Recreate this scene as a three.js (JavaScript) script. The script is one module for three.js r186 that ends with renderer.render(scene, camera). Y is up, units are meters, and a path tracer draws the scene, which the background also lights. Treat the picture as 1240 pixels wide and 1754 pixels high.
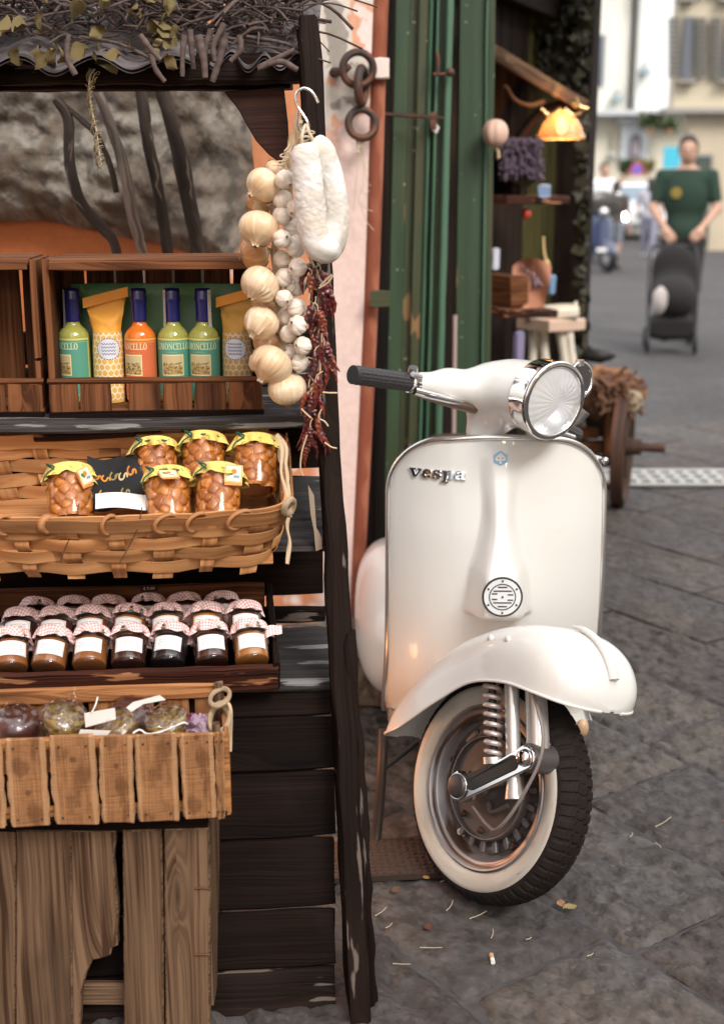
import * as THREE from 'three';
import { toCreasedNormals, mergeGeometries } from 'three/addons/utils/BufferGeometryUtils.js';
import { FontLoader } from 'three/addons/loaders/FontLoader.js';
import { TextGeometry } from 'three/addons/geometries/TextGeometry.js';

// ---------------------------------------------------------------- camera, sky, sun, exposure
const PI = Math.PI, sin = Math.sin, cos = Math.cos, abs = Math.abs, min = Math.min, max = Math.max, sqrt = Math.sqrt;
const K = 0.9, FPX = 2200, TILT = 14.2 * PI / 180, EYE = 1.5 * K;
const scene = new THREE.Scene();
const camera = new THREE.PerspectiveCamera(2 * Math.atan(877 / FPX) * 180 / PI, 723 / 1024, 0.05, 400);
camera.position.set(0, EYE, 0);
camera.rotation.x = -TILT;
camera.focus = 2.34;
camera.userData.fStop = 3.0;
camera.updateMatrixWorld();
const renderer = new THREE.WebGLRenderer({ antialias: true });
renderer.toneMapping = THREE.LinearToneMapping;
renderer.toneMappingExposure = 2.42;
renderer.shadowMap.enabled = true;
renderer.shadowMap.type = THREE.PCFSoftShadowMap;
const SUN = new THREE.Vector3(0.45, 0.72, 0.55).normalize();
{ // a pale evening overcast sky: bright overhead, a little darker and warmer towards the horizon
  const w = 256, h = 128, d = new Float32Array(w * h * 4);
  for (let y = 0; y < h; y++) for (let x = 0; x < w; x++) {
    const el = (y + 0.5) / h * PI - PI / 2, i = (y * w + x) * 4, up = max(0, sin(el));
    const c = 0.5 * sin(x / w * 2 * PI * 3 + 5 * el) * sin(x / w * 2 * PI * 5 - 3 * el + 1);
    const b = (0.52 + 0.48 * up) * (1 + 0.10 * c);
    d[i] = 1.005 * b; d[i + 1] = 1.0 * b; d[i + 2] = (0.995 + 0.03 * up) * b; d[i + 3] = 1;
  }
  const sky = new THREE.DataTexture(d, w, h, THREE.RGBAFormat, THREE.FloatType);
  sky.mapping = THREE.EquirectangularReflectionMapping; sky.magFilter = THREE.LinearFilter; sky.needsUpdate = true;
  scene.background = sky; scene.environment = sky;
}
const sun = new THREE.DirectionalLight(new THREE.Color(1, 0.95, 0.88), 1.4);
sun.position.copy(SUN).multiplyScalar(20); sun.target.position.set(0, 0, -3);
sun.shadow.radius = 45; sun.shadow.mapSize.set(2048, 2048);
Object.assign(sun.shadow.camera, { left: -8, right: 8, top: 8, bottom: -8, near: 1, far: 60 });
scene.add(sun, sun.target);

// ---------------------------------------------------------------- numbers
function rng(s) { let a = s * 2654435761 >>> 0; return () => { a = (a + 0x6d2b79f5) | 0; let t = Math.imul(a ^ (a >>> 15), 1 | a); t = (t + Math.imul(t ^ (t >>> 7), 61 | t)) ^ t; return ((t ^ (t >>> 14)) >>> 0) / 4294967296; }; }
const R0 = rng(7), rr = (a, b, r = R0) => a + (b - a) * r();
const clamp = (x, a = 0, b = 1) => x < a ? a : x > b ? b : x, lerp = (a, b, t) => a + (b - a) * t;
const sstep = (a, b, x) => { const t = clamp((x - a) / (b - a)); return t * t * (3 - 2 * t); };
const V = (x, y, z) => new THREE.Vector3(x, y, z);
function hash(x, y, s) { let h = Math.imul(x, 374761393) ^ Math.imul(y, 668265263) ^ Math.imul(s, 1274126177); h = Math.imul(h ^ (h >>> 13), 1274126177); return ((h ^ (h >>> 16)) >>> 0) / 4294967296; }
const md = (a, n) => ((a % n) + n) % n;
const HT = new Float32Array(65536); for (let i = 0; i < 65536; i++) HT[i] = hash(i & 255, i >> 8, 77);
function vn(x, y, px, py, s) { // tileable value noise
  let xi = Math.floor(x), yi = Math.floor(y); const fx = x - xi, fy = y - yi, u = fx * fx * (3 - 2 * fx), v = fy * fy * (3 - 2 * fy);
  if (xi < 0 || xi >= px) xi = md(xi, px); if (yi < 0 || yi >= py) yi = md(yi, py);
  const a = s * 131 | 0, b = s * 57 | 0, x0 = (xi + a) & 255, x1 = ((xi + 1 === px ? 0 : xi + 1) + a) & 255, y0 = ((yi + b) & 255) << 8, y1 = (((yi + 1 === py ? 0 : yi + 1) + b) & 255) << 8;
  const p = HT[y0 | x0], q = HT[y0 | x1], r = HT[y1 | x0], t = HT[y1 | x1], m = p + (q - p) * u;
  return m + (r + (t - r) * u - m) * v;
}
function fbm(u, v, px, py, s, o = 4, g = 0.5) { let a = 1, t = 0, n = 0; for (let i = 0; i < o; i++) { t += a * vn(u * px, v * py, px, py, s + i * 17); n += a; a *= g; px *= 2; py *= 2; } return t / n; }
const N3 = (x, y, z, s = 1) => { const zi = Math.floor(z), f = z - zi, w = f * f * (3 - 2 * f), a = vn(x, y, 4096, 4096, s + zi * 131), b = vn(x, y, 4096, 4096, s + zi * 131 + 131); return lerp(a, b, w) * 2 - 1; };
// a pixel of the photograph at a depth (both in the photograph's own measure) -> metres
function at(px, py, D) {
  const xc = (px - 620) / FPX, yc = (877 - py) / FPX, ho = cos(TILT) + yc * sin(TILT), s = D / ho;
  return V(xc * s * K, (1.5 + s * (-sin(TILT) + yc * cos(TILT))) * K, -D * K);
}
const gnd = (px, py) => { const yc = (877 - py) / FPX, ve = -sin(TILT) + yc * cos(TILT), ho = cos(TILT) + yc * sin(TILT); return at(px, py, -1.5 * ho / ve); };
const mpp = (py, D) => D / (cos(TILT) + (877 - py) / FPX * sin(TILT)) / FPX * K; // metres per pixel

// ---------------------------------------------------------------- textures
const lin = (c) => c <= 0.0031308 ? 12.92 * c : 1.055 * c ** (1 / 2.4) - 0.055;
function tex(w, h, f, rep = [1, 1], srgb = true) { // f(u, v) -> [r, g, b] linear
  const d = new Uint8Array(w * h * 4);
  for (let y = 0; y < h; y++) for (let x = 0; x < w; x++) {
    const c = f((x + 0.5) / w, (y + 0.5) / h), i = (y * w + x) * 4;
    for (let k = 0; k < 3; k++) d[i + k] = 255 * clamp(srgb ? lin(clamp(c[k])) : c[k]);
    d[i + 3] = 255;
  }
  const t = new THREE.DataTexture(d, w, h, THREE.RGBAFormat);
  t.wrapS = t.wrapT = THREE.RepeatWrapping; t.magFilter = THREE.LinearFilter; t.minFilter = THREE.LinearMipmapLinearFilter; t.generateMipmaps = true;
  if (srgb) t.colorSpace = THREE.SRGBColorSpace;
  t.repeat.set(...rep); t.needsUpdate = true;
  return t;
}
const gray = (w, h, f, rep) => tex(w, h, (u, v) => { const g = f(u, v); return [g, g, g]; }, rep, false);
const mix3 = (a, b, t) => [lerp(a[0], b[0], t), lerp(a[1], b[1], t), lerp(a[2], b[2], t)];
const sc3 = (a, k) => [a[0] * k, a[1] * k, a[2] * k];
function canvasTex(w, h, draw) {
  const c = document.createElement('canvas'); c.width = w; c.height = h; draw(c.getContext('2d'), w, h);
  const t = new THREE.CanvasTexture(c); t.colorSpace = THREE.SRGBColorSpace; t.anisotropy = 8; return t;
}
const mat = (color, o = {}) => { const m = new THREE.MeshPhysicalMaterial({ roughness: 0.6, side: THREE.DoubleSide, ...o }); if (color) m.color.setRGB(...color); return m; };
// sawn or stained wood: the grain runs along u, 1 m of u and half a metre of v to the tile
function grainAt(u, v, s, knots) {
  let w = v + 0.035 * (fbm(u, v, 3, 4, s + 3, 3) - 0.5), k = 0;
  for (const [ku, kv, kr] of knots) { const dx = (md(u - ku + 0.5, 1) - 0.5) * 0.35, dy = (md(v - kv + 0.5, 1) - 0.5), q = sqrt(dx * dx + dy * dy) / kr, e = Math.exp(-q * q); w += 0.05 * e * Math.sign(dy) ; k = max(k, Math.exp(-q * q * 6)); }
  const ring = 0.5 + 0.5 * sin(2 * PI * (w * 14 + 1.6 * fbm(u, v, 2, 6, s + 9, 2)));
  const fine = fbm(u, w, 5, 150, s, 3, 0.6), mid = fbm(u, w, 3, 34, s + 31, 3);
  return [ring, fine, mid, k];
}
function woodMat(s, light, dark, o = {}) {
  const r = rng(s), knots = Array.from({ length: o.knots ?? 3 }, () => [r(), r(), 0.02 + 0.03 * r()]), w = o.size ?? 1024, h = w / 2;
  const stain = o.stain ?? [0.02, 0.014, 0.01], g = new Float32Array(w * h);
  const map = tex(w, h, (u, v) => {
    const [ring, fine, mid, k] = grainAt(u, v, s, knots), blot = fbm(u, v, 4, 3, s + 77, 4);
    let t = clamp((0.3 * ring + 1.7 * (fine - 0.5) + 1.5 * (mid - 0.5) - 0.15) * (o.con ?? 0.85) + 0.48);
    g[Math.floor(v * h) * w + Math.floor(u * w)] = t;
    let c = mix3(light, dark, t);
    c = mix3(c, stain, clamp((o.dirt ?? 0.5) * sstep(0.5, 0.78, blot) + 0.8 * k));
    if (o.chip) { const ca = o.chipAt ?? 0.60, p = sstep(ca, ca + 0.04, fbm(u, v, 9, 40, s + 55, 4) * 0.75 + 0.25 * blot); c = mix3(c, o.chip, p * 0.85); }
    return c;
  }, [1, 2]);
  const bump = gray(w, h, (u, v) => 1 - g[Math.floor(v * h) * w + Math.floor(u * w)], [1, 2]);
  return mat(null, { map, bumpMap: bump, bumpScale: o.bump ?? 0.0012, roughness: o.rough ?? 0.75, specularIntensity: o.spec ?? 0.5 });
}

// ---------------------------------------------------------------- things, parts, names
const taken = new Map();
function numbered(n) { const k = taken.get(n) ?? 0; taken.set(n, k + 1); return k ? n + '_' + String(k).padStart(3, '0') : n; }
function tag(o, label, category, group) { o.userData.label = label; o.userData.category = category; if (group) o.userData.group = group; return o; }
function thing(name, label, category, pos = [0, 0, 0], turn = 0, group) {
  const o = new THREE.Group(); o.name = numbered(name); o.position.set(...(pos.isVector3 ? pos.toArray() : pos)); o.rotation.y = turn; scene.add(o); o.updateMatrixWorld(true);
  return tag(o, label, category, group);
}
function part(parent, name, geo, m, pos, rot) {
  const o = new THREE.Mesh(geo, m); o.name = name; if (pos) o.position.set(...(pos.isVector3 ? pos.toArray() : pos)); if (rot) o.rotation.set(...rot);
  parent.add(o); return o;
}
function single(name, geo, m, label, category, group, pos, rot) { const o = part(scene, numbered(name), geo, m, pos, rot); return tag(o, label, category, group); }
function struct(name, geo, m) { const o = part(scene, name, geo, m); o.userData.kind = 'structure'; return o; }
function copyOf(src, label, pos, turn) {
  const c = src.clone(); c.name = numbered(src.name.replace(/_\d{3}$/, '')); scene.add(c); c.userData = { ...src.userData };
  if (label) c.userData.label = label; if (pos) c.position.set(...(pos.isVector3 ? pos.toArray() : pos)); if (turn !== undefined) c.rotation.y = turn; return c;
}

// ---------------------------------------------------------------- shapes
function geoFrom(pos, idx, uv, crease) {
  let g = new THREE.BufferGeometry(); g.setAttribute('position', new THREE.Float32BufferAttribute(pos, 3));
  if (uv) g.setAttribute('uv', new THREE.Float32BufferAttribute(uv, 2));
  g.setIndex(idx);
  if (crease === undefined) { g.computeVertexNormals(); return g; }
  return toCreasedNormals(g, crease);
}
// a plank along x with bevelled, slightly uneven edges; uv in metres along the grain
function plank(len, wid, thk, o = {}) {
  const n = o.n ?? max(2, min(14, Math.round(len / 0.07))), b = o.bev ?? min(0.0035, thk * 0.22), j = o.jit ?? 0.0012, s = o.seed ?? Math.floor(R0() * 9999), uo = o.uo ?? hash(s, 3, 5) * 3, vo = hash(s, 7, 9) * 3;
  const y = wid / 2, z = thk / 2, sec = [[y - b, z], [y, z - b], [y, -z + b], [y - b, -z], [-y + b, -z], [-y, -z + b], [-y, z - b], [-y + b, z]];
  const pos = [], uv = [], idx = [], m = sec.length;
  let per = [0]; for (let k = 0; k < m; k++) { const a = sec[k], c = sec[(k + 1) % m]; per.push(per[k] + Math.hypot(a[0] - c[0], a[1] - c[1])); }
  for (let i = 0; i <= n; i++) for (let k = 0; k <= m; k++) {
    const c = sec[k % m], t = i / n, e = (N3(t * n * 0.55, (k % m) * 3.1, s * 0.37, 3) + 0.5 * N3(t * n * 1.7, (k % m) * 1.9, s * 0.11, 5)) * j, e2 = N3(t * n * 0.5, (k % m >> 1) * 2.2, s * 0.71, 9) * j;
    const bow = o.bow ? o.bow(t) : 0, end = (i === 0 || i === n) ? 1 - min(0.4, b / max(y, z) * 0.6) : 1;
    pos.push((t - 0.5) * len + ((i === 0 || i === n) ? N3(k % m, s, 2, 3) * j : 0), c[0] * end + e + bow, c[1] * end + e2); uv.push(t * len + uo, per[k] + vo);
  }
  for (let i = 0; i < n; i++) for (let k = 0; k < m; k++) { const a = i * (m + 1) + k, c = a + m + 1; idx.push(a, c, a + 1, a + 1, c, c + 1); }
  for (const i of [0, n]) {
    const o0 = pos.length / 3; pos.push((i / n - 0.5) * len, 0, 0); uv.push(uo, vo);
    for (let k = 0; k <= m; k++) { const q = (i * (m + 1) + k) * 3; pos.push(pos[q], pos[q + 1], pos[q + 2]); uv.push(uo + pos[q + 2], vo + pos[q + 1]); }
    for (let k = 0; k < m; k++) i ? idx.push(o0, o0 + 2 + k, o0 + 1 + k) : idx.push(o0, o0 + 1 + k, o0 + 2 + k);
  }
  for (let k = 0; k < idx.length; k += 3) { const t = idx[k + 1]; idx[k + 1] = idx[k + 2]; idx[k + 2] = t; }
  return geoFrom(pos, idx, uv, o.crease ?? 0.5);
}
// a swept tube with its own radius at every point; flat ends closed
function sweep(pts, rad, o = {}) {
  const curve = pts.getPoint ? pts : new THREE.CatmullRomCurve3(pts, !!o.closed, 'centripetal'), n = o.n ?? max(4, pts.length * 5), m = o.m ?? 8, fr = curve.computeFrenetFrames(n, !!o.closed), L = curve.getLength();
  const pos = [], uv = [], idx = [], r = typeof rad === 'number' ? () => rad : rad;
  for (let i = 0; i <= n; i++) {
    const p = curve.getPointAt(i / n), N = fr.normals[i], B = fr.binormals[i];
    for (let k = 0; k <= m; k++) {
      const a = k / m * 2 * PI, q = r(i / n, a), cx = cos(a) * q * (o.flat ?? 1), sy = sin(a) * q;
      pos.push(p.x + N.x * cx + B.x * sy, p.y + N.y * cx + B.y * sy, p.z + N.z * cx + B.z * sy); uv.push(i / n * L, k / m * 2 * PI * r(i / n, 0));
    }
  }
  for (let i = 0; i < n; i++) for (let k = 0; k < m; k++) { const a = i * (m + 1) + k, c = a + m + 1; idx.push(a, a + 1, c, a + 1, c + 1, c); }
  const g = geoFrom(pos, idx, uv);
  if (!o.closed && o.cap !== false) {
    const gs = [g];
    for (const e of [0, n]) {
      const p = curve.getPointAt(e / n), T = curve.getTangentAt(e / n).multiplyScalar(e ? 1 : -1), P = [p.x, p.y, p.z], I = [], U = [0, 0];
      for (let k = 0; k <= m; k++) { const q = (e * (m + 1) + k) * 3; P.push(pos[q], pos[q + 1], pos[q + 2]); U.push(cos(k / m * 2 * PI) * 0.01, sin(k / m * 2 * PI) * 0.01); }
      for (let k = 0; k < m; k++) e ? I.push(0, k + 1, k + 2) : I.push(0, k + 2, k + 1);
      const c = geoFrom(P, I, U); for (let k = 0; k < P.length / 3; k++) c.attributes.normal.setXYZ(k, T.x, T.y, T.z); gs.push(c);
    }
    return mergeGeometries(gs);
  }
  return g;
}
const lathe = (p, seg = 32) => new THREE.LatheGeometry(p.map(([x, y]) => new THREE.Vector2(max(x, 1e-5), y)), seg);
// grid surface f(u, v) -> [x, y, z]
function surf(nu, nv, f, o = {}) {
  const pos = [], uv = [], idx = [];
  for (let j = 0; j <= nv; j++) for (let i = 0; i <= nu; i++) { const p = f(i / nu, j / nv); pos.push(p[0], p[1], p[2]); uv.push(p[3] ?? i / nu, p[4] ?? j / nv); }
  for (let j = 0; j < nv; j++) for (let i = 0; i < nu; i++) { const a = j * (nu + 1) + i, b = a + nu + 1; idx.push(a, a + 1, b, a + 1, b + 1, b); }
  const g = geoFrom(pos, idx, uv, o.crease);
  if (o.closedU && o.crease === undefined) { const n = g.attributes.normal; for (let j = 0; j <= nv; j++) { const a = j * (nu + 1), b = a + nu, x = n.getX(a) + n.getX(b), y = n.getY(a) + n.getY(b), z = n.getZ(a) + n.getZ(b), l = Math.hypot(x, y, z) || 1; n.setXYZ(a, x / l, y / l, z / l); n.setXYZ(b, x / l, y / l, z / l); } }
  return g;
}
// surface nets: a smooth mesh of f = 0 on a grid
function nets(f, lo, hi, cell) {
  const nx = Math.ceil((hi[0] - lo[0]) / cell) + 1, ny = Math.ceil((hi[1] - lo[1]) / cell) + 1, nz = Math.ceil((hi[2] - lo[2]) / cell) + 1, F = new Float32Array(nx * ny * nz), id = new Int32Array(nx * ny * nz).fill(-1);
  for (let k = 0, q = 0; k < nz; k++) for (let j = 0; j < ny; j++) for (let i = 0; i < nx; i++, q++) F[q] = f(lo[0] + i * cell, lo[1] + j * cell, lo[2] + k * cell);
  const pos = [], idx = [], S = [1, nx, nx * ny], O = [];
  for (let c = 0; c < 8; c++) O.push((c & 1) * S[0] + (c >> 1 & 1) * S[1] + (c >> 2 & 1) * S[2]);
  const E = [[0, 1], [0, 2], [0, 4], [1, 3], [1, 5], [2, 3], [2, 6], [3, 7], [4, 5], [4, 6], [5, 7], [6, 7]];
  for (let k = 0; k < nz - 1; k++) for (let j = 0; j < ny - 1; j++) for (let i = 0; i < nx - 1; i++) {
    const q = i + j * nx + k * nx * ny; let neg = 0; for (let c = 0; c < 8; c++) if (F[q + O[c]] < 0) neg++;
    if (neg === 0 || neg === 8) continue;
    let x = 0, y = 0, z = 0, n = 0;
    for (const [a, b] of E) { const fa = F[q + O[a]], fb = F[q + O[b]]; if ((fa < 0) === (fb < 0)) continue; const t = fa / (fa - fb); x += lerp(a & 1, b & 1, t); y += lerp(a >> 1 & 1, b >> 1 & 1, t); z += lerp(a >> 2 & 1, b >> 2 & 1, t); n++; }
    id[q] = pos.length / 3; pos.push(lo[0] + (i + x / n) * cell, lo[1] + (j + y / n) * cell, lo[2] + (k + z / n) * cell);
  }
  for (let k = 1; k < nz - 1; k++) for (let j = 1; j < ny - 1; j++) for (let i = 1; i < nx - 1; i++) {
    const q = i + j * nx + k * nx * ny;
    for (let a = 0; a < 3; a++) {
      const b = (a + 1) % 3, c = (a + 2) % 3, f0 = F[q], f1 = F[q + S[a]]; if ((f0 < 0) === (f1 < 0)) continue;
      const v0 = id[q], v1 = id[q - S[b]], v2 = id[q - S[b] - S[c]], v3 = id[q - S[c]]; if (min(v0, v1, v2, v3) < 0) continue;
      f0 < 0 ? idx.push(v0, v1, v2, v0, v2, v3) : idx.push(v0, v2, v1, v0, v3, v2);
    }
  }
  const g = new THREE.BufferGeometry(), nor = new Float32Array(pos.length), e = cell * 0.5;
  for (let i = 0; i < pos.length; i += 3) { const x = pos[i], y = pos[i + 1], z = pos[i + 2], a = f(x + e, y, z) - f(x - e, y, z), b = f(x, y + e, z) - f(x, y - e, z), c = f(x, y, z + e) - f(x, y, z - e), l = Math.hypot(a, b, c) || 1; nor[i] = a / l; nor[i + 1] = b / l; nor[i + 2] = c / l; }
  g.setAttribute('position', new THREE.Float32BufferAttribute(pos, 3)); g.setAttribute('normal', new THREE.BufferAttribute(nor, 3));
  const uv = new Float32Array(pos.length / 3 * 2); for (let i = 0; i < pos.length / 3; i++) { uv[i * 2] = pos[i * 3]; uv[i * 2 + 1] = pos[i * 3 + 1]; }
  g.setAttribute('uv', new THREE.BufferAttribute(uv, 2)); g.setIndex(idx); return g;
}
// signed distance to a tapered capsule, smooth minimum
function capd(x, y, z, a, b, ra, rb) { const dx = b[0] - a[0], dy = b[1] - a[1], dz = b[2] - a[2], px = x - a[0], py = y - a[1], pz = z - a[2], t = clamp((px * dx + py * dy + pz * dz) / (dx * dx + dy * dy + dz * dz || 1)); return Math.hypot(px - dx * t, py - dy * t, pz - dz * t) - lerp(ra, rb, t); }
const elld = (x, y, z, c, r) => { const k = Math.hypot((x - c[0]) / r[0], (y - c[1]) / r[1], (z - c[2]) / r[2]); return (k - 1) * min(r[0], r[1], r[2]); };
const smin = (a, b, k) => { const h = max(k - abs(a - b), 0) / k; return min(a, b) - h * h * k * 0.25; };
// an outline in the photograph cut from a board of real thickness that stands at its own depth
function cut(pts, D, thk, o = {}) {
  const p = pts.map(([x, y]) => at(x, y, D)), sh = new THREE.Shape(p.map((q) => new THREE.Vector2(q.x, q.y)));
  const g = new THREE.ExtrudeGeometry(sh, { depth: thk * K, bevelEnabled: !!o.bev, bevelSize: o.bev ?? 0, bevelThickness: o.bev ?? 0, bevelSegments: 1, steps: 1 });
  g.translate(0, 0, -D * K - thk * K); if (o.turnUv) { const u = g.attributes.uv; for (let i = 0; i < u.count; i++) u.setXY(i, u.getY(i), u.getX(i)); }
  return g;
}
// a plank whose axis runs between two points; its wide side looks along `face`
function beam(a, b, wid, thk, face, o = {}) {
  const d = b.clone().sub(a), L = d.length(), g = plank(L, wid, thk, o), x = d.normalize(), z = face.clone().sub(x.clone().multiplyScalar(face.dot(x))).normalize(), y = z.clone().cross(x);
  g.applyMatrix4(new THREE.Matrix4().makeBasis(x, y, z).setPosition(a.clone().add(b).multiplyScalar(0.5))); return g;
}
const xf = (g, pos = [0, 0, 0], rot = [0, 0, 0], s = [1, 1, 1]) => { const c = g.clone(); c.applyMatrix4(new THREE.Matrix4().compose(V(...pos), new THREE.Quaternion().setFromEuler(new THREE.Euler(...rot)), V(...s))); return c; };
function roughen(g, amp, freq, s = 1, o = {}) { // push every vertex along its normal by 3-D noise
  const p = g.attributes.position, n = g.attributes.normal;
  for (let i = 0; i < p.count; i++) { const x = p.getX(i), y = p.getY(i), z = p.getZ(i), e = (N3(x * freq + 50, y * freq + 50, z * freq + 50, s) + 0.5 * N3(x * freq * 2.3 + 50, y * freq * 2.3 + 50, z * freq * 2.3 + 50, s + 5)) * amp; p.setXYZ(i, x + n.getX(i) * e, y + n.getY(i) * e, z + n.getZ(i) * e); }
  g.computeVertexNormals(); return g;
}
const UP = V(0, 1, 0), FRONT = V(0, 0, 1);
// ---------------------------------------------------------------- shared materials
const M = {};
M.woodDark = woodMat(11, [0.016, 0.0086, 0.0062], [0.0042, 0.0025, 0.0022], { dirt: 0.6, stain: [0.003, 0.002, 0.002], con: 0.5, spec: 0.13, rough: 0.66, bump: 0.0012 });
M.woodWorn = woodMat(12, [0.020, 0.0115, 0.0085], [0.0065, 0.004, 0.0034], { dirt: 0.5, stain: [0.004, 0.0026, 0.0022], con: 0.6, spec: 0.15, chipAt: 0.69, chip: [0.15, 0.12, 0.105], rough: 0.7, bump: 0.0018 });
M.woodSlate = woodMat(13, [0.062, 0.056, 0.057], [0.018, 0.0155, 0.015], { dirt: 0.5, stain: [0.03, 0.027, 0.027], con: 0.7, chipAt: 0.68, chip: [0.25, 0.245, 0.25], rough: 0.8, bump: 0.0022 });
M.woodRed = woodMat(14, [0.215, 0.086, 0.036], [0.066, 0.023, 0.010], { dirt: 0.85, stain: [0.026, 0.010, 0.006], spec: 0.3 });
M.woodPeel = woodMat(15, [0.06, 0.018, 0.010], [0.022, 0.008, 0.006], { dirt: 0.7, stain: [0.010, 0.006, 0.004], spec: 0.3, chip: [0.42, 0.19, 0.085], bump: 0.002 });
M.woodRaw = woodMat(16, [0.44, 0.205, 0.083], [0.185, 0.070, 0.025], { dirt: 0.75, stain: [0.062, 0.024, 0.011], spec: 0.3, knots: 5 });
M.woodGrey = woodMat(17, [0.205, 0.130, 0.080], [0.055, 0.029, 0.017], { dirt: 0.6, stain: [0.034, 0.022, 0.016], spec: 0.3, knots: 5, bump: 0.002 });
M.cane = woodMat(18, [0.66, 0.345, 0.145], [0.33, 0.135, 0.048], { dirt: 0.6, stain: [0.2, 0.08, 0.035], size: 512, bump: 0.0008 });
M.canePale = woodMat(19, [0.66, 0.52, 0.36], [0.42, 0.29, 0.17], { dirt: 0.2, stain: [0.2, 0.13, 0.08], size: 512, bump: 0.0008 });
M.bark = woodMat(20, [0.060, 0.043, 0.034], [0.02, 0.013, 0.011], { dirt: 0.5, chipAt: 0.70, chip: [0.20, 0.16, 0.13], size: 512, bump: 0.003 });
M.green = (() => {
  const s = 41, worn = (u, v) => fbm(u, v, 4, 10, s, 5), hue = (u, v) => fbm(u, v, 3, 3, s + 9, 4);
  return mat(null, { map: tex(512, 512, (u, v) => { const h = hue(u, v); let c = mix3([0.028, 0.060, 0.029], [0.054, 0.058, 0.025], sstep(0.35, 0.72, h)); c = sc3(c, 0.75 + 0.5 * fbm(u, v, 3, 60, s + 4, 3)); c = mix3(c, [0.24, 0.14, 0.06], sstep(0.745, 0.77, worn(u, v))); return mix3(c, [0.45, 0.45, 0.38], 0.7 * sstep(0.88, 0.90, fbm(u, v, 60, 60, s + 2, 2))); }, [1, 1]), bumpMap: gray(256, 256, (u, v) => fbm(u, v, 4, 60, s, 4)), bumpScale: 0.0012, roughness: 0.5 });
})();
M.greenPale = mat([0.070, 0.150, 0.095], { roughness: 0.42, bumpMap: M.green.bumpMap, bumpScale: 0.0012 });
M.iron = mat(null, { map: tex(256, 256, (u, v) => mix3([0.055, 0.036, 0.031], [0.15, 0.062, 0.035], sstep(0.45, 0.75, fbm(u, v, 8, 8, 3, 5)))), bumpMap: gray(256, 256, (u, v) => fbm(u, v, 24, 24, 5, 4)), bumpScale: 0.0012, roughness: 0.65, metalness: 0.35 });
M.black = mat([0.012, 0.012, 0.013], { roughness: 0.6 });
M.chrome = mat([0.78, 0.77, 0.76], { metalness: 1, roughness: 0.09 });
M.alu = mat([0.55, 0.54, 0.54], { metalness: 1, roughness: 0.34 });
M.paper = mat([0.80, 0.79, 0.76], { roughness: 0.8 });
M.string = mat([0.50, 0.42, 0.30], { roughness: 0.9 });

// ---------------------------------------------------------------- the ground: great lava slabs in diagonal rows, asphalt beyond
const asphalt = mat(null, { map: tex(512, 512, (u, v) => sc3([0.088, 0.083, 0.084], 0.55 + 0.6 * fbm(u, v, 90, 90, 4, 3) + 0.35 * (fbm(u, v, 5, 5, 8, 3) - 0.5))), bumpMap: gray(512, 512, (u, v) => fbm(u, v, 100, 100, 4, 3)), bumpScale: 0.004, roughness: 0.9, specularIntensity: 0.25 });
const groundGeo = new THREE.PlaneGeometry(500, 500); groundGeo.rotateX(-PI / 2); groundGeo.translate(0, -0.009, 0);
{ const u = groundGeo.attributes.uv; for (let i = 0; i < u.count; i++) u.setXY(i, u.getX(i) * 260, u.getY(i) * 260); }
const ground = struct('ground', groundGeo, asphalt);
const slabMats = [0, 1, 2].map((k) => {
  const s = 60 + k * 13, pit = (u, v) => { const a = fbm(u, v, 16, 22, s, 4), b = fbm(u, v, 5, 6, s + 5, 3); return clamp(0.5 + 1.25 * (a - 0.5) * sstep(0.2, 0.6, b) + 0.6 * (b - 0.5) + 0.35 * (fbm(u, v, 60, 70, s + 3, 3) - 0.5)); };
  const N = 768, hgt = new Float32Array(N * N);
  const map = tex(N, N, (u, v) => {
    const p = pit(u, v); hgt[Math.floor(v * N) * N + Math.floor(u * N)] = p;
    let c = mix3([0.080, 0.075, 0.074], [0.098, 0.083, 0.073], sstep(0.35, 0.7, fbm(u, v, 3, 4, s + 21, 4)));
    c = sc3(c, 0.5 + 1.0 * fbm(u, v, 40, 40, s + 31, 4)); c = mix3(c, [0.15, 0.135, 0.13], 0.35 * sstep(0.74, 0.8, fbm(u, v, 70, 70, s + 8, 2)));
    c = mix3(c, [0.030, 0.026, 0.025], 0.45 * sstep(0.55, 0.70, fbm(u, v, 46, 58, s + 52, 4)));
    return mix3(c, [0.040, 0.034, 0.031], 0.45 * sstep(0.6, 0.72, fbm(u, v, 7, 9, s + 44, 4)));
  }, [1, 1]);
  return mat([1 - 0.08 * k, 1 - 0.1 * k, 1 - 0.1 * k], { map, bumpMap: gray(N, N, (u, v) => hgt[Math.floor(v * N) * N + Math.floor(u * N)]), bumpScale: 0.014, roughness: 0.68, specularIntensity: 0.4 });
});
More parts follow.
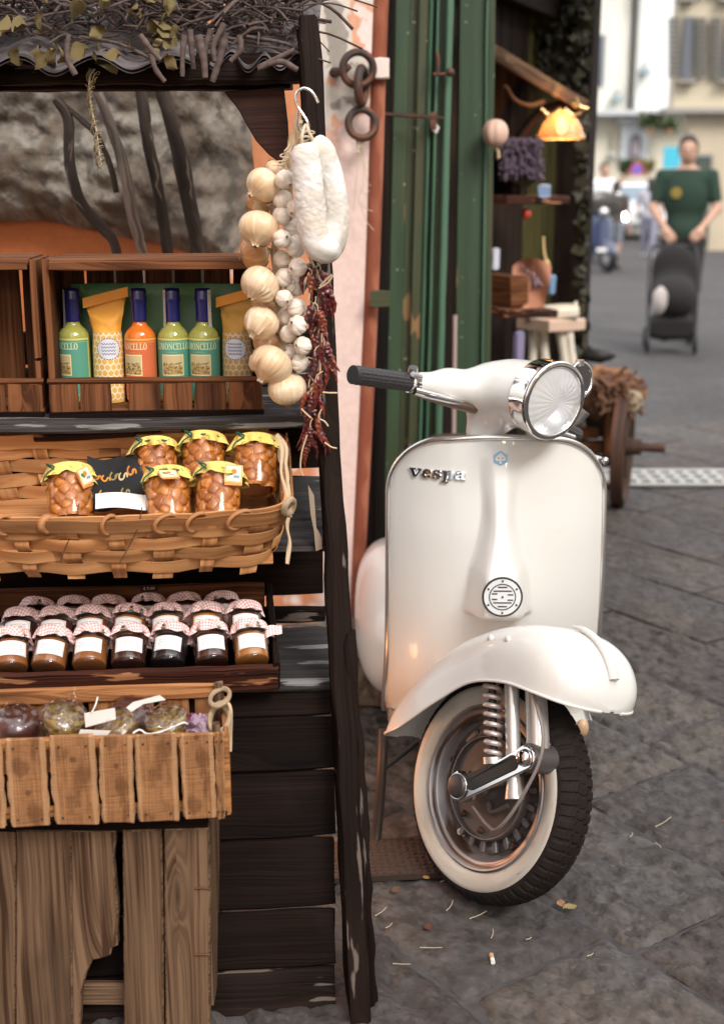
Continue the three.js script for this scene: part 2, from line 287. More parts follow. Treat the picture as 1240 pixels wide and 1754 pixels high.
{
  const e1 = [0.575, 0.818], e2 = [0.818, -0.575], W = 0.348, r = rng(21), fixed = { 0: -1.478, 1: -1.41, 3: -2.04 };
  let n = 0; const n4 = [];
  for (let row = -8; row < 26; row++) {
    const b0 = 1.2525 + row * W, bm = b0 + W / 2;
    let a = fixed[row] !== undefined ? fixed[row] - 12 * 0.62 : -10.2 + r() * 0.5;
    while (a < 4) {
      let L = fixed[row] !== undefined && a < fixed[row] - 0.01 ? 0.62 : 0.5 + 0.42 * r();
      const am = a + L / 2, x = am * e1[0] + bm * e2[0], z = am * e1[1] + bm * e2[1];
      a += L;
      if (z > -1.2 || z < -7.6 || x < -1.1 + (z < -3.4 ? 0.9 : 0) || x > 0.75 - z * 0.42) continue;
      const g = xf(plank(L - 0.006, W - 0.006, 0.08, { bev: 0.004, jit: 0.003, n: 9, seed: ++n }), [0, 0, 0], [-PI / 2, 0, 0]);
      if (z > -3.9) { // the nearer slabs: a chiselled face with chipped arrises
        const lx = L - 0.008, lz = W - 0.008, nx = Math.round(lx / 0.0105), nz = Math.round(lz / 0.0105), q = n * 7.3, top = surf(nx, nz, (u, v) => {
          const X = (u - 0.5) * lx, Z = (0.5 - v) * lz, e = min(lx / 2 - abs(X), lz / 2 - abs(Z)), c = 0.5 + 0.5 * N3(X * 16 + q, Z * 16 + 9, 1, 4);
          const chis = N3(X * 30 + q, Z * 44 + 7, 2, 5), fine = N3(X * 75 + q, Z * 90 + 3, 3, 8), wave = N3(X * 6 + q, Z * 6 + 5, 4, 9), pit = max(0, N3(X * 38 + q + 40, Z * 38 + 40, 5, 6) - 0.12);
          return [X, 0.041 + 0.0026 * wave + 0.0036 * chis * (0.4 + c) + 0.0018 * fine - 0.012 * pit - 0.010 * Math.exp(-e / (0.005 + 0.006 * c)), Z, X + q, Z];
        });
        g.translate(0, -0.012, 0); n4.push(mergeGeometries([g, top.toNonIndexed()]));
      } else n4.push(g);
      const m = part(ground, n === 1 ? 'paving_stone' : 'paving_stone_' + String(n - 1).padStart(3, '0'), n4.pop(), slabMats[Math.floor(r() * 3)], [x, -0.04 + 0.0025 * (r() - 0.5), z], [0, Math.atan2(-e1[1], e1[0]) + (r() < 0.5 ? PI : 0), 0]);
      m.rotation.x = 0.004 * (r() - 0.5);
    }
  }
}
// ---------------------------------------------------------------- the wall behind the stand and the pink pier beside the shop door
const WD = 4.05;
const plasterTex = tex(1024, 1024, (u, v) => { // u 0..1 = 1.5 m, v 0..1 = 3 m; flaking coats of pink, salmon and limewash
  const X = (u - 0.8) * 1.5, Y = v * 3, n = fbm(u, v, 12, 24, 5, 5), m = fbm(u, v, 5, 9, 15, 4), fine = fbm(u, v, 120, 240, 9, 3);
  let c = mix3([0.74, 0.56, 0.51], [0.78, 0.645, 0.60], sstep(0.3, 0.7, m));
  const high = sstep(1.36, 1.52, Y + 0.5 * (m - 0.5)), p = n * 0.7 + 0.3 * m + 0.16 * high - 0.17 * sstep(0.02, 0.09, X + 0.12 * (n - 0.5));
  c = mix3(c, [0.66, 0.34, 0.22], sstep(0.60, 0.615, p) * high); c = mix3(c, [0.62, 0.56, 0.50], sstep(0.65, 0.665, p) * high); c = mix3(c, [0.30, 0.27, 0.24], sstep(0.71, 0.73, p) * high);
  c = mix3(c, [0.56, 0.225, 0.105], sstep(-0.1, -0.16, X) * sstep(0.40, 0.5, n + 0.14));
  c = mix3(c, [0.50, 0.16, 0.055], sstep(-0.34, -0.40, X) * sstep(1.30, 1.27, Y));
  return sc3(c, 0.9 + 0.2 * fine);
}, [1, 1]);
const plaster = mat(null, { map: plasterTex, bumpMap: gray(512, 512, (u, v) => 0.5 * fbm(u, v, 12, 24, 5, 5) + 0.2 * fbm(u, v, 70, 140, 9, 3)), bumpScale: 0.007, roughness: 0.85 });
const wallRight = [[668, -60], [662, 85], [656, 300], [649, 500], [640, 700], [630, 900], [621, 1100], [612, 1300]];
function wallUv(g) { const p = g.attributes.position, u = g.attributes.uv; for (let i = 0; i < p.count; i++) u.setXY(i, p.getX(i) / 1.5 + 0.8, p.getY(i) / 3); return g; }
{
  const wall = thing('plaster_wall', 'flaking pink plaster wall beside the green shop door', 'wall');
  const base = [at(-420, -60, WD), at(-420, 1310, WD)];
  const g = cut([[-420, -60], ...wallRight.map(([x, y]) => [x - 20, y]), [592, 1345], [-420, 1345]], WD, 0.3);
  part(wall, 'plaster', wallUv(g), plaster);
  const edge = sweep(wallRight.map(([x, y]) => at(x - 13, y, WD + 0.008)), (t, a) => 0.021, { n: 40, m: 12 });
  part(wall, 'painted_corner', edge, mat(null, { map: tex(256, 512, (u, v) => sc3(mix3([0.23, 0.060, 0.028], [0.36, 0.125, 0.068], sstep(0.5, 0.8, fbm(u, v, 4, 3, 71, 3))), 0.9 + 0.2 * fbm(u, v, 40, 60, 2, 2)), [2, 8]), roughness: 0.8 })).userData.label = 'rounded wall corner painted terracotta';
  // ledge moulding by the top of the pier and the old whitewashed pipe
  part(wall, 'ledge', xf(plank(0.045, 0.055, 0.05, { seed: 4 }), at(652, 118, WD - 0.01).toArray(), [0, 0, 0]), mat([0.76, 0.62, 0.57], { roughness: 0.85 }));
  part(wall, 'pipe', sweep([at(547, -60, WD - 0.03), at(549, 120, WD - 0.03), at(552, 250, WD - 0.03), at(556, 420, WD - 0.03)], 0.012, { m: 10 }), mat([0.56, 0.5, 0.45], { roughness: 0.8, bumpMap: M.iron.bumpMap, bumpScale: 0.002 }));
}
{ // a great rough block of tufa set in the wall behind the stand
  const stone = mat(null, { map: tex(512, 512, (u, v) => { let c = mix3([0.11, 0.085, 0.065], [0.20, 0.178, 0.152], sstep(0.35, 0.65, fbm(u, v, 7, 7, 33, 5))); c = mix3(c, [0.06, 0.052, 0.042], 0.8 * sstep(0.52, 0.72, fbm(u, v, 22, 22, 34, 5))); return sc3(c, 0.7 + 0.6 * fbm(u, v, 60, 60, 35, 3)); }, [1.4, 1.4]), roughness: 0.95, bumpMap: gray(512, 512, (u, v) => fbm(u, v, 16, 16, 34, 5), [1.4, 1.4]), bumpScale: 0.02 });
  const a = at(60, 215, 3.93), hw = 0.57, hh = 0.255;
  const g = surf(90, 60, (u, v) => { const x = (u - 0.5) * 2, y = (v - 0.5) * 2, n = N3(x * 3 + 9, y * 2 + 9, 0, 4), rim = max(abs(x), abs(y) * 1.02), z = 0.12 * (1 - rim ** 6) + 0.035 * N3(x * 5 + 20, y * 3 + 20, 1, 7) + 0.018 * N3(x * 14 + 20, y * 9 + 20, 2, 8); return [a.x + x * hw * (1 + 0.05 * n) - 0.05 * max(0, -y) * max(0, x), a.y - 0.10 * max(0, x) * max(0, -y) + y * hh * (1 + 0.09 * N3(x * 2 + 3, 5, 1, 2)), a.z + z - 0.05, x * hw, y * hh]; });
  single('stone_block', g, stone, 'rough grey tufa block set in the wall behind leaning branches', 'stone');
  const k = roughen(xf(plank(0.42, 0.16, 0.3, { n: 10, jit: 0.01, bev: 0.02 }), [0, 0, 0]), 0.008, 22, 6); 
  single('kerb_stone', k, stone, 'rough stone kerb at the foot of the pink wall behind the scooter', 'stone', undefined, [-0.1, 0.07, -3.34], [0, 0.05, 0]);
}
// the iron mooring rings
{
  const t = thing('chain', 'rusty iron rings hanging from an eye bolt in the pink wall', 'chain');
  const D = WD - 0.06, px = mpp(150, D), c1 = at(613, 118, D), c2 = at(619, 147, D), c3 = at(620, 212, D);
  const ring = (c, R, r, rot) => xf(new THREE.TorusGeometry(R * px, r * px, 14, 40), c.toArray(), rot);
  part(t, 'ring', ring(c1, 27, 6.5, [0.1, 0.25, 0.1]), M.iron);
  part(t, 'eye_bolt', sweep([at(572, 124, WD), at(590, 121, D), at(600, 112, D)], (u) => (9 - 4 * u) * px, { m: 10 }), M.iron);
  const link = xf(new THREE.TorusGeometry(24 * px, 7.5 * px, 14, 40), c2.toArray(), [0.05, 1.33, 0], [1, 1.15, 1]); part(t, 'link', link, M.iron);
  part(t, 'ring', ring(c3, 24, 6.5, [-0.15, 0.2, 0.3]), M.iron);
  const rope = thing('twine', 'frayed pale twine tied to the lowest iron ring', 'twine');
  const st = [[[613, 238], [614, 290], [607, 360]], [[622, 236], [623, 290], [632, 315], [637, 318]], [[624, 240], [620, 320], [616, 345], [628, 358], [640, 362]], [[617, 345], [624, 375], [640, 395]], [[626, 335], [634, 326]], [[612, 240], [612, 262]], [[620, 237], [616, 252], [610, 262]]];
  for (const [i, s] of st.entries()) part(rope, 'strand', sweep(s.map(([x, y]) => at(x + 3 * N3(y * 0.05, i, 1), y, D)), (i > 4 ? 0.004 : 0.0011), { m: 6, n: 24 }), M.string);
}
// ---------------------------------------------------------------- the stepped wooden display stand
const SY = 0.087, stand = thing('display_stand', 'tall stepped dark wood market stand leaning back against the wall', 'market stand', [0, 0, -2.12 * K], SY);
const SL = (px, py, D) => stand.worldToLocal(at(px, py, D));
const standDir = V(cos(SY), 0, -sin(SY)), standOut = V(sin(SY), 0, cos(SY));
const LEAN = Math.atan2(0.637, 1.77);
// the depth at which a pixel meets the sloping front of the stand (moved back by `off`)
function onSlope(px, py, off = 0) { const yc = (877 - py) / FPX, r = (-sin(TILT) + yc * cos(TILT)) / (cos(TILT) + yc * sin(TILT)); return SL(px, py, (1.5 + 2.81 * (2.12 + off)) / (2.81 - r)); }
{
  const slopeN = V(0, sin(LEAN), cos(LEAN)), a = SL(615, 1748, 2.10), b = SL(528, 40, 2.76);
  // right-hand post, its front and its worn edge
  part(stand, 'post', beam(a, b, 0.037, 0.07, slopeN, { n: 40, jit: 0.0032, bev: 0.005, seed: 5 }), M.woodWorn);
  part(stand, 'post_edge', beam(SL(636, 1748, 2.14), SL(598, 1080, 2.33), 0.022, 0.05, slopeN, { n: 26, jit: 0.005, bev: 0.005, seed: 6 }), M.woodWorn).userData.label = 'splintered strip along the foot of the post';
  part(stand, 'post', beam(SL(-95, 1748, 2.10), SL(-95, 40, 2.76), 0.06, 0.085, slopeN, { n: 30, jit: 0.003, seed: 15 }), M.woodWorn);
  const splinter = cut([[528, 832], [538, 850], [542, 905], [551, 920], [552, 940], [541, 944], [538, 910], [532, 880]], 2.40, 0.006); 
  part(stand, 'bare_patch', splinter.applyMatrix4(stand.matrixWorld.clone().invert()), mat([0.36, 0.27, 0.2], { roughness: 0.8 })).userData.label = 'pale bare wood where the post has split';
  // boards of the lower front, lapped like a clinker hull
  const cuts = [1172, 1229, 1321, 1436, 1556, 1654, 1770], uL = SL(-95, 1500, 2.2).x;
  for (let i = 0; i + 1 < cuts.length; i++) {
    const t = onSlope(585, cuts[i], 0.02), q = onSlope(585, cuts[i + 1], 0.02), proud = i === 4 ? 0.016 : i === 1 ? 0.004 : i === 5 ? 0.012 : 0;
    const m = t.clone().add(q).multiplyScalar(0.5).addScaledVector(slopeN, proud), wid = t.distanceTo(q) - 0.0015, uR = m.x - 0.012;
    part(stand, 'board', xf(plank(uR - uL, wid, 0.02, { n: 16, jit: 0.0018, bev: 0.003, seed: 30 + i }), [(uL + uR) / 2, m.y, m.z - 0.012], [-LEAN, 0, 0]), i === 5 ? M.woodWorn : M.woodDark);
  }
  // shelves: bottom one in two planks with a rotted gap, the middle and top ones
  const shelf = (v, w, dep, tilt, m, seed, thk = 0.022, uR = -0.02) => part(stand, 'shelf_board', xf(plank(uR - uL, dep, thk, { n: 18, jit: 0.0028, bev: 0.004, seed }), [(uL + uR) / 2, v - thk / 2 + sin(tilt) * dep / 2, w - cos(tilt) * dep / 2], [-PI / 2 + tilt, 0, 0]), m);
  shelf(0.520, -0.190, 0.056, 0, M.woodSlate, 41); shelf(0.520, -0.275, 0.20, 0, M.woodSlate, 42, 0.022);
  shelf(0.740, -0.270, 0.11, 0.17, M.woodSlate, 43, 0.014); shelf(0.762, -0.385, 0.20, 0.17, M.woodSlate, 44, 0.014);
  shelf(0.955, -0.345, 0.20, 0, M.woodSlate, 45); shelf(0.955, -0.55, 0.17, 0, M.woodSlate, 46);
  const riser = (v0, v1, w, m, seed) => part(stand, 'riser_board', xf(plank(-0.03 - uL, v1 - v0, 0.016, { n: 14, jit: 0.002, seed }), [(-0.03 + uL) / 2, (v0 + v1) / 2, w]), m);
  riser(0.523, 0.556, -0.485, M.woodWorn, 51); riser(0.557, 0.68, -0.56, M.woodDark, 52); riser(0.681, 0.79, -0.60, M.woodDark, 53);
  riser(0.80, 0.90, -0.63, M.woodDark, 54); riser(0.90, 0.935, -0.58, M.woodDark, 55); riser(0.957, 1.00, -0.71, M.woodSlate, 56); riser(1.003, 1.07, -0.73, M.woodWorn, 57);
  // head beam with a rough lower face, and the sawn knee brace under it
  part(stand, 'head_beam', beam(SL(-95, 122, 2.80), SL(512, 120, 2.80), 0.052, 0.09, standOut, { n: 30, jit: 0.004, bev: 0.006, seed: 8 }), M.woodWorn);
  part(stand, 'head_beam', beam(SL(-95, 145, 2.84), SL(500, 143, 2.84), 0.024, 0.06, standOut, { n: 30, jit: 0.002, seed: 9 }), M.woodDark);
  const brace = cut([[386, 158], [484, 150], [491, 210], [494, 279], [484, 280], [462, 264], [440, 240], [426, 216], [412, 190], [402, 176]], 2.79, 0.022, { bev: 0.002, turnUv: false });
  part(stand, 'knee_brace', brace.applyMatrix4(stand.matrixWorld.clone().invert()), woodMat(61, [0.055, 0.021, 0.015], [0.02, 0.008, 0.0065], { size: 512, dirt: 0.3, bump: 0.0012 }));
}
// ---------------------------------------------------------------- the roof of the stand: curled bark sheets, dry vine and sticks
{
  const bk = mat(null, { map: tex(512, 256, (u, v) => mix3([0.13, 0.11, 0.115], [0.05, 0.04, 0.04], sstep(0.3, 0.7, fbm(u, v, 6, 30, 91, 4))), [2, 2]), bumpMap: gray(512, 256, (u, v) => fbm(u, v, 6, 40, 92, 4), [2, 2]), bumpScale: 0.004, roughness: 0.75 });
  const sheet = (x0, x1, yb, D, seed, name, label) => {
    const a = at(x0, yb, D), b = at(x1, yb, D), lift = 0.16;
    const g = surf(90, 14, (u, v) => { const w = 0.5 + 0.5 * cos(u * 2 * PI * 3.2 + seed), e = v * 0.42; return [lerp(a.x, b.x, u), a.y + e * 0.42 + 0.026 * w * (1 - 0.3 * v) + 0.006 * N3(u * 9, v * 4, seed), a.z - e + 0.012 * N3(u * 6 + 9, 2, seed) + 0.02 * (1 - w) * (1 - v), lerp(0, 1, u), v * 0.4]; });
    const g2 = g.clone(); g2.translate(0, -0.006, 0); single(name, mergeGeometries([g, g2]), bk, label, 'bark');
  };
  sheet(-90, 330, 122, 2.68, 0.4, 'bark_sheet', 'wavy grey bark sheet roofing the left end of the stand');
  sheet(360, 540, 118, 2.74, 2.2, 'bark_sheet', 'grey bark sheet over the right end of the stand above the brace');
  const r = rng(5), twig = mat(null, { map: tex(128, 128, (u, v) => mix3([0.135, 0.098, 0.088], [0.05, 0.032, 0.027], fbm(u, v, 20, 8, 6, 4)), [6, 6]), roughness: 0.85 });
  const sticks = [[[258, 92], [262, 105], [268, 120], [283, 140]], [[316, 60], [313, 100], [313, 131]], [[340, 60], [350, 105], [352, 133]], [[362, 50], [352, 85], [351, 133]], [[385, 55], [378, 95], [364, 140]], [[240, 60], [262, 88], [276, 103]], [[326, 50], [328, 80], [332, 118]], [[130, 128], [116, 100], [118, 60]], [[385, 40], [366, 80], [368, 105]], [[510, 120], [480, 105], [440, 118], [505, 85]], [[410, 60], [412, 85], [395, 105]]];
  sticks.forEach((s, i) => single('dry_stick', sweep(s.map(([x, y]) => at(x, y, 2.64 - 0.02 * (i % 3))), (t) => (i === 4 || i === 2 ? 0.0075 : 0.0055) * (1 - 0.25 * t) * (1 + 0.12 * N3(t * 9, i, 1)), { m: 8, n: 24 }), twig, ['short forked grey stick under the bark roof', 'thin stick hanging straight down left of the forked stick', 'stick with a cut end in the pair above the head beam', 'right-hand stick of the close pair above the head beam', 'thick slanting stick with a pale cut end by the knee brace', 'stick lying across the bark edge near the yellow leaves', 'short stick tucked between the hanging sticks', 'grey stick resting in the dip of the left bark sheet', 'stick crossing behind the thick slanting one', 'bent brown branch at the right corner of the stand roof', 'small stick leaning left of the bent branch'][i], 'stick'));
  // a heap of dry vine, leaves and stalks on top: nobody could count it
  const gs = [], leaf = [];
  for (let i = 0; i < 950; i++) {
    const x = rr(-90, 520, r), y = rr(-50, 66, r) + (x > 390 ? 14 : 0), D = rr(2.74, 3.0, r), p = at(x, y, D), d = V(rr(-1, 1, r), rr(-0.35, 0.5, r), rr(-0.5, 0.5, r)).multiplyScalar(rr(0.03, 0.11, r));
    gs.push(sweep([p, p.clone().add(d).add(V(rr(-0.01, 0.01, r), 0.01, 0)), p.clone().addScaledVector(d, 1.8)], rr(0.0009, 0.0036, r), { m: 5, n: 6 }));
    if (i % 13 === 0) { const s = rr(0.006, 0.016, r), q = at(rr(-80, 300, r), rr(-40, 112, r), rr(2.62, 2.74, r)), g = surf(4, 4, (u, v) => [(u - 0.5) * s * 2 * sin(PI * (0.1 + 0.8 * v)), (v - 0.5) * s * 3, s * 0.6 * sin(3 * u + 5 * v + i)]); leaf.push(xf(g, q.toArray(), [rr(0, 6, r), rr(0, 6, r), rr(0, 6, r)])); }
  }
  const heap = single('vine_heap', mergeGeometries(gs), twig, 'heap of dry vine stalks on top of the stand roof', 'dry vine'); heap.userData.kind = 'stuff';
  const lv = single('dry_leaves', mergeGeometries(leaf), mat([0.15, 0.115, 0.045], { roughness: 0.85 }), 'withered yellow leaves caught in the bark roof at the upper left', 'leaves'); lv.userData.kind = 'stuff';
  // a withered tendril hanging in front of the stone
  const td = thing('vine_tendril', 'withered curling vine tendril hanging from the head beam', 'vine');
  const path = [[163, 118], [155, 130], [154, 160], [158, 190], [166, 225], [169, 250], [174, 282]];
  part(td, 'stem', sweep(path.map(([x, y]) => at(x, y, 2.72)), 0.0018, { m: 6, n: 30 }), M.string);
  const curl = []; for (let i = 0; i < 26; i++) { const t = i / 26, k = Math.min(5, Math.floor(t * 6)), q = at(lerp(path[k][0], path[k + 1][0], t * 6 - k), lerp(path[k][1], path[k + 1][1], t * 6 - k), 2.72), a = rr(0, 6, r), R = rr(0.004, 0.011, r); curl.push(sweep([0, 1, 2, 3, 4, 5].map((j) => q.clone().add(V(R * cos(a + j) * (1 - j * 0.1), -j * 0.004 + R * 0.6 * sin(a + j * 1.3), R * sin(a + j)))), 0.0011, { m: 5, n: 14 })); }
  part(td, 'curl', mergeGeometries(curl), mat([0.27, 0.21, 0.11], { roughness: 0.9 }));
}
// ---------------------------------------------------------------- branches leaning in the shade between stand and wall
{
  const pale = woodMat(23, [0.36, 0.30, 0.26], [0.11, 0.075, 0.06], { size: 512, chipAt: 0.66, chip: [0.5, 0.45, 0.4], bump: 0.003 });
  const br = (pts, r, m, label, D = 3.45) => single('leaning_branch', sweep(pts.map(([x, y]) => at(x, y, D)), (t, a) => r * mpp(250, D) * (1 + 0.16 * N3(t * 7, a * 1.2, r, 2) + 0.10 * N3(t * 30, a * 2.1, r, 4)), { m: 14, n: 90 }), m, label, 'branch', undefined);
  br([[96, 170], [116, 200], [120, 280], [138, 345], [180, 395], [196, 415], [205, 640]], 9, M.bark, 'crooked dark branch, leftmost behind the bottle crate');
  br([[104, 176], [140, 205], [165, 230], [188, 280], [200, 330]], 5, M.bark, 'thin dark branch slanting across the crooked one');
  br([[168, 160], [190, 215], [212, 285], [228, 370], [246, 440], [262, 640]], 9, pale, 'pale barkless branch in the middle of the leaning branches');
  br([[242, 150], [254, 240], [272, 330], [288, 430], [300, 640]], 11, M.bark, 'straight dark branch to the right of the pale one', 3.5);
  br([[276, 150], [302, 240], [320, 330], [338, 430], [352, 640]], 13, M.bark, 'thick brown branch with a grey flank, rightmost of the leaning branches');
}
// ---------------------------------------------------------------- crate of liqueur bottles on the top shelf
const font = await new FontLoader().loadAsync('fonts/droid/droid_serif_bold.typeface.json');
{
  const o = at(452, 708, 2.53), W = 0.376, H = 0.272, Dp = 0.17;
  const c = thing('bottle_crate', 'reddish wooden crate standing open at the front, full of bottles, on the top shelf', 'crate', o, SY);
  part(c, 'base_board', xf(plank(W, Dp, 0.010, { seed: 71 }), [-W / 2, 0.006, -Dp / 2], [PI / 2, 0, 0]), M.woodRed);
  part(c, 'side_board', xf(plank(H, Dp, 0.011, { seed: 72, jit: 0.0015 }), [-W + 0.006, H / 2, -Dp / 2], [0, PI / 2, PI / 2]), M.woodRed);
  part(c, 'side_board', xf(plank(H * 0.36, Dp, 0.010, { seed: 73 }), [-0.006, H * 0.18, -Dp / 2], [0, PI / 2, PI / 2]), M.woodRed);
  part(c, 'side_board', xf(plank(H * 0.62, Dp, 0.010, { seed: 173 }), [-0.006, H * 0.685, -Dp / 2], [0, PI / 2, PI / 2]), M.woodRed);
  part(c, 'top_board', xf(plank(W - 0.024, Dp, 0.012, { seed: 74, jit: 0.0016 }), [-W / 2, H - 0.004, -Dp / 2], [PI / 2, 0, 0]), M.woodRed);
  part(c, 'top_rail', xf(plank(W - 0.026, 0.016, 0.008, { seed: 75 }), [-W / 2, H - 0.010, 0.005]), M.woodRed);
  part(c, 'front_rail', xf(plank(W + 0.004, 0.011, 0.014, { seed: 76 }), [-W / 2, 0.0625, 0.0]), M.woodRed);
  const xs = [[92, 141], [144, 196], [225, 278], [282, 331], [335, 389], [393, 446]];
  for (const [i, [a, b]] of xs.entries()) { const xa = (a - 452) * mpp(690, 2.53), xb = (b - 452) * mpp(690, 2.53); part(c, 'slat', xf(plank(0.054, xb - xa, 0.009, { seed: 80 + i, jit: 0.0014 }), [(xa + xb) / 2, 0.030, 0.0], [0, 0, PI / 2]), M.woodRed); }
  part(c, 'foot_rail', xf(plank(W, 0.012, 0.006, { seed: 90 }), [-W / 2, 0.003, 0.006]), M.woodDark);
  for (let i = 0; i < 7; i++) part(c, 'back_slat', xf(plank(H - 0.02, W / 7 - 0.004, 0.008, { seed: 92 + i, jit: 0.001 }), [-W * (i + 0.5) / 7, H / 2, -Dp + 0.004], [0, 0, PI / 2]), M.woodRed);
  const sheet = single('card_sheet', xf(plank(0.315, 0.205, 0.002, { n: 12, jit: 0.001 }), c.localToWorld(V(-0.19, 0.118, -Dp + 0.03)).toArray(), [-0.06, SY, 0]), mat([0.075, 0.22, 0.055], { roughness: 0.45, clearcoat: 0.2, clearcoatRoughness: 0.25 }), 'glossy green sheet standing behind the bottles in the crate', 'sheet');

  const nb = copyOf(c, 'reddish wooden crate at the far left of the top shelf, next to the bottle crate', c.localToWorld(V(-W - 0.012, 0, -0.01))); nb.name = 'wooden_crate';
  // bottles
  const body = lathe([[0, 0], [0.025, 0], [0.0275, 0.003], [0.028, 0.008], [0.028, 0.118], [0.0265, 0.125], [0.022, 0.132], [0.0155, 0.138], [0.0125, 0.143], [0.0122, 0.152]], 40);
  const cap = lathe([[0.0136, 0.146], [0.0138, 0.151], [0.0138, 0.180], [0.0150, 0.183], [0.0155, 0.188], [0.0143, 0.193], [0.0146, 0.2], [0.0132, 0.205], [0, 0.206]], 28);
  const capM = mat([0.012, 0.014, 0.115], { roughness: 0.22, clearcoat: 0.6 });
  const lab = (bg, bd, word, pic) => mat(null, { roughness: 0.5, map: canvasTex(720, 400, (g, w, h) => {
    g.fillStyle = bd; g.fillRect(0, 0, w, h); g.fillStyle = bg; g.fillRect(14, 12, w - 28, h - 12); g.strokeStyle = 'rgba(240,230,160,.5)'; g.lineWidth = 3; g.strokeRect(26, 24, w - 52, h - 40);
    g.fillStyle = 'rgba(226,222,170,.95)'; g.font = 'bold 60px serif'; g.textAlign = 'center'; g.fillText(word, w / 2, 74);
    g.font = '17px serif'; g.fillText('~ ~ ~ ~ ~ ~ ~ ~', w / 2, 98);
    const r = rng(pic), x0 = w / 2 - 118, y0 = 116, pw = 236, ph = 128; g.fillStyle = '#e8d79a'; g.fillRect(x0 - 10, y0 - 8, pw + 20, ph + 16);
    g.fillStyle = '#c9b88a'; g.fillRect(x0, y0, pw, ph); g.fillStyle = '#b59a63'; g.beginPath(); g.moveTo(x0, y0 + 70); for (let i = 0; i <= 10; i++) g.lineTo(x0 + pw * i / 10, y0 + 50 + 40 * r()); g.lineTo(x0 + pw, y0 + ph); g.lineTo(x0, y0 + ph); g.fill();
    for (let i = 0; i < 130; i++) { g.fillStyle = ['#5d4a26', '#2f3a22', '#8a6a35', '#3c2c1c', '#d8c48c'][Math.floor(r() * 5)]; g.globalAlpha = 0.55; g.fillRect(x0 + r() * (pw - 20), y0 + 45 + r() * 76, 4 + r() * 20, 2 + r() * 9); } g.globalAlpha = 1;
    g.fillStyle = 'rgba(226,222,170,.75)'; for (let i = 0; i < 3; i++) g.fillRect(w / 2 - 120 + 30 * i, 290 + 24 * i, 240 - 60 * i, 3);
  }) });
  const labLemon = lab('#559783', '#d9cf6a', 'LIMONCELLO', 3), labOrange = lab('#cf6a42', '#e2b04c', 'ARANCELLO', 4);
  const labGeo = new THREE.CylinderGeometry(0.0284, 0.0284, 0.106, 48, 1, true, -2.05, 4.1);
  const lemon = mat([0.36, 0.36, 0.085], { roughness: 0.12, clearcoat: 1, clearcoatRoughness: 0.04 }), orange = mat([0.72, 0.17, 0.022], { roughness: 0.12, clearcoat: 1, clearcoatRoughness: 0.04 });
  const strip = mat(null, { roughness: 0.5, map: canvasTex(64, 256, (g, w, h) => { g.fillStyle = '#c9c6bd'; g.fillRect(0, 0, w, h); const r = rng(9); for (let i = 0; i < 90; i++) { g.fillStyle = r() < 0.5 ? '#8c6f72' : '#9aa3a0'; g.fillRect(r() * w, r() * h, 6 * r(), 9 * r()); } }) });
  const defs = [[131, lemon, labLemon, -0.75, 0, 'green-yellow bottle with a teal label at the far left of the bottle crate', 'left'], [244, orange, labOrange, -0.5, 0.003, 'orange bottle with a blue capsule in the bottle crate'], [300, lemon, labLemon, 0.05, 0.001, 'green-yellow bottle standing just right of the orange bottle', 'left'], [352, lemon, labLemon, -0.2, 0.002, 'green-yellow bottle next to the paper bag on the right of the crate', 'right']];
  for (const [px, liquid, label, yaw, dz, text, tagSide] of defs) {
    const p = at(px, 650, 2.60), b = thing('bottle', text, 'bottle', [p.x, o.y + 0.012, p.z + dz], yaw);
    part(b, 'glass_body', body, liquid); part(b, 'capsule', cap, capM); part(b, 'label', labGeo, label, [0, 0.0645, 0]);
    if (tagSide) { const s = tagSide === 'left' ? -1 : 1, g = surf(2, 8, (u, v) => [(u - 0.5) * 0.009, 0.118 + v * 0.085, 0.016 - 0.0006 * v + 0.006 * max(0, 0.35 - v)]); part(b, 'paper_seal', xf(g, [0, 0, 0], [0, s * 0.95 - yaw, 0]), strip); }
  }
  // honeycomb-net bags with folded paper tops
  const net = (bg, line, oval) => mat(null, { roughness: 0.55, clearcoat: 0.4, clearcoatRoughness: 0.3, map: canvasTex(640, 512, (g, w, h) => {
    g.fillStyle = bg; g.fillRect(0, 0, w, h); g.strokeStyle = line; g.lineWidth = 7; const a = 40, b = 54;
    for (let y = -1; y < 12; y++) for (let x = -1; x < 18; x++) { const cx = x * a + (y & 1) * a / 2, cy = y * b * 0.78; g.beginPath(); g.moveTo(cx, cy - b / 2); g.lineTo(cx + a / 2, cy - b / 5); g.lineTo(cx + a / 2, cy + b / 5); g.lineTo(cx, cy + b / 2); g.lineTo(cx - a / 2, cy + b / 5); g.lineTo(cx - a / 2, cy - b / 5); g.closePath(); g.stroke(); }
    g.fillStyle = '#d7d9dc'; g.beginPath(); g.ellipse(w * 0.27, 120, 84, 76, 0, 0, 7); g.fill(); g.strokeStyle = oval; g.lineWidth = 8; g.setLineDash([12, 7]); g.stroke(); g.setLineDash([]); g.lineWidth = 5; for (let i = 0; i < 4; i++) { g.beginPath(); g.moveTo(w * 0.27 - 56 + 5 * i, 84 + i * 24); for (let k = 1; k < 12; k++) g.lineTo(w * 0.27 - 56 + k * 9.5, 84 + i * 24 + (k % 2 ? -6 : 6)); g.stroke(); }
  }) });
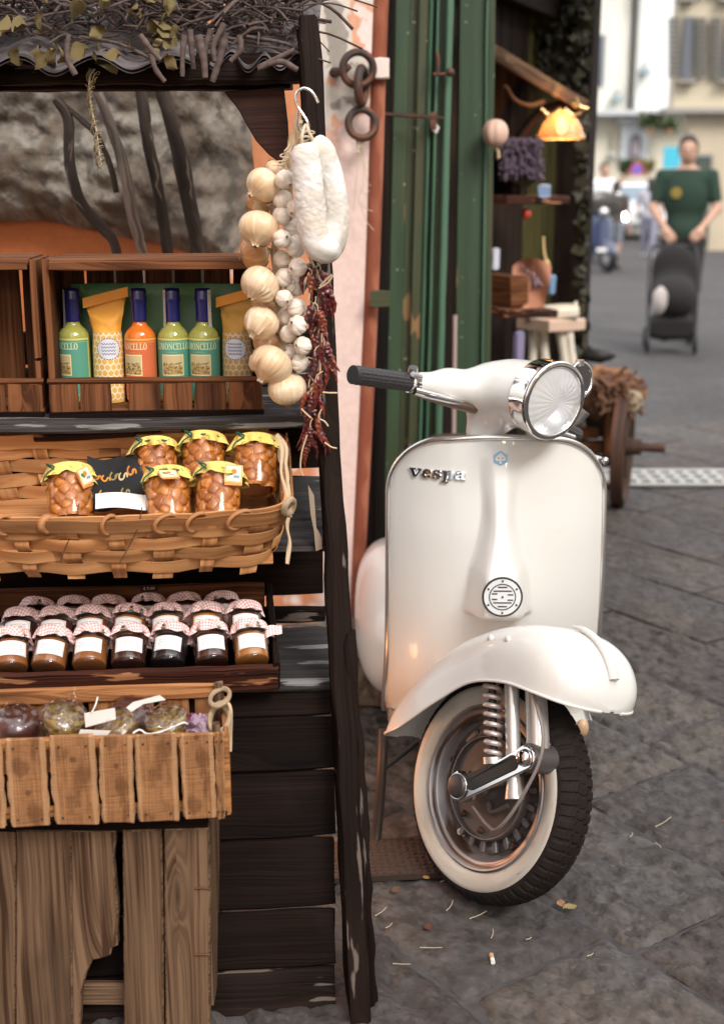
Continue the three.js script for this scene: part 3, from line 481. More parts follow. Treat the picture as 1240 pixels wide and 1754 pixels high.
  const bag = (px, bg, line, oval, paper, top, text, yaw, flare) => {
    const p = at(px, 650, 2.60), b = thing('confectionery_bag', text, 'bag', [p.x, o.y + 0.012, p.z - 0.002], yaw);
    part(b, 'net_body', surf(48, 14, (u, v) => { const a = u * 2 * PI, q = 0.0275 * (1 - 0.06 * v + 0.05 * N3(cos(a) * 2 + 9, v * 4, sin(a) * 2 + 9, 3)); return [-q * cos(a) * 1.02, v * 0.128, q * sin(a) * 0.9, u, v]; }, { closedU: true }), net(bg, line, oval));
    part(b, 'paper_top', surf(40, 16, (u, v) => { const a = u * 2 * PI, fl = v ** 1.5, w = lerp(0.025, flare, fl), d = lerp(0.0225, 0.0025, min(1, v * 1.6)); const cx = Math.sign(cos(a)) * abs(cos(a)) ** lerp(1, 0.35, v); return [-w * cx * (1 + 0.05 * N3(u * 6, v * 4, 4)), 0.120 + v * 0.077 + 0.010 * fl * (-cx), d * sin(a) + 0.006 * sin(v * 7 + px) * v + 0.003 * N3(u * 14, v * 8, px)]; }, { closedU: true }), mat(paper, { roughness: 0.6, sheen: 0.2 }));
    part(b, 'folded_edge', surf(16, 3, (u, v) => [(u - 0.5) * 2 * flare * 1.01, 0.180 + v * 0.018 + 0.010 * (u - 0.5) * 2, 0.0055 + 0.006 * sin(7 + px) + 0.001 * sin(u * 9)]), mat(top, { roughness: 0.55 }));
  };
  bag(188, '#e0b25a', '#efe2c4', '#6f6fa0', [0.80, 0.36, 0.045], [0.78, 0.30, 0.03], 'yellow net bag with an orange paper top between the left bottle and the orange bottle', 0.1, 0.040);
  bag(408, '#c89a4e', '#cfc7b4', '#4a6aa8', [0.55, 0.30, 0.055], [0.74, 0.29, 0.03], 'brown net bag with a blue oval seal at the right end of the bottle crate', -0.25, 0.036);
}
// ---------------------------------------------------------------- the chip basket
const cloud = (s, a) => rng(s * 31 + a);
{
  const o = at(205, 982, 2.27), b = thing('chip_basket', 'shallow woven chestnut-strip basket tilted forward on the middle shelf', 'basket', o, SY);
  b.rotation.order = 'YXZ'; b.rotation.x = 0.27; b.updateMatrixWorld(true);
  const W = 0.566, Dp = 0.27, H = 0.112, ex = 9, tab = []; let L = 0;
  for (let i = 0; i <= 720; i++) { const a = i / 720 * 2 * PI, x = W / 2 * Math.sign(cos(a)) * abs(cos(a)) ** (2 / ex), z = Dp / 2 * Math.sign(sin(a)) * abs(sin(a)) ** (2 / ex); if (i) L += Math.hypot(x - tab[i - 1][0], z - tab[i - 1][1]); tab.push([x, z, L]); }
  const on = (s) => { s = md(s, L); let lo = 0, hi = 720; while (hi - lo > 1) { const m = lo + hi >> 1; tab[m][2] < s ? lo = m : hi = m; } const t = (s - tab[lo][2]) / (tab[hi][2] - tab[lo][2] || 1), x = lerp(tab[lo][0], tab[hi][0], t), z = lerp(tab[lo][1], tab[hi][1], t), dx = tab[hi][0] - tab[lo][0], dz = tab[hi][1] - tab[lo][1], l = Math.hypot(dx, dz) || 1; return [x, z - Dp / 2, dz / l, -dx / l]; };
  const wob = (s) => 0.006 * sin(s * 2 * PI / L * 2 + 1.2) - 0.006;
  // a point on the basket's wall: s along the perimeter, y up, r outwards
  const P = (s, y, r) => { const [x, z, nx, nz] = on(s), f = 1 + 0.10 * (y / H - 1) - 0.0; const sag = z > -Dp / 2 ? 0.010 * (1 - (2 * x / W) ** 2) : 0; return [x * f + nx * r, y + (z < -Dp * 0.6 ? 0.012 * y / H : 0) - sag * 0.5, (z + Dp / 2) * f - Dp / 2 + nz * (r + sag * 0.6)]; };
  const N = 20, p = L / N, A = 0.0052;
  const ribbon = (n, f, wid, thk, seed) => { // f(t) -> { s, y, r, across: 'y' or 's' }
    const pos = [], uv = [], idx = [];
    for (let i = 0; i <= n; i++) { const q = f(i / n); for (const [k, [e, d]] of [[-1, -1], [1, -1], [1, 1], [-1, 1], [-1, -1]].entries()) { const h = e * wid / 2 * (1 + 0.08 * N3(i * 0.3, e * 5, seed)), c = q.up ? P(q.s + h, q.y, q.r + d * thk / 2) : P(q.s, q.y + h, q.r + d * thk / 2); pos.push(...c); uv.push(q.len + seed * 0.37, k * 0.5 * wid + seed * 0.13); } }
    for (let i = 0; i < n; i++) for (let k = 0; k < 4; k++) { const a = i * 5 + k, c = a + 5; idx.push(a, a + 1, c, a + 1, c + 1, c); }
    return geoFrom(pos, idx, uv, 0.6);
  };
  const tones = [1, 0.72, 1.15, 0.86].map((k) => { const m = M.cane.clone(); m.color.setRGB(k, k, k); return m; });
  for (let row = 0; row < 4; row++) { // each band is woven from lengths of split cane
    for (let k = 0; k < 4; k++) { const s0 = L * (k / 4 + row * 0.07), s1 = s0 + L / 4 + 0.012; part(b, 'weaver', ribbon(70, (t) => { const s = lerp(s0, s1, t); return { s, y: 0.014 + row * 0.0235 + 0.0015 * N3(s * 14, row * 3, 2), r: A * cos(PI * s / p + row * PI) + 0.0006 * k, len: s }; }, 0.0225, 0.0022, row * 4 + k + 1), tones[(row + k * 3) % 4]); }
  }
  for (let k = 0; k < N; k++) { const s = k * p, wid = [0.037, 0.026, 0.032, 0.024][k % 4], tall = H + (on(s)[1] < -Dp * 0.6 ? 0.017 : 0); part(b, 'stake', ribbon(24, (t) => { const y = lerp(-0.006 - (k % 3) * 0.003, tall, t); return { s, y, r: -A * cos(k * PI + PI * (y - 0.014) / 0.0235) * (y > H - 0.02 ? 0.2 : 1), up: true, len: y }; }, wid, 0.0022, k + 31), tones[(k * 7 + 1) % 4]); }
  for (const [r, y, nm] of [[0.0062, H - 0.010, 1], [-0.0058, H - 0.009, 2]]) part(b, 'rim_band', ribbon(200, (t) => ({ s: t * L, y: y + 0.002 * N3(t * 30, nm, 2), r, len: t * L }), 0.024, 0.0034, 60 + nm), tones[nm]);
  const frontS = (px) => { const x = b.worldToLocal(at(px, 880, 2.24)).x; let best = 0, e = 9; for (let i = 0; i < 720; i++) if (tab[i][1] > 0 && abs(tab[i][0] * 1.0 - x) < e) { e = abs(tab[i][0] - x); best = tab[i][2]; } return best; };
  for (const [px, tilt] of [[20, 0.02], [96, 0.018], [226, 0.02], [290, 0.034], [352, 0.03], [430, 0.036]]) { const s = frontS(px); part(b, 'lashing', (() => { const pos = []; for (let i = 0; i <= 28; i++) { const a = i / 28 * 2 * PI; pos.push(V(...P(s + tilt * (0.5 + 0.5 * cos(a)), H - 0.010 + 0.0150 * sin(a), 0.0004 + 0.0098 * cos(a)))); } return sweep(pos, (t, a) => 0.0014 + 0.005 * abs(cos(a)), { n: 40, m: 8 }); })(), tones[2]); }
  part(b, 'base', xf(plank(W * 0.9, Dp * 0.88, 0.005, { n: 8 }), [0, 0.002, -Dp / 2], [PI / 2, 0, 0]), M.cane);
  // twisted pale cane at the right-hand end
  for (const [i, s] of [[[497, 886], [492, 850], [482, 812], [484, 770], [478, 752]], [[500, 880], [494, 840], [490, 800], [490, 765], [474, 745]], [[488, 870], [494, 846], [488, 806], [480, 786], [483, 758]], [[498, 868], [487, 846], [494, 820], [488, 785], [492, 770]], [[492, 966], [496, 930], [492, 900], [497, 874]]].entries()) part(b, 'end_lashing', sweep(s.map(([x, y], k) => b.worldToLocal(at(x, y, 2.30 + 0.02 * k + 0.01 * i))), (t, a) => 0.0032 + 0.001 * sin(2 * a + 9 * t), { m: 7, n: 36 }), M.canePale);
  part(b, 'knot', xf(new THREE.TorusGeometry(0.012, 0.0055, 10, 24), b.worldToLocal(at(495, 868, 2.27)).toArray(), [0.3, 0.9, 0.4], [1, 1.3, 1]), M.canePale);
  part(b, 'handle_stick', sweep([[60, 748], [120, 747], [180, 744], [232, 741]].map(([x, y]) => b.worldToLocal(at(x, y, 2.50))), (t) => 0.0095 - 0.002 * t, { m: 10 }), M.woodPeel);
  for (const s of [[[136, 862], [128, 900], [112, 940], [104, 962]], [[244, 868], [238, 900], [222, 935], [205, 965]]]) part(b, 'wire', sweep(s.map(([x, y]) => b.worldToLocal(at(x, y, 2.235))), 0.0009, { m: 5 }), M.iron);

  // jars of peaches
  const glass = new THREE.MeshPhysicalMaterial({ color: 0xffffff, transmission: 1, thickness: 0, roughness: 0.03, ior: 1.45, side: THREE.DoubleSide });
  const rJ = 0.040, hJ = 0.098, jarShell = lathe([[0, 0], [rJ * 0.86, 0], [rJ, 0.008], [rJ, 0.078], [rJ * 0.9, 0.088], [rJ * 0.86, 0.096]], 36);
  const peach = mat(null, { map: tex(256, 256, (u, v) => mix3([0.55, 0.20, 0.030], [0.29, 0.080, 0.012], fbm(u, v, 5, 5, 8, 4)), [3, 2]), roughness: 0.4, clearcoat: 0.25, clearcoatRoughness: 0.2, vertexColors: true }), syrup = mat([0.32, 0.10, 0.02], { roughness: 0.15 });
  const fruit = (seed) => { // halves of fruit pressed against the glass: irregular rounded cells
    const r = rng(seed + 40), cs = []; for (let lv = 0; lv < 6; lv++) for (let k = 0; k < 9; k++) cs.push([(k + 0.5 * (lv & 1) + rr(-0.3, 0.3, r)) / 9, 0.004 + lv * 0.0155 + rr(-0.005, 0.005, r), 0.8 + 0.5 * r(), r()]);
    const col = [], g = surf(110, 60, (u, v) => { const y = 0.003 + v * 0.083; let b = 9, b2 = 9, h = 0; for (const c of cs) { let du = abs(u - c[0]); du = min(du, 1 - du); const d = Math.hypot(du * 0.235, y - c[1]) / c[2]; if (d < b) { b2 = b; b = d; h = c[3]; } else if (d < b2) b2 = d; } const bump = sqrt(max(0, 1 - (b / 0.0165) ** 2)), cr = sstep(0, 0.004, b2 - b), R = 0.0285 + 0.0088 * bump * (0.4 + 0.6 * cr), a = u * 2 * PI; const k = 0.7 + 0.55 * h; col.push(k, k * (0.92 + 0.16 * h), k); return [R * cos(a), y, R * sin(a), u, v]; }, { closedU: true });
    g.setAttribute('color', new THREE.Float32BufferAttribute(col, 3)); return g;
  };
  const skirt = (seed, R, len, ruf) => surf(72, 10, (u, v) => { const a = u * 2 * PI, t = v; if (t < 0.5) { const q = t * 2; return [R * q * cos(a), 0.006 * (1 - q * q) + 0.0015 * N3(q * cos(a) * 4 + 9, q * sin(a) * 4 + 9, seed), R * q * sin(a), q * cos(a), q * sin(a)]; } const q = (t - 0.5) * 2, w = N3(u * 0 + cos(a) * 3.2 + 9, sin(a) * 3.2 + 9, seed, 3), e = R + len * ruf * q * (0.45 + 0.55 * sin(a * 9 + seed) + w); return [e * cos(a), -len * q * (1 + 0.45 * w) - 0.002 * sin(a * 9 + seed) * q, e * sin(a), (1 + q * 0.6) * cos(a), (1 + q * 0.6) * sin(a)]; }, { closedU: true });
  const clothY = mat(null, { map: tex(256, 256, (u, v) => { let c = mix3([0.80, 0.56, 0.10], [0.86, 0.66, 0.22], fbm(u, v, 6, 6, 3, 3)); return mix3(c, [0.20, 0.30, 0.08], sstep(0.70, 0.73, fbm(u, v, 9, 9, 21, 2))); }, [1, 1]), roughness: 0.85, transmission: 0.0 });
  const ribbonM = mat([0.02, 0.11, 0.075], { roughness: 0.4 }), cardM = mat(null, { roughness: 0.6, map: canvasTex(160, 160, (g, w, h) => { g.fillStyle = '#efe6c8'; g.fillRect(0, 0, w, h); g.strokeStyle = '#d9a23a'; g.lineWidth = 10; g.strokeRect(8, 8, w - 16, h - 16); g.fillStyle = '#3f7a35'; g.beginPath(); g.ellipse(52, 70, 30, 20, 0.6, 0, 7); g.fill(); g.fillStyle = '#dd7a25'; g.beginPath(); g.arc(84, 60, 24, 0, 7); g.fill(); g.fillStyle = '#7f8fb5'; g.fillRect(80, 92, 54, 26); }) }), cardBack = mat([0.72, 0.27, 0.07], { roughness: 0.7 });
  const jars = [[268, 806, 2.46, -0.52, 0.10, 'tall peach jar with a green ribbon, left in the back row of the basket', 0], [350, 796, 2.47, -0.50, -0.05, 'peach jar in the middle of the back row of the basket', 0], [438, 800, 2.44, -0.48, -0.1, 'peach jar with glints on its glass at the right end of the basket', 0], [289, 858, 2.335, -0.5, 0.1, 'peach jar with a folded orange-edged tag, left of the front pair', 1], [374, 852, 2.335, -0.5, -0.1, 'peach jar with an upright picture tag, right of the front pair', 2], [122, 852, 2.36, -0.5, 0.2, 'peach jar alone at the left side of the basket', 3]];
  for (const [i, [px, py, D, tip, roll, text, card]] of jars.entries()) {
    const t = thing('peach_jar', text, 'jar', at(px, py, D)); t.rotation.order = 'YXZ'; t.rotation.set(tip - 0.12, SY, roll * 0.4); t.updateMatrixWorld(true); t.position.add(V(0, -0.048, 0).applyQuaternion(t.quaternion));
    part(t, 'fruit', fruit(i + 3), peach); part(t, 'syrup', xf(new THREE.CylinderGeometry(0.027, 0.027, 0.082, 20), [0, 0.046, 0]), syrup); part(t, 'glass', jarShell, glass);
    part(t, 'cloth_cap', xf(skirt(i * 2.3 + 1, rJ * 0.98, 0.021, 0.55), [0, 0.098, 0]), clothY);
    part(t, 'ribbon', xf(new THREE.TorusGeometry(rJ * 0.94, 0.0016, 6, 40), [0, 0.090, 0], [PI / 2, 0, 0]), ribbonM);
    part(t, 'bow', sweep([V(-0.02, 0.085, 0.036), V(-0.034, 0.1, 0.03), V(-0.026, 0.094, 0.037), V(-0.020, 0.09, 0.04), V(-0.036, 0.075, 0.04), V(-0.04, 0.066, 0.038)], 0.0016, { m: 6 }), ribbonM);
    if (card) { const g = xf(new THREE.BoxGeometry(0.030, 0.030, 0.0012), [0, 0, 0]); const pos = card === 1 ? [0.004, 0.078, 0.046] : card === 2 ? [0.026, 0.074, 0.042] : [0.03, 0.07, 0.036], rot = card === 1 ? [-0.75, 0.1, 0.25] : card === 2 ? [0.3, 0.25, -0.05] : [0.1, 0.9, 0.5]; part(t, 'tag', g, cardM, pos, rot); part(t, 'tag', xf(g, [0, -0.004, -0.004]), cardBack, pos, [rot[0] - 0.2, rot[1], rot[2] + 0.1]).userData.label = 'orange back leaf of the tag'; }
  }
  const cloth = surf(26, 12, (u, v) => { const q = b.worldToLocal(at(lerp(150, 245, u), lerp(872, 782, v) + 5 * sin(u * 5), lerp(2.34, 2.46, v))); return [q.x, q.y + 0.004 * N3(u * 4, v * 4, 3), q.z, u, v]; });
  cloth.applyMatrix4(b.matrixWorld);
  single('patterned_cloth', cloth, mat(null, { roughness: 0.8, map: canvasTex(256, 200, (g, w, h) => { g.fillStyle = '#15171a'; g.fillRect(0, 0, w, h); g.lineWidth = 7; const c = ['#c9792c', '#d08a30', '#8f7f4a', '#c7b58a']; [[40, 60, 14], [80, 66, 12], [120, 60, 15], [160, 72, 13], [200, 64, 14], [70, 130, 12], [170, 130, 12]].forEach(([x, y, q], i) => { g.strokeStyle = c[i % 4]; g.beginPath(); g.arc(x, y, q, 0, 4.4); g.stroke(); g.beginPath(); g.arc(x + 17, y + 6, q * 0.6, 3, 7); g.stroke(); }); }) }), 'black printed cloth with orange scrolls lying between the peach jars', 'cloth');
  const card = surf(8, 8, (u, v) => { const q = at(lerp(164, 250, u), lerp(872, 846, v), lerp(2.31, 2.36, v)); return [q.x, q.y + 0.003 * sin(u * 4), q.z]; });
  single('white_card', card, M.paper, 'sheet of white paper lying in the front of the basket', 'paper');

  // ------------------------------------------------------------- the jam crate
  const oc = at(477, 1186, 2.28), Wc = 0.545, Dc = 0.280, c = thing('jam_crate', 'low weathered crate with peeling brown paint, full of jam jars', 'crate', oc, SY);
  c.rotation.order = 'YXZ'; c.rotation.x = 0.20; c.updateMatrixWorld(true);
  part(c, 'front_board', xf(plank(Wc, 0.050, 0.013, { n: 24, jit: 0.0016, seed: 201 }), [-Wc / 2, 0.026, -0.006]), M.woodPeel);
  part(c, 'back_board', xf(plank(Wc - 0.03, 0.060, 0.012, { n: 16, seed: 202 }), [-Wc / 2 - 0.004, 0.034, -Dc + 0.006]), M.woodRed);
  part(c, 'side_board', xf(plank(Dc, 0.056, 0.012, { n: 10, seed: 203, jit: 0.0016 }), [-0.006, 0.03, -Dc / 2 - 0.004], [0, PI / 2 + 0.03, 0]), M.woodWorn);
  part(c, 'side_board', xf(plank(Dc, 0.056, 0.012, { n: 10, seed: 204 }), [-Wc + 0.006, 0.03, -Dc / 2], [0, PI / 2, 0]), M.woodWorn);
  part(c, 'base_board', xf(plank(Wc - 0.02, Dc - 0.01, 0.006, { seed: 205 }), [-Wc / 2, 0.003, -Dc / 2], [PI / 2, 0, 0]), M.woodDark);
  const tagM = mat(null, { roughness: 0.5, map: canvasTex(256, 96, (g, w, h) => { g.fillStyle = '#3a1a12'; g.fillRect(0, 0, w, h); g.fillStyle = '#efe4d6'; g.font = 'bold 62px sans-serif'; g.textAlign = 'center'; g.fillText('€ 7,00', w / 2, 68); }) });
  const pt = single('price_tag', new THREE.BoxGeometry(0.032, 0.011, 0.0016), tagM, 'small brown price tag reading € 7,00 on the back of the jam crate', 'price tag', undefined, c.localToWorld(V(-Wc * 0.425, 0.0625, -Dc + 0.0145)).toArray(), [0.15, SY, 0.02]);
  const gingham = mat(null, { roughness: 0.85, map: canvasTex(256, 256, (g, w, h) => { g.fillStyle = '#fbf8f5'; g.fillRect(0, 0, w, h); g.fillStyle = 'rgba(190,50,62,.25)'; for (let i = 0; i < 16; i++) { g.fillRect(i * 16, 0, 8, h); g.fillRect(0, i * 16, w, 8); } }) });
  gingham.map.wrapS = gingham.map.wrapT = THREE.RepeatWrapping; gingham.map.repeat.set(0.34, 0.34);
  const labM = mat(null, { roughness: 0.6, map: canvasTex(256, 160, (g, w, h) => { g.fillStyle = '#efeff0'; g.fillRect(0, 0, w, h); g.strokeStyle = '#a9a9b2'; g.lineWidth = 4; g.strokeRect(10, 10, w - 20, h - 20); g.fillStyle = '#84848e'; const r = rng(12); for (let i = 0; i < 4; i++) { let x = 44 + 10 * (i % 2); while (x < w - 60) { const l = 8 + 22 * r(); g.fillRect(x, 44 + i * 22, l, 6); x += l + 6; } } }) });
  const rj = 0.0305, hj = 0.072, shell = lathe([[0, 0.004], [rj * 0.62, 0.0035], [rj * 0.8, 0], [rj * 0.93, 0.002], [rj, 0.008], [rj, 0.052], [rj * 0.93, 0.060], [rj * 0.86, 0.063]], 32), jam = lathe([[0, 0.0065], [rj * 0.9, 0.0065], [rj * 0.955, 0.011], [rj * 0.955, 0.052], [0, 0.054]], 28), lid = lathe([[rj * 0.98, 0.059], [rj * 0.98, 0.071], [rj * 0.9, 0.0735], [0, 0.0735]], 28);
  const labJ = new THREE.CylinderGeometry(rj * 1.012, rj * 1.012, 0.027, 24, 1, true, -0.82, 1.64);
  const jamC = { dark: [0.055, 0.018, 0.012], black: [0.016, 0.011, 0.014], brown: [0.27, 0.10, 0.03], amber: [0.52, 0.20, 0.022], honey: [0.36, 0.145, 0.03], red: [0.27, 0.045, 0.014], plum: [0.12, 0.032, 0.018] };
  const jamM = {}; for (const k in jamC) jamM[k] = mat(jamC[k], { roughness: 0.25, clearcoat: 0.7, clearcoatRoughness: 0.1 });
  const rows = [[1112, 2.32, [[20, 'brown'], [88, 'brown'], [156, 'brown'], [222, 'dark'], [291, 'black'], [361, 'dark'], [430, 'honey']], 'front', ['second jar from the left edge', 'jar at the left edge', 'third jar from the left with brown contents', 'dark jar under the amber one', 'black jar in the middle', 'dark jar second from the right', 'honey-brown jar with cloth corner sticking out']],
    [1078, 2.395, [[36, 'dark'], [97, 'plum'], [158, 'brown'], [221, 'amber'], [287, 'brown'], [354, 'amber'], [420, 'plum']], 'middle', ['jar outermost on the left', 'jar next to the left edge of the picture', 'brown jar with a wide label', 'amber jar of the left half', 'brown jar between the two amber ones', 'amber jar of the right half', 'dark red jar at the right end']],
    [1060, 2.468, [[62, 'dark'], [127, 'brown'], [186, 'brown'], [256, 'dark'], [318, 'red'], [382, 'plum']], 'back', ['outermost jar on the left', 'second jar from the left', 'third jar from the left', 'jar hidden most by the amber one', 'red jar', 'jar at the right end']]];
  rows.forEach(([py, D, list, rowName, texts], ri) => list.forEach(([px, kind], i) => {
    const y = py + (300 - px) * 0.03, t = thing('jam_jar', texts[i] + ', ' + rowName + ' row of the jam crate', 'jar', at(px, y, D), 0, 'jam jars with checked cloth caps');
    t.rotation.order = 'YXZ'; t.rotation.set(-0.86 + 0.05 * N3(px * 0.1, ri, 2), SY + 0.12 * N3(px * 0.07, ri, 5), 0.07 * N3(px * 0.09, ri, 8)); t.updateMatrixWorld(true); t.position.add(V(0, -0.036, 0).applyQuaternion(t.quaternion));
    part(t, 'jam', jam, jamM[kind]); part(t, 'glass', shell, glass); part(t, 'lid', lid, M.alu);
    part(t, 'label', labJ, labM, [0, 0.033, 0], [0, 0.25 * N3(px * 0.2, ri, 11), 0]);
    part(t, 'cloth_cap', xf(skirt(px * 0.37 + ri, rj * 1.04, 0.020, 0.42), [0, 0.075, 0], [0, px, 0]), gingham);
    part(t, 'tie', xf(new THREE.TorusGeometry(rj * 1.03, 0.0011, 5, 32), [0, 0.063, 0], [PI / 2, 0, 0]), M.string);
    if (ri === 0 && px === 430) part(t, 'cloth_corner', surf(8, 6, (u, v) => [0.026 + u * 0.030, 0.066 - v * 0.020 * (1 - u * 0.3) + 0.004 * u, 0.012 + 0.004 * sin(u * 5) - v * 0.004, u, v]), gingham);
  }));
}
// ---------------------------------------------------------------- the slatted crate of small cellophaned jars, and the plank crate it stands on
{
  const o = at(390, 1398, 2.0), W = 0.40, H = 0.137, Dp = 0.165, c = thing('slatted_crate', 'raw sawn wooden crate with upright slats, second from the bottom of the pile', 'crate', o, SY);
  const px = mpp(1330, 2.0), xs = [[-45, 18], [24, 90], [97, 172], [178, 233], [238, 308], [314, 371], [372, 387]];
  const sawn = [0, 1].map((q) => { const T = (u, v) => { const e = min(v, 1 - v) + 0.07 * (fbm(u, v, 3, 2, 340 + q, 4) - 0.5), f = fbm(u, v, 4, 46, 350 + q, 3), saw = fbm(u, v, 110, 2, 360 + q, 3), bl = fbm(u, v, 4, 3, 370 + q, 4); let c = mix3([0.36, 0.18, 0.082], [0.17, 0.074, 0.032], clamp(0.2 + 1.1 * (f - 0.4) + 0.8 * (saw - 0.5))); c = mix3(c, [0.105, 0.045, 0.020], 0.6 * sstep(0.42, 0.72, bl)); c = mix3(c, [0.45, 0.26, 0.135], 0.75 * sstep(0.16, 0.11, e)); const kx = (u - 0.42 - 0.3 * q) * 2.4, ky = v - 0.5, k = kx * kx + ky * ky; c = mix3(c, [0.045, 0.018, 0.010], 0.55 * sstep(0.010, 0.002, k + 0.006 * (f - 0.5))); return c; };
    return mat(null, { map: tex(512, 256, T, [1, 1]), bumpMap: gray(512, 128, (u, v) => 0.5 * fbm(u, v, 110, 3, 360 + q, 3) + 0.5 * fbm(u, v, 4, 40, 350 + q, 3), [1, 1]), bumpScale: 0.0016, roughness: 0.85, specularIntensity: 0.25 }); });
  xs.forEach(([a, b], i) => { const g = plank(H + ((i * 2) % 5) * 0.0016, (b - a) * px, 0.009, { n: 16, jit: 0.0021, seed: 300 + i, bev: 0.002 }); { const p = g.attributes.position, u = g.attributes.uv, wd = (b - a) * px; for (let k = 0; k < p.count; k++) u.setXY(k, (p.getX(k) / H + 0.5) * 0.9 + 0.37 * i, clamp(p.getY(k) / wd + 0.5, 0.01, 0.99)); } part(c, 'slat', xf(g, [((a + b) / 2 - 390) * px, H / 2 + 0.001 * (i % 3), 0.0012 * (i % 2)], [0, 0, PI / 2 + 0.012 * ((i % 3) - 1)]), sawn[i % 2]); });
  part(c, 'rail', xf(plank(W, 0.02, 0.012, { seed: 311 }), [-W / 2, H - 0.012, -0.012]), M.woodRaw); part(c, 'rail', xf(plank(W, 0.02, 0.012, { seed: 312 }), [-W / 2, 0.012, -0.012]), M.woodRaw);
  part(c, 'back_rail', xf(plank(W - 0.012, 0.026, 0.010, { seed: 313 }), [-W / 2 - 0.004, H + 0.004, -Dp]), M.woodRaw);
  for (let i = 0; i < 7; i++) part(c, 'back_slat', xf(plank(H - 0.004, W / 7 - 0.008, 0.008, { seed: 320 + i }), [-W * (i + 0.5) / 7, H / 2 - 0.004, -Dp - 0.006], [0, 0, PI / 2]), M.woodRaw);
  part(c, 'end_board', xf(plank(Dp, H * 0.94, 0.009, { seed: 331, jit: 0.002, n: 8 }), [-0.001, H / 2 - 0.004, -Dp / 2 - 0.004], [0, PI / 2 + 0.02, 0]), M.woodRaw);
  part(c, 'corner_post', xf(plank(H + 0.022, 0.018, 0.014, { seed: 332 }), [-0.012, H / 2 + 0.012, -Dp + 0.014], [0, 0, PI / 2]), M.woodGrey);
  part(c, 'corner_post', xf(plank(H + 0.006, 0.016, 0.014, { seed: 333 }), [-0.014, H / 2 + 0.003, -0.026], [0, 0, PI / 2]), M.woodGrey);
  part(c, 'base_board', xf(plank(W, Dp, 0.006, { seed: 334 }), [-W / 2, 0.004, -Dp / 2], [PI / 2, 0, 0]), M.woodDark);
  for (const [y, k] of [[H + 0.012, 0], [H - 0.006, 1], [H - 0.014, 2]]) part(c, 'raffia_tie', xf(new THREE.TorusGeometry(0.014, 0.0032, 8, 28), [-0.010, y, -Dp * (k ? 0.45 : 0.7)], [PI / 2 + 0.3 * k, 0.25, 0], [1.15, 2.4, 1.2]), M.canePale);
  part(c, 'raffia_end', sweep([V(-0.004, H + 0.012, -Dp * 0.6), V(0.006, H + 0.01, -Dp * 0.5), V(0.006, H - 0.04, -Dp * 0.45), V(0.005, H - 0.06, -Dp * 0.4)], 0.003, { m: 7 }), M.canePale);
  const nails = []; for (const [a, b] of xs.slice(1)) for (const e of [0.2, 0.8]) for (const y of [0.011, H - 0.010]) nails.push(xf(new THREE.CylinderGeometry(0.0016, 0.0016, 0.002, 8), [(lerp(a, b, e) - 390) * px, y, 0.0055], [PI / 2, 0, 0]));
  const nl = part(c, 'nail', mergeGeometries(nails), M.iron); nl.userData.kind = 'stuff';
  // small jars wrapped in cellophane, lying in the crate with their lids and bases up
  const glass = new THREE.MeshPhysicalMaterial({ color: 0xffffff, transmission: 1, thickness: 0, roughness: 0.04, ior: 1.45, side: THREE.DoubleSide });
  const film = new THREE.MeshPhysicalMaterial({ color: new THREE.Color(0.93, 0.90, 0.93), transmission: 1, thickness: 0, roughness: 0.06, ior: 1.6, side: THREE.DoubleSide });
  const R = 0.034, shell = lathe([[0, 0.002], [R * 0.7, 0.001], [R * 0.92, 0], [R, 0.006], [R, 0.04], [R * 0.9, 0.048], [0, 0.049]], 32), fill = lathe([[0, 0.006], [R * 0.94, 0.006], [R * 0.95, 0.04], [0, 0.043]], 28);
  const olive = mat(null, { map: tex(256, 256, (u, v) => mix3([0.30, 0.22, 0.045], [0.10, 0.055, 0.016], sstep(0.35, 0.65, fbm(u, v, 12, 12, 6, 4))), [2, 2]), roughness: 0.3, clearcoat: 0.6 }), violet = mat([0.30, 0.045, 0.14], { roughness: 0.5 }), dark = mat([0.07, 0.025, 0.018], { roughness: 0.3, clearcoat: 0.5 });
  const defs = [[110, 1240, 2.085, olive, 'small cellophaned jar at the left edge of the slatted crate'], [30, 1246, 2.08, dark, 'small jar beyond the left edge of the picture in the slatted crate'], [203, 1254, 2.07, olive, 'small olive-green jar in the middle of the slatted crate'], [288, 1246, 2.075, olive, 'small olive jar with a white ring, right of the middle of the slatted crate'], [225, 1232, 2.13, dark, 'small dark jar at the back of the slatted crate']];
  defs.forEach(([x, y, D, m, text], i) => {
    const t = thing('preserve_jar', text, 'jar', at(x, y, D)); t.rotation.order = 'YXZ'; t.rotation.set(PI - 0.28 + 0.2 * sin(i * 3), SY + 0.3 * sin(i * 2.2), 0.25 * cos(i * 5)); t.rotation.x *= -1; t.updateMatrixWorld(true); t.position.add(V(0, -0.024, 0).applyQuaternion(t.quaternion));
    part(t, 'contents', fill, m); part(t, 'glass', shell, glass);
    const wrap = surf(48, 26, (u, v) => { const a = u * 2 * PI, b = v * PI, n = 1.10 + 0.14 * N3(cos(a) * sin(b) * 4 + 9, cos(b) * 4 + 9, sin(a) * sin(b) * 4 + 9, i + 2) + 0.06 * abs(N3(cos(a) * sin(b) * 9 + 9, cos(b) * 9 + 9, sin(a) * sin(b) * 9 + 9, i)); return [R * n * sin(b) * cos(a), 0.024 - 0.030 * n * Math.sign(cos(b)) * abs(cos(b)) ** 0.5, R * n * sin(b) * sin(a)]; });
    part(t, 'cellophane', wrap, film);
  });
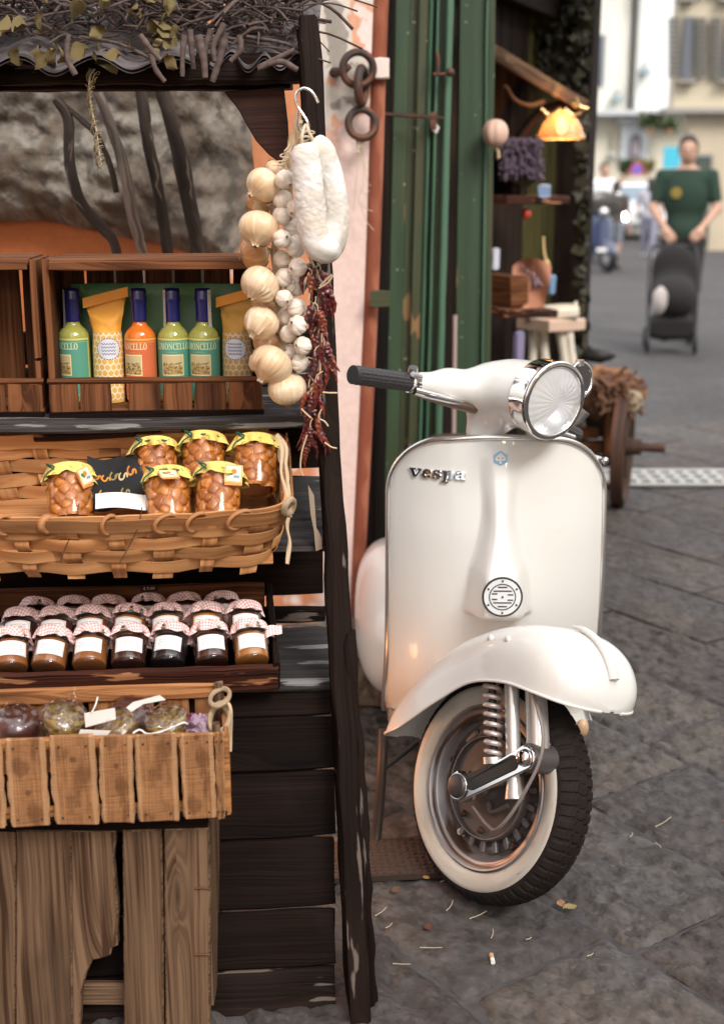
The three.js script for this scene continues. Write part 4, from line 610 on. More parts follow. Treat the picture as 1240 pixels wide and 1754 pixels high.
  const tissue = (pts, D0, D1, m, name, label, cat) => { const g = surf(20, 16, (u, v) => { const A = pts[0], B = pts[1], C = pts[2], E = pts[3], x = lerp(lerp(A[0], B[0], u), lerp(E[0], C[0], u), v), y = lerp(lerp(A[1], B[1], u), lerp(E[1], C[1], u), v), q = at(x, y, lerp(D0, D1, v) + 0.02 * N3(u * 4 + A[0], v * 4, 3) + 0.012 * abs(N3(u * 9 + A[0], v * 9, 7))); return [q.x, q.y + 0.004 * N3(u * 6, v * 6 + A[1], 5), q.z, u, v]; }); return single(name, g, m, label, cat); };
  tissue([[95, 1250], [142, 1250], [130, 1178], [95, 1206]], 2.06, 2.14, film, 'cellophane', 'gathered cellophane twist standing at the left of the slatted crate', 'cellophane');
  tissue([[215, 1235], [285, 1252], [275, 1210], [222, 1210]], 2.09, 2.14, film, 'cellophane', 'crumpled cellophane behind the olive jars of the slatted crate', 'cellophane');
  tissue([[318, 1255], [358, 1258], [356, 1226], [330, 1222]], 2.04, 2.10, mat([0.62, 0.45, 0.60], { transmission: 0.5, roughness: 0.5 }), 'tissue_paper', 'crumpled lilac tissue in the right corner of the slatted crate', 'tissue');
  tissue([[300, 1238], [345, 1240], [330, 1222], [305, 1222]], 2.09, 2.13, violet, 'tissue_paper', 'magenta tissue behind the lilac one in the slatted crate', 'tissue');
  const card = (pts, D, label) => single('gift_tag', cut(pts, D, 0.0012), M.paper, label, 'tag');
  card([[145, 1222], [197, 1213], [199, 1232], [147, 1246]], 2.05, 'white card with a string, standing at the left of the slatted crate');
  card([[217, 1212], [228, 1203], [274, 1191], [284, 1199], [246, 1206], [225, 1220]], 2.08, 'long white tag slanting up in the middle of the slatted crate');
  card([[134, 1260], [138, 1250], [190, 1252], [184, 1260]], 2.03, 'white card lying flat at the front left of the slatted crate');
  single('string', sweep([at(158, 1220, 2.045), at(164, 1208, 2.05), at(168, 1194, 2.06)], 0.0012, { m: 6 }), M.paper, 'short white string sticking up from the white card', 'string');
  single('ribbon', sweep([at(228, 1256, 2.03), at(240, 1250, 2.035), at(252, 1257, 2.03), at(274, 1254, 2.03), at(296, 1246, 2.04), at(314, 1238, 2.05), at(322, 1240, 2.06)], 0.0016, { m: 6 }), M.paper, 'white plastic ribbon curling over the olive jar', 'ribbon');
}
{ // the lowest crate
  const D = 2.03, c = thing('plank_crate', 'grey weathered crate of wide upright planks at the bottom left', 'crate', at(150, 1600, D));
  const inv = c.matrixWorld.clone().invert(), add = (name, g, m, lbl) => { g.applyMatrix4(inv); const q = part(c, name, g, m); if (lbl) q.userData.label = lbl; };
  const bev = { bev: 0.0022, turnUv: true };
  const tone = [1, 0.9, 1.08, 0.95, 1].map((k) => { const m = M.woodGrey.clone(); m.color.setRGB(k, k * 0.98, k * 0.96); return m; });
  const shift = (g, u, v) => { const a = g.attributes.uv; for (let i = 0; i < a.count; i++) a.setXY(i, a.getX(i) + u, a.getY(i) + v); return g; };
  add('plank', shift(cut([[-40, 1424], [26, 1424], [27, 1600], [24, 1790], [-42, 1790]], D + 0.004, 0.02, bev), 0.1, 0.2), tone[1]);
  add('plank', shift(cut([[32, 1424], [121, 1424], [122, 1600], [124, 1790], [30, 1790]], D, 0.02, bev), 0.7, 0.33), tone[0]);
  add('plank', shift(cut([[125, 1424], [198, 1424], [195, 1450], [192, 1475], [197, 1520], [201, 1560], [199, 1600], [200, 1618], [190, 1622], [188, 1634], [170, 1640], [158, 1642], [152, 1655], [146, 1668], [138, 1700], [134, 1790], [127, 1790]], D + 0.002, 0.02, bev), 0.25, 0.11), tone[2], 'plank broken off at its foot');
  add('plank', shift(cut([[213, 1424], [275, 1422], [278, 1560], [279, 1790], [216, 1790]], D, 0.02, bev), 0.52, 0.44), tone[3]);
  add('plank', shift(cut([[284, 1421], [357, 1420], [358, 1560], [357, 1790], [287, 1790], [285, 1600]], D + 0.002, 0.02, bev), 0.9, 0.02), tone[4], 'knotty right-hand plank');
  add('rail', beam(at(-60, 1410, D + 0.012), at(356, 1407, D + 0.012), 0.030, 0.02, FRONT, { seed: 344 }), M.woodWorn);
  add('rail', beam(at(-60, 1700, D + 0.04), at(352, 1700, D + 0.04), 0.04, 0.016, FRONT, { seed: 345 }), M.woodGrey);
  const e = at(354, 1600, D); add('end_board', xf(plank(0.36, 0.16, 0.016, { seed: 346 }), [e.x - 0.004, 0.22, e.z - 0.105], [0, PI / 2, PI / 2]), tone[1]);
  for (const y of [1522, 1636]) add('nail', sweep([at(334, y, D - 0.002), at(346, y - 1, D - 0.003), at(359, y, D - 0.001)], 0.0018, { m: 6 }), M.iron);
}
// ---------------------------------------------------------------- strings of onions, garlic and chillies, a white sausage, and the hook they hang from
{
  const D = 2.42;
  single('butcher_hook', sweep([[545, 176], [539, 164], [530, 154], [519, 151], [509, 157], [506, 168], [510, 182], [519, 196], [526, 208], [528, 220], [522, 227], [514, 224], [510, 212], [511, 190]].map(([x, y], i) => at(x, y, 2.40 - 0.002 * max(0, i - 6))), 0.0022, { m: 12, n: 80 }), M.chrome, 'bright steel S-hook hanging from the top of the wooden post', 'hook');
  // onions
  const skin = (s, a, b) => mat(null, { roughness: 0.42, clearcoat: 0.25, clearcoatRoughness: 0.3, bumpScale: 0.0012, bumpMap: gray(256, 256, (u, v) => fbm(u, v, 48, 3, s, 3)), map: tex(512, 256, (u, v) => { let c = mix3(a, b, sstep(0.3, 0.75, 0.6 * fbm(u, v, 40, 2, s, 3) + 0.4 * fbm(u, v, 4, 3, s + 5, 4))); c = mix3(c, [0.36, 0.17, 0.06], 0.75 * sstep(0.80, 1, v) + 0.5 * sstep(0.16, 0.02, v)); return mix3(c, [0.84, 0.74, 0.58], 0.5 * sstep(0.62, 0.75, fbm(u, v, 6, 5, s + 9, 4))); }) });
  const skins = [skin(201, [0.77, 0.61, 0.43], [0.65, 0.45, 0.26]), skin(202, [0.62, 0.36, 0.16], [0.46, 0.215, 0.075])];
  const onionGeo = [0, 1, 2].map((k) => surf(48, 30, (u, v) => { // v 0 = root, 1 = dry neck
    const a = u * 2 * PI, t = v * PI; let r = sin(t) ** 0.86, y = -cos(t) * 0.84;
    if (v > 0.82) { const q = (v - 0.82) / 0.18; r = lerp(r, 0.13 + 0.05 * sin(a * 5 + k), q ** 0.85); y = lerp(y, 1.0 + 0.05 * k, q ** 1.3); }
    const lob = 1 + 0.025 * sin(a * 3 + k * 2) + 0.018 * N3(cos(a) * 2 + 9, v * 3, sin(a) * 2 + 9, k + 3) + (v > 0.7 ? 0.05 * (v - 0.7) * sin(a * 11) : 0);
    return [r * lob * cos(a), y, r * lob * sin(a), u, v];
  }, { closedU: true }));
  const root = mergeGeometries(Array.from({ length: 16 }, (_, i) => { const a = i * 2.4, q = 0.08 + 0.012 * (i % 4); return sweep([V(q * cos(a), -0.82, q * sin(a)), V(q * 1.3 * cos(a), -0.92, q * 1.3 * sin(a)), V(q * 1.9 * cos(a + 0.4), -1.0, q * 1.9 * sin(a + 0.4))], 0.016, { m: 4, n: 5 }); }));
  const onions = thing('onion_braid', 'braid of large golden onions hanging before the bottle crate', 'onions', at(505, 215, D));
  const oi = onions.matrixWorld.clone().invert(), loc = (x, y, d) => at(x, y, d).applyMatrix4(oi);
  // [x, y, radius, depth, direction of the neck in the picture (degrees, 0 = right, 90 = up), towards the camera, skin]
  const list = [[441, 348, 23, 2.47, 20, -0.2, 1], [436, 434, 27, 2.47, 10, -0.3, 1], [452, 527, 25, 2.48, 20, -0.3, 1], [458, 592, 27, 2.47, 25, -0.3, 1], [451, 317, 28, 2.41, -140, 0.5, 0], [443, 391, 31, 2.40, -100, 0.6, 0], [445, 487, 31, 2.40, -125, 0.6, 0], [448, 553, 29, 2.405, -125, 0.5, 0], [466, 624, 33, 2.40, -125, 0.4, 0], [492, 666, 31, 2.41, 95, 0.1, 0], [470, 292, 16, 2.47, 30, -0.2, 0]];
  list.forEach(([x, y, r, d, dir, tow, m], i) => {
    const q = part(onions, 'onion', onionGeo[i % 3], skins[m], loc(x, y, d)), k = r * mpp(y, d) * 1.09; q.scale.set(k * (0.94 + 0.12 * hash(i, 4, 1)), k * (0.88 + 0.14 * hash(i, 5, 1)), k * (0.96 + 0.1 * hash(i, 6, 1)));
    const a = dir * PI / 180; q.quaternion.setFromUnitVectors(UP, V(cos(a), sin(a), tow).normalize()); q.rotateY(i * 1.9);
    const t = part(q, 'root', root, M.canePale); t.rotation.y = i;
    const fl = surf(14, 8, (u, v) => { const a2 = (u - 0.5) * (1.1 + 0.4 * sin(i)) + i, th = 0.5 + v * (0.9 + 0.3 * sin(i * 2)), R = 1.0 + 0.05 * v + 0.11 * abs(u - 0.5) * 2 * (0.5 + 0.5 * sin(i * 3 + 5 * v)) + 0.02 * sin(u * 20); return [R * sin(th) ** 0.86 * cos(a2), cos(th) * 0.86 * R + 0.02, R * sin(th) ** 0.86 * sin(a2), u * 0.3, 0.4 + v * 0.3]; }); part(q, 'loose_skin', fl, skins[m]);
  });
  const strand = (pts, r, m) => part(onions, 'braid', sweep(pts.map(([x, y, d]) => loc(x, y, d ?? D)), (t, a) => r * (1 + 0.25 * sin(t * 60 + 2 * a)), { m: 8, n: 60 }), m);
  strand([[511, 200], [505, 225], [497, 258], [490, 288], [478, 320, 2.47], [472, 380, 2.48], [476, 460, 2.48], [480, 550, 2.48], [490, 620, 2.46]], 0.0062, M.canePale);
  strand([[514, 205], [509, 235], [494, 262], [486, 292], [470, 330, 2.47], [470, 420, 2.48], [474, 520, 2.48], [486, 600, 2.47]], 0.0055, M.string);
  strand([[508, 212], [503, 250], [500, 284], [492, 300], [486, 340, 2.47]], 0.0040, M.canePale);
  for (let i = 0; i < 9; i++) { const y = 246 + i * 6, x = 497 - i * 1.2; part(onions, 'straw', sweep([loc(x + 4 * sin(i), y, 2.40), loc(x - 6 + 9 * sin(i * 2.3), y + 9, 2.395), loc(x - 10 + 18 * sin(i * 1.3), y + 13, 2.39)], 0.0012, { m: 5 }), M.canePale); }
  // garlic
  const gm = mat(null, { roughness: 0.5, sheen: 0.3, bumpScale: 0.0006, bumpMap: gray(256, 128, (u, v) => fbm(u, v, 60, 2, 9, 2)), map: tex(256, 256, (u, v) => mix3(mix3([0.80, 0.74, 0.66], [0.72, 0.61, 0.52], sstep(0.4, 0.7, fbm(u, v, 22, 2, 212, 3))), [0.50, 0.36, 0.25], 0.6 * sstep(0.9, 1, v) + 0.4 * sstep(0.07, 0, v))) });
  const garGeo = [0, 1, 2, 3].map((k) => surf(60, 22, (u, v) => { const a = u * 2 * PI, t = v * PI; let r = sin(t) ** 0.8, y = -cos(t) * 0.86; const lob = 1 + (0.10 + 0.02 * k) * (abs(sin(a * (3 + k % 2) + k + 0.2 * sin(a))) ** 0.7 - 0.6) * sin(t) + 0.03 * N3(cos(a) + 9, v * 2, sin(a) + 9, k); if (v > 0.8) { const q = (v - 0.8) / 0.2; r = lerp(r, 0.13, q ** 0.8); y = lerp(y, 1.15, q ** 1.4); } return [r * lob * cos(a), y, r * lob * sin(a), u, v]; }, { closedU: true }));
  const garlic = thing('garlic_string', 'string of small white garlic bulbs between the onions and the sausage', 'garlic', at(505, 215, 2.40)), gi = garlic.matrixWorld.clone().invert();
  const gl = [[487, 307, 16], [484, 341, 15], [500, 300, 11], [508, 358, 16], [482, 369, 15], [501, 391, 16], [483, 409, 15], [506, 422, 17], [484, 444, 15], [510, 458, 15], [487, 475, 15], [509, 491, 16], [487, 511, 14], [508, 527, 16], [489, 542, 14], [510, 557, 16], [494, 572, 14], [497, 604, 14], [519, 592, 15], [514, 622, 15], [503, 543, 12], [497, 490, 11]];
  gl.forEach(([x, y, r], i) => { const d = 2.385 + 0.02 * ((i * 7) % 3) + (r < 13 ? 0.03 : 0), q = part(garlic, 'garlic_bulb', garGeo[i % 4], gm, at(x, y, d).applyMatrix4(gi)), k = r * mpp(y, d) * 1.04; q.scale.set(k * (0.92 + 0.16 * hash(i, 7, 2)), k * (0.90 + 0.2 * hash(i, 8, 2)), k); const s = x < 497 ? 1 : -1; q.quaternion.setFromUnitVectors(UP, V(s * (0.3 + 0.5 * hash(i, 1, 3)), hash(i, 2, 3) - 0.65, i % 3 ? -0.55 : 0.75).normalize()); q.rotateY(i * 2.1); });
  part(garlic, 'stem', sweep([[514, 210, 2.41], [506, 250, 2.42], [499, 300, 2.42], [497, 420, 2.42], [499, 520, 2.42], [506, 600, 2.42]].map(([x, y, d]) => at(x, y, d).applyMatrix4(gi)), (t, a) => 0.0042 * (1 + 0.2 * sin(t * 70 + a)), { m: 8, n: 60 }), M.canePale);
  // sausage bent double
  const mould = mat(null, { roughness: 0.95, sheen: 0.6, sheenRoughness: 0.6, bumpScale: 0.0016, bumpMap: gray(512, 512, (u, v) => 0.6 * fbm(u, v, 40, 40, 221, 4) + 0.4 * fbm(u, v, 9, 9, 222, 3), [4, 4]), map: tex(512, 512, (u, v) => { let c = mix3([0.72, 0.71, 0.69], [0.62, 0.59, 0.54], sstep(0.35, 0.7, fbm(u, v, 6, 6, 223, 4))); c = mix3(c, [0.60, 0.46, 0.33], 0.35 * sstep(0.52, 0.72, fbm(u, v, 12, 12, 224, 4))); return sc3(c, 0.95 + 0.1 * fbm(u, v, 60, 60, 5, 2)); }, [4, 4]) });
  const sd = 2.36, s = thing('white_sausage', 'thick white mould-covered sausage bent double, hanging from the steel hook', 'sausage', at(528, 240, sd)), si = s.matrixWorld.clone().invert(), sl = (x, y, d = sd) => at(x, y, d).applyMatrix4(si);
  const path = [[518, 246], [522, 262], [526, 300], [531, 350], [537, 395], [543, 416], [553, 425], [564, 421], [572, 404], [575, 375], [573, 340], [566, 302], [555, 268], [544, 247], [537, 238]].map(([x, y], i) => sl(x, y, i < 7 ? sd - 0.012 : sd + 0.01));
  const px = mpp(340, sd), rad = (t) => { const e = min(t, 1 - t); return px * lerp(25.5, 22, sstep(0.5, 0.7, t)) * (e < 0.07 ? 0.35 + 0.65 * sqrt(1 - (1 - e / 0.07) ** 2) : 1); };
  part(s, 'casing', sweep(path, (t, a) => rad(t) * (1 + 0.05 * N3(t * 14 + 9, cos(a) + 9, sin(a) + 9, 5) + 0.035 * N3(t * 50 + 9, cos(a) * 3 + 9, sin(a) * 3 + 9, 8) + 0.018 * N3(t * 130 + 9, cos(a) * 7 + 9, sin(a) * 7 + 9, 12)), { m: 48, n: 240 }), mould);
  part(s, 'tie', sweep([[517, 250, sd], [517, 236, sd - 0.01], [524, 214, 2.385], [530, 228, sd], [537, 242, sd]].map((q) => sl(...q)), 0.0028, { m: 7 }), M.string);
  part(s, 'tie', xf(new THREE.TorusGeometry(0.009, 0.0017, 6, 20), sl(521, 238).toArray(), [1.2, 0.2, 0]), M.string);
  part(s, 'loose_end', sweep([sl(522, 226), sl(532, 224), sl(539, 227), sl(530, 231)], 0.0012, { m: 5 }), M.string);
  // chillies
  const ch = thing('chilli_string', 'string of dried dark red chillies hanging under the white sausage', 'chillies', at(545, 450, 2.40)), ci = ch.matrixWorld.clone().invert();
  const cm = [[0.23, 0.030, 0.022], [0.16, 0.022, 0.022], [0.31, 0.065, 0.03], [0.11, 0.022, 0.026]].map((c, k) => mat(null, { map: tex(128, 128, (u, v) => mix3(c, sc3(c, 0.35), fbm(u, v, 6, 10, 231 + k, 4)), [20, 30]), roughness: 0.32, clearcoat: 0.4, clearcoatRoughness: 0.25, bumpMap: M.iron.bumpMap, bumpScale: 0.003 }));
  const r = rng(77);
  for (let i = 0; i < 58; i++) {
    const t = i / 57, y = 452 + 305 * t ** 0.95, x = 541 + 5 * sin(t * 6) + rr(-10, 13, r) - (t > 0.86 ? 4 : 0), d = 2.41 + rr(-0.035, 0.03, r), len = rr(34, 62, r) * mpp(y, d), w = rr(5, 8.2, r) * mpp(y, d), a = rr(-0.5, 0.5, r) + (t > 0.9 ? 0.25 * (i % 2 ? 1 : -1) : 0), b = rr(-0.35, 0.35, r), c = rr(-1, 1, r) * 0.4 * len;
    const p = at(x, y, d).applyMatrix4(ci), dir = V(sin(a), -cos(a), sin(b) * 0.4), side = V(cos(a), sin(a), rr(-0.4, 0.4, r));
    const pod = sweep([0, 0.25, 0.5, 0.75, 1].map((q) => p.clone().addScaledVector(dir, q * len).addScaledVector(side, c * sin(q * 2.6) * 0.6)), (q, an) => w * (q < 0.12 ? 0.45 + 4.5 * q : 1 - ((q - 0.12) / 0.88) ** 1.7 * 0.88) * (0.86 + 0.2 * sin(an * 3 + q * 11 + i) + 0.14 * sin(q * 34 + an)), { m: 10, n: 22 });
    const o = part(ch, 'chilli', pod, cm[Math.floor(r() * 4)]);
    part(o, 'stalk', sweep([p, p.clone().addScaledVector(dir, -0.006).addScaledVector(side, 0.002), p.clone().addScaledVector(dir, -0.014).addScaledVector(side, rr(-0.012, 0.012, r))], 0.0012, { m: 5, n: 6 }), M.canePale);
  }
  for (const q of [[[548, 490], [560, 478], [569, 470]], [[546, 494], [563, 483], [570, 472]], [[553, 672], [565, 673], [578, 673]], [[516, 700], [526, 710], [533, 716]], [[548, 718], [556, 722], [562, 730]], [[526, 745], [517, 775], [515, 805], [519, 815]], [[556, 758], [568, 766], [577, 768]], [[530, 470], [533, 490], [529, 512]]]) part(ch, 'straw', sweep(q.map(([x, y]) => at(x, y, 2.375).applyMatrix4(ci)), 0.0015, { m: 5, n: 14 }), M.canePale);
  part(ch, 'cord', sweep([[530, 440], [545, 480], [546, 560], [548, 650], [545, 740]].map(([x, y]) => at(x, y, 2.42).applyMatrix4(ci)), 0.003, { m: 6 }), M.string);
}
// ---------------------------------------------------------------- the cream scooter
{
  const sc = thing('motor_scooter', 'cream-white classic motor scooter with whitewall tyre parked on the lava slabs, handlebar turned', 'scooter', [0.288, 0, -2.68], -0.012);
  sc.scale.setScalar(1.04); sc.updateMatrixWorld(true);
  const inv = sc.matrixWorld.clone().invert(), lp = (px, py, D) => at(px, py, D).applyMatrix4(inv);
  const paint = mat([0.71, 0.70, 0.675], { roughness: 0.42, clearcoat: 0.8, clearcoatRoughness: 0.05, bumpMap: gray(256, 256, (u, v) => fbm(u, v, 3, 3, 301, 3), [1, 1]), bumpScale: 0.0004 });
  const add = (name, g, m, lbl) => { const q = part(sc, name, g, m); if (lbl) q.userData.label = lbl; return q; };
  // everything that turns with the handlebar is built straight ahead, then turned about the raked steering axis
  const RAKE = 29 * PI / 180, STEER = 40 * PI / 180, S = V(0, 0.92, 0), axis = V(0, cos(RAKE), -sin(RAKE));
  const ST = new THREE.Matrix4().makeTranslation(S.x, S.y, S.z).multiply(new THREE.Matrix4().makeRotationAxis(axis, STEER)).multiply(new THREE.Matrix4().makeTranslation(-S.x, -S.y, -S.z));
  const turned = (g) => { g.applyMatrix4(ST); return g; }, addT = (name, g, m, lbl) => add(name, turned(g), m, lbl);
  const HUB = V(0, 0.213, 0.36);
  // --- wheel (about the x axis at HUB)
  const wheelPart = (g) => { const c = g.clone(); c.rotateZ(PI / 2); c.translate(HUB.x, HUB.y, HUB.z); return c; }; // lathe's y -> -x
  const prof = new THREE.CatmullRomCurve3([[0.148, 0.028], [0.158, 0.038], [0.176, 0.044], [0.192, 0.042], [0.203, 0.034], [0.210, 0.02], [0.213, 0], [0.210, -0.02], [0.203, -0.034], [0.192, -0.042], [0.176, -0.044], [0.158, -0.038], [0.148, -0.028]].map(([r, x]) => V(x, r, 0)));
  const tri = (x) => abs(md(x, 1) - 0.5) * 2, pr = Array.from({ length: 65 }, (_, i) => prof.getPoint(i / 64));
  const makeTyre = (seg) => surf(seg, 64, (u, v) => {
    const p = pr[Math.round(v * 64)]; let x = p.x, r = p.y, cut = 0; const n = u * 62;
    if (r > 0.196) { const ax = abs(x), z1 = 0.010 + 0.0035 * (tri(n) - 0.5) * 2; cut = max(0, 1 - abs(ax - z1) / 0.0024); if (ax > 0.015) cut = max(cut, md(n + 0.25 * Math.sign(x), 1) < 0.3 ? 1 : 0); if (ax > 0.021 && ax < 0.024) cut = max(cut, 0.8); if (ax < 0.008) cut = max(cut, md(n + 0.5, 1) < 0.12 ? 0.6 : 0); }
    else if (r > 0.186) cut = md(n * 2, 1) < 0.35 ? 0.25 : 0;
    r -= cut * 0.0040; const a = u * 2 * PI; return [x, HUB.y + r * cos(a), HUB.z + r * sin(a), u * 8, v];
  }, { crease: 0.7 });
  const rubber = mat(null, { map: tex(256, 256, (u, v) => mix3([0.013, 0.0105, 0.0105], [0.028, 0.021, 0.019], fbm(u, v, 16, 8, 302, 4))), roughness: 0.8, specularIntensity: 0.3 });
  addT('tyre', makeTyre(528), rubber);
  const ww = mat(null, { map: tex(512, 64, (u, v) => mix3(mix3([0.55, 0.51, 0.45], [0.46, 0.41, 0.35], sstep(0.4, 0.75, fbm(u, v, 12, 3, 303, 4))), [0.15, 0.10, 0.08], 0.35 * sstep(0.74, 0.82, fbm(u, v, 60, 12, 304, 3))), [1, 1]), roughness: 0.55 });
  const wwG = lathe([[0.153, 0.037], [0.159, 0.041], [0.167, 0.0447], [0.176, 0.0465], [0.182, 0.0463], [0.1865, 0.0450], [0.188, 0.0432]], 96);
  addT('whitewall', wheelPart(wwG), ww); addT('whitewall', wheelPart(xf(wwG, [0, 0, 0], [PI, 0, 0])), ww);
  const rimM = mat(null, { map: tex(256, 256, (u, v) => mix3([0.34, 0.32, 0.325], [0.13, 0.075, 0.05], sstep(0.45, 0.70, fbm(u, v, 10, 6, 305, 4)))), metalness: 0.7, roughness: 0.4 });
  const grime = mat(null, { map: tex(256, 256, (u, v) => mix3([0.125, 0.108, 0.10], [0.045, 0.029, 0.023], fbm(u, v, 8, 8, 306, 4))), metalness: 0.3, roughness: 0.55 });
  const drumM = mat([0.16, 0.145, 0.145], { metalness: 0.6, roughness: 0.45 });
  addT('rim', wheelPart(lathe([[0.1525, 0.030], [0.1535, 0.040], [0.150, 0.0425], [0.146, 0.039], [0.142, 0.033], [0.137, 0.034], [0.133, 0.030], [0.128, 0.016], [0.124, 0.011]], 96)), rimM);
  addT('rim', wheelPart(lathe([[0.1525, -0.030], [0.1535, -0.040], [0.149, -0.042], [0.140, -0.03], [0.10, -0.02], [0.03, -0.03], [0, -0.03]], 64)), rimM);
  addT('wheel_disc', wheelPart(lathe([[0.126, 0.012], [0.118, 0.008], [0.105, 0.012], [0.098, 0.010], [0.08, 0.004], [0, 0.004]], 80)), grime);
  addT('brake_drum', wheelPart(lathe([[0.097, 0.006], [0.0985, 0.028], [0.0955, 0.031], [0.0925, 0.026], [0.090, 0.024], [0.088, 0.026], [0.06, 0.022], [0.03, 0.024], [0.028, 0.040], [0, 0.041]], 80)), grime);
  addT('drum_ring', wheelPart(xf(new THREE.TorusGeometry(0.0945, 0.0022, 8, 80), [0, 0.0305, 0], [PI / 2, 0, 0])), drumM);
  const onWheel = (a, r, x) => V(-x, HUB.y + r * cos(a), HUB.z + r * sin(a));
  for (let i = 0; i < 9; i++) { const a = 1.15 + i * 0.285, g = plank(0.020, 0.013, 0.010, { n: 2, jit: 0, seed: i, bev: 0.002 }); g.applyMatrix4(new THREE.Matrix4().makeBasis(V(0, cos(a), sin(a)), V(0, -sin(a), cos(a)), V(1, 0, 0)).setPosition(onWheel(a, 0.108, 0.016))); addT('cooling_fin', g, drumM); }
  for (let i = 0; i < 5; i++) { const a = 2.2 + i * 2 * PI / 5, p = onWheel(a, 0.116, 0.013), g = new THREE.CylinderGeometry(0.0065, 0.0065, 0.014, 6); g.rotateZ(PI / 2); g.translate(p.x, p.y, p.z); const h = new THREE.CylinderGeometry(0.009, 0.009, 0.003, 16); h.rotateZ(PI / 2); h.translate(p.x + 0.004, p.y, p.z); addT('wheel_nut', mergeGeometries([g, h]), i % 2 ? M.alu : M.iron); }
  for (let i = 0; i < 5; i++) { const a = 2.75 + i * 2 * PI / 5, p = onWheel(a, 0.113, 0.011), g = new THREE.CapsuleGeometry(0.008, 0.022, 5, 12); g.scale(0.4, 1, 1); g.rotateX(a + PI / 2); g.translate(p.x, p.y, p.z); addT('disc_boss', g, drumM); }
  addT('brake_arm', sweep([onWheel(2.3, 0.03, 0.034), onWheel(2.2, 0.05, 0.038), onWheel(1.6, 0.068, 0.034)], 0.005, { m: 8 }), drumM);
  for (const a of [3.6, 2.9, 4.4]) { const p = onWheel(a, 0.080, 0.027), g = new THREE.SphereGeometry(0.0065, 12, 8); g.translate(p.x, p.y, p.z); addT('bolt', g, M.iron); }
  // --- suspension on the rider's right
  const ax = V(0, -cos(RAKE), sin(RAKE)), X = -0.086, pivot = V(X + 0.008, HUB.y + 0.118, HUB.z + 0.125), cap = V(X - 0.02, HUB.y, HUB.z);
  const up = (p, d) => p.clone().addScaledVector(ax, -d);
  const mid = V(X - 0.004, HUB.y + 0.072, HUB.z + 0.052), mid2 = V(X + 0.002, HUB.y + 0.085, HUB.z + 0.094), silver = mat([0.60, 0.585, 0.57], { metalness: 0.55, roughness: 0.28, clearcoat: 0.3 });
  { // coil spring: wound round the damper axis
    const n = 9, N = 200, base = up(mid, 0.012), e1 = V(1, 0, 0), e2 = ax.clone().cross(e1); const pts = []; for (let i = 0; i <= N; i++) { const t = i / N, a = t * n * 2 * PI; pts.push(base.clone().addScaledVector(ax, -t * 0.150).addScaledVector(e1, 0.0135 * cos(a)).addScaledVector(e2, 0.0135 * sin(a))); }
    addT('spring', sweep(pts, 0.0048, { n: 420, m: 8 }), mat([0.62, 0.52, 0.49], { metalness: 0.4, roughness: 0.3, clearcoat: 0.5 }));
    addT('spring_rod', sweep([base, up(base, 0.19)], 0.007, { n: 2 }), M.black);
    addT('spring_cup', sweep([up(mid, -0.002), up(mid, 0.010)], 0.019, { n: 2, m: 24 }), silver);
  }
  addT('damper', sweep([up(mid2, -0.055), up(mid2, -0.03), up(mid2, -0.012)], (t) => 0.017 - 0.006 * t, { n: 6, m: 20 }), silver);
  addT('damper', sweep([up(mid2, 0.0), up(mid2, 0.19)], 0.0135, { n: 2, m: 20 }), silver);
  const legTop = up(V(X + 0.020, pivot.y, pivot.z - 0.006), 0.20);
  addT('fork_leg', sweep([pivot.clone().add(V(0.012, -0.008, 0)), up(pivot, 0.03).add(V(0.012, 0, 0)), legTop], (t) => 0.0215 - 0.004 * t, { n: 10, m: 24 }), silver);
  addT('fork_eye', (() => { const g = new THREE.CylinderGeometry(0.026, 0.026, 0.05, 28); g.rotateZ(PI / 2); g.translate(pivot.x + 0.012, pivot.y, pivot.z); return g; })(), drumM);
  { // the polished swinging link with a recessed black face
    const d = pivot.clone().sub(cap).setX(0), L = d.length(), ang = Math.atan2(d.y, d.z), shape = (r0, r1, l0, l1) => { const s = new THREE.Shape(); for (let i = 0; i <= 20; i++) { const a = PI / 2 + i / 20 * PI; s.lineTo?.(l0 + r0 * cos(a), r0 * sin(a)); } for (let i = 0; i <= 20; i++) { const a = -PI / 2 + i / 20 * PI; s.lineTo(l1 + r1 * cos(a), r1 * sin(a)); } return s; };
    const ext = (s, dep, bev) => { const g = new THREE.ExtrudeGeometry(s, { depth: dep, bevelEnabled: true, bevelSize: bev, bevelThickness: bev, bevelSegments: 3, curveSegments: 20 }); g.rotateX(0); g.applyMatrix4(new THREE.Matrix4().makeBasis(V(0, sin(ang), cos(ang)), V(0, cos(ang), -sin(ang)), V(-1, 0, 0)).setPosition(V(0, cap.y, cap.z))); return g; };
    const mk = (s, x, dep, bev) => { const g = ext(s, dep, bev); g.translate(x, 0, 0); return g; };
    addT('swing_link', mk(shape(0.025, 0.019, 0, L), X + 0.006, 0.018, 0.003), M.chrome);
    addT('link_face', mk(shape(0.0165, 0.0125, 0.036, L - 0.030), X - 0.0135, 0.0026, 0.0012), mat([0.035, 0.036, 0.034], { roughness: 0.45, metalness: 0.3 }));
    addT('link_cap', (() => { const g = lathe([[0, 0.010], [0.017, 0.009], [0.021, 0.006], [0.0225, 0], [0.0225, -0.014]], 36); g.rotateZ(PI / 2); g.translate(X - 0.016, cap.y, cap.z); return g; })(), mat([0.075, 0.062, 0.058], { roughness: 0.4, metalness: 0.5 }));
    addT('link_ring', (() => { const g = new THREE.TorusGeometry(0.0228, 0.0018, 8, 40); g.rotateY(PI / 2); g.translate(X - 0.018, cap.y, cap.z); return g; })(), M.chrome);
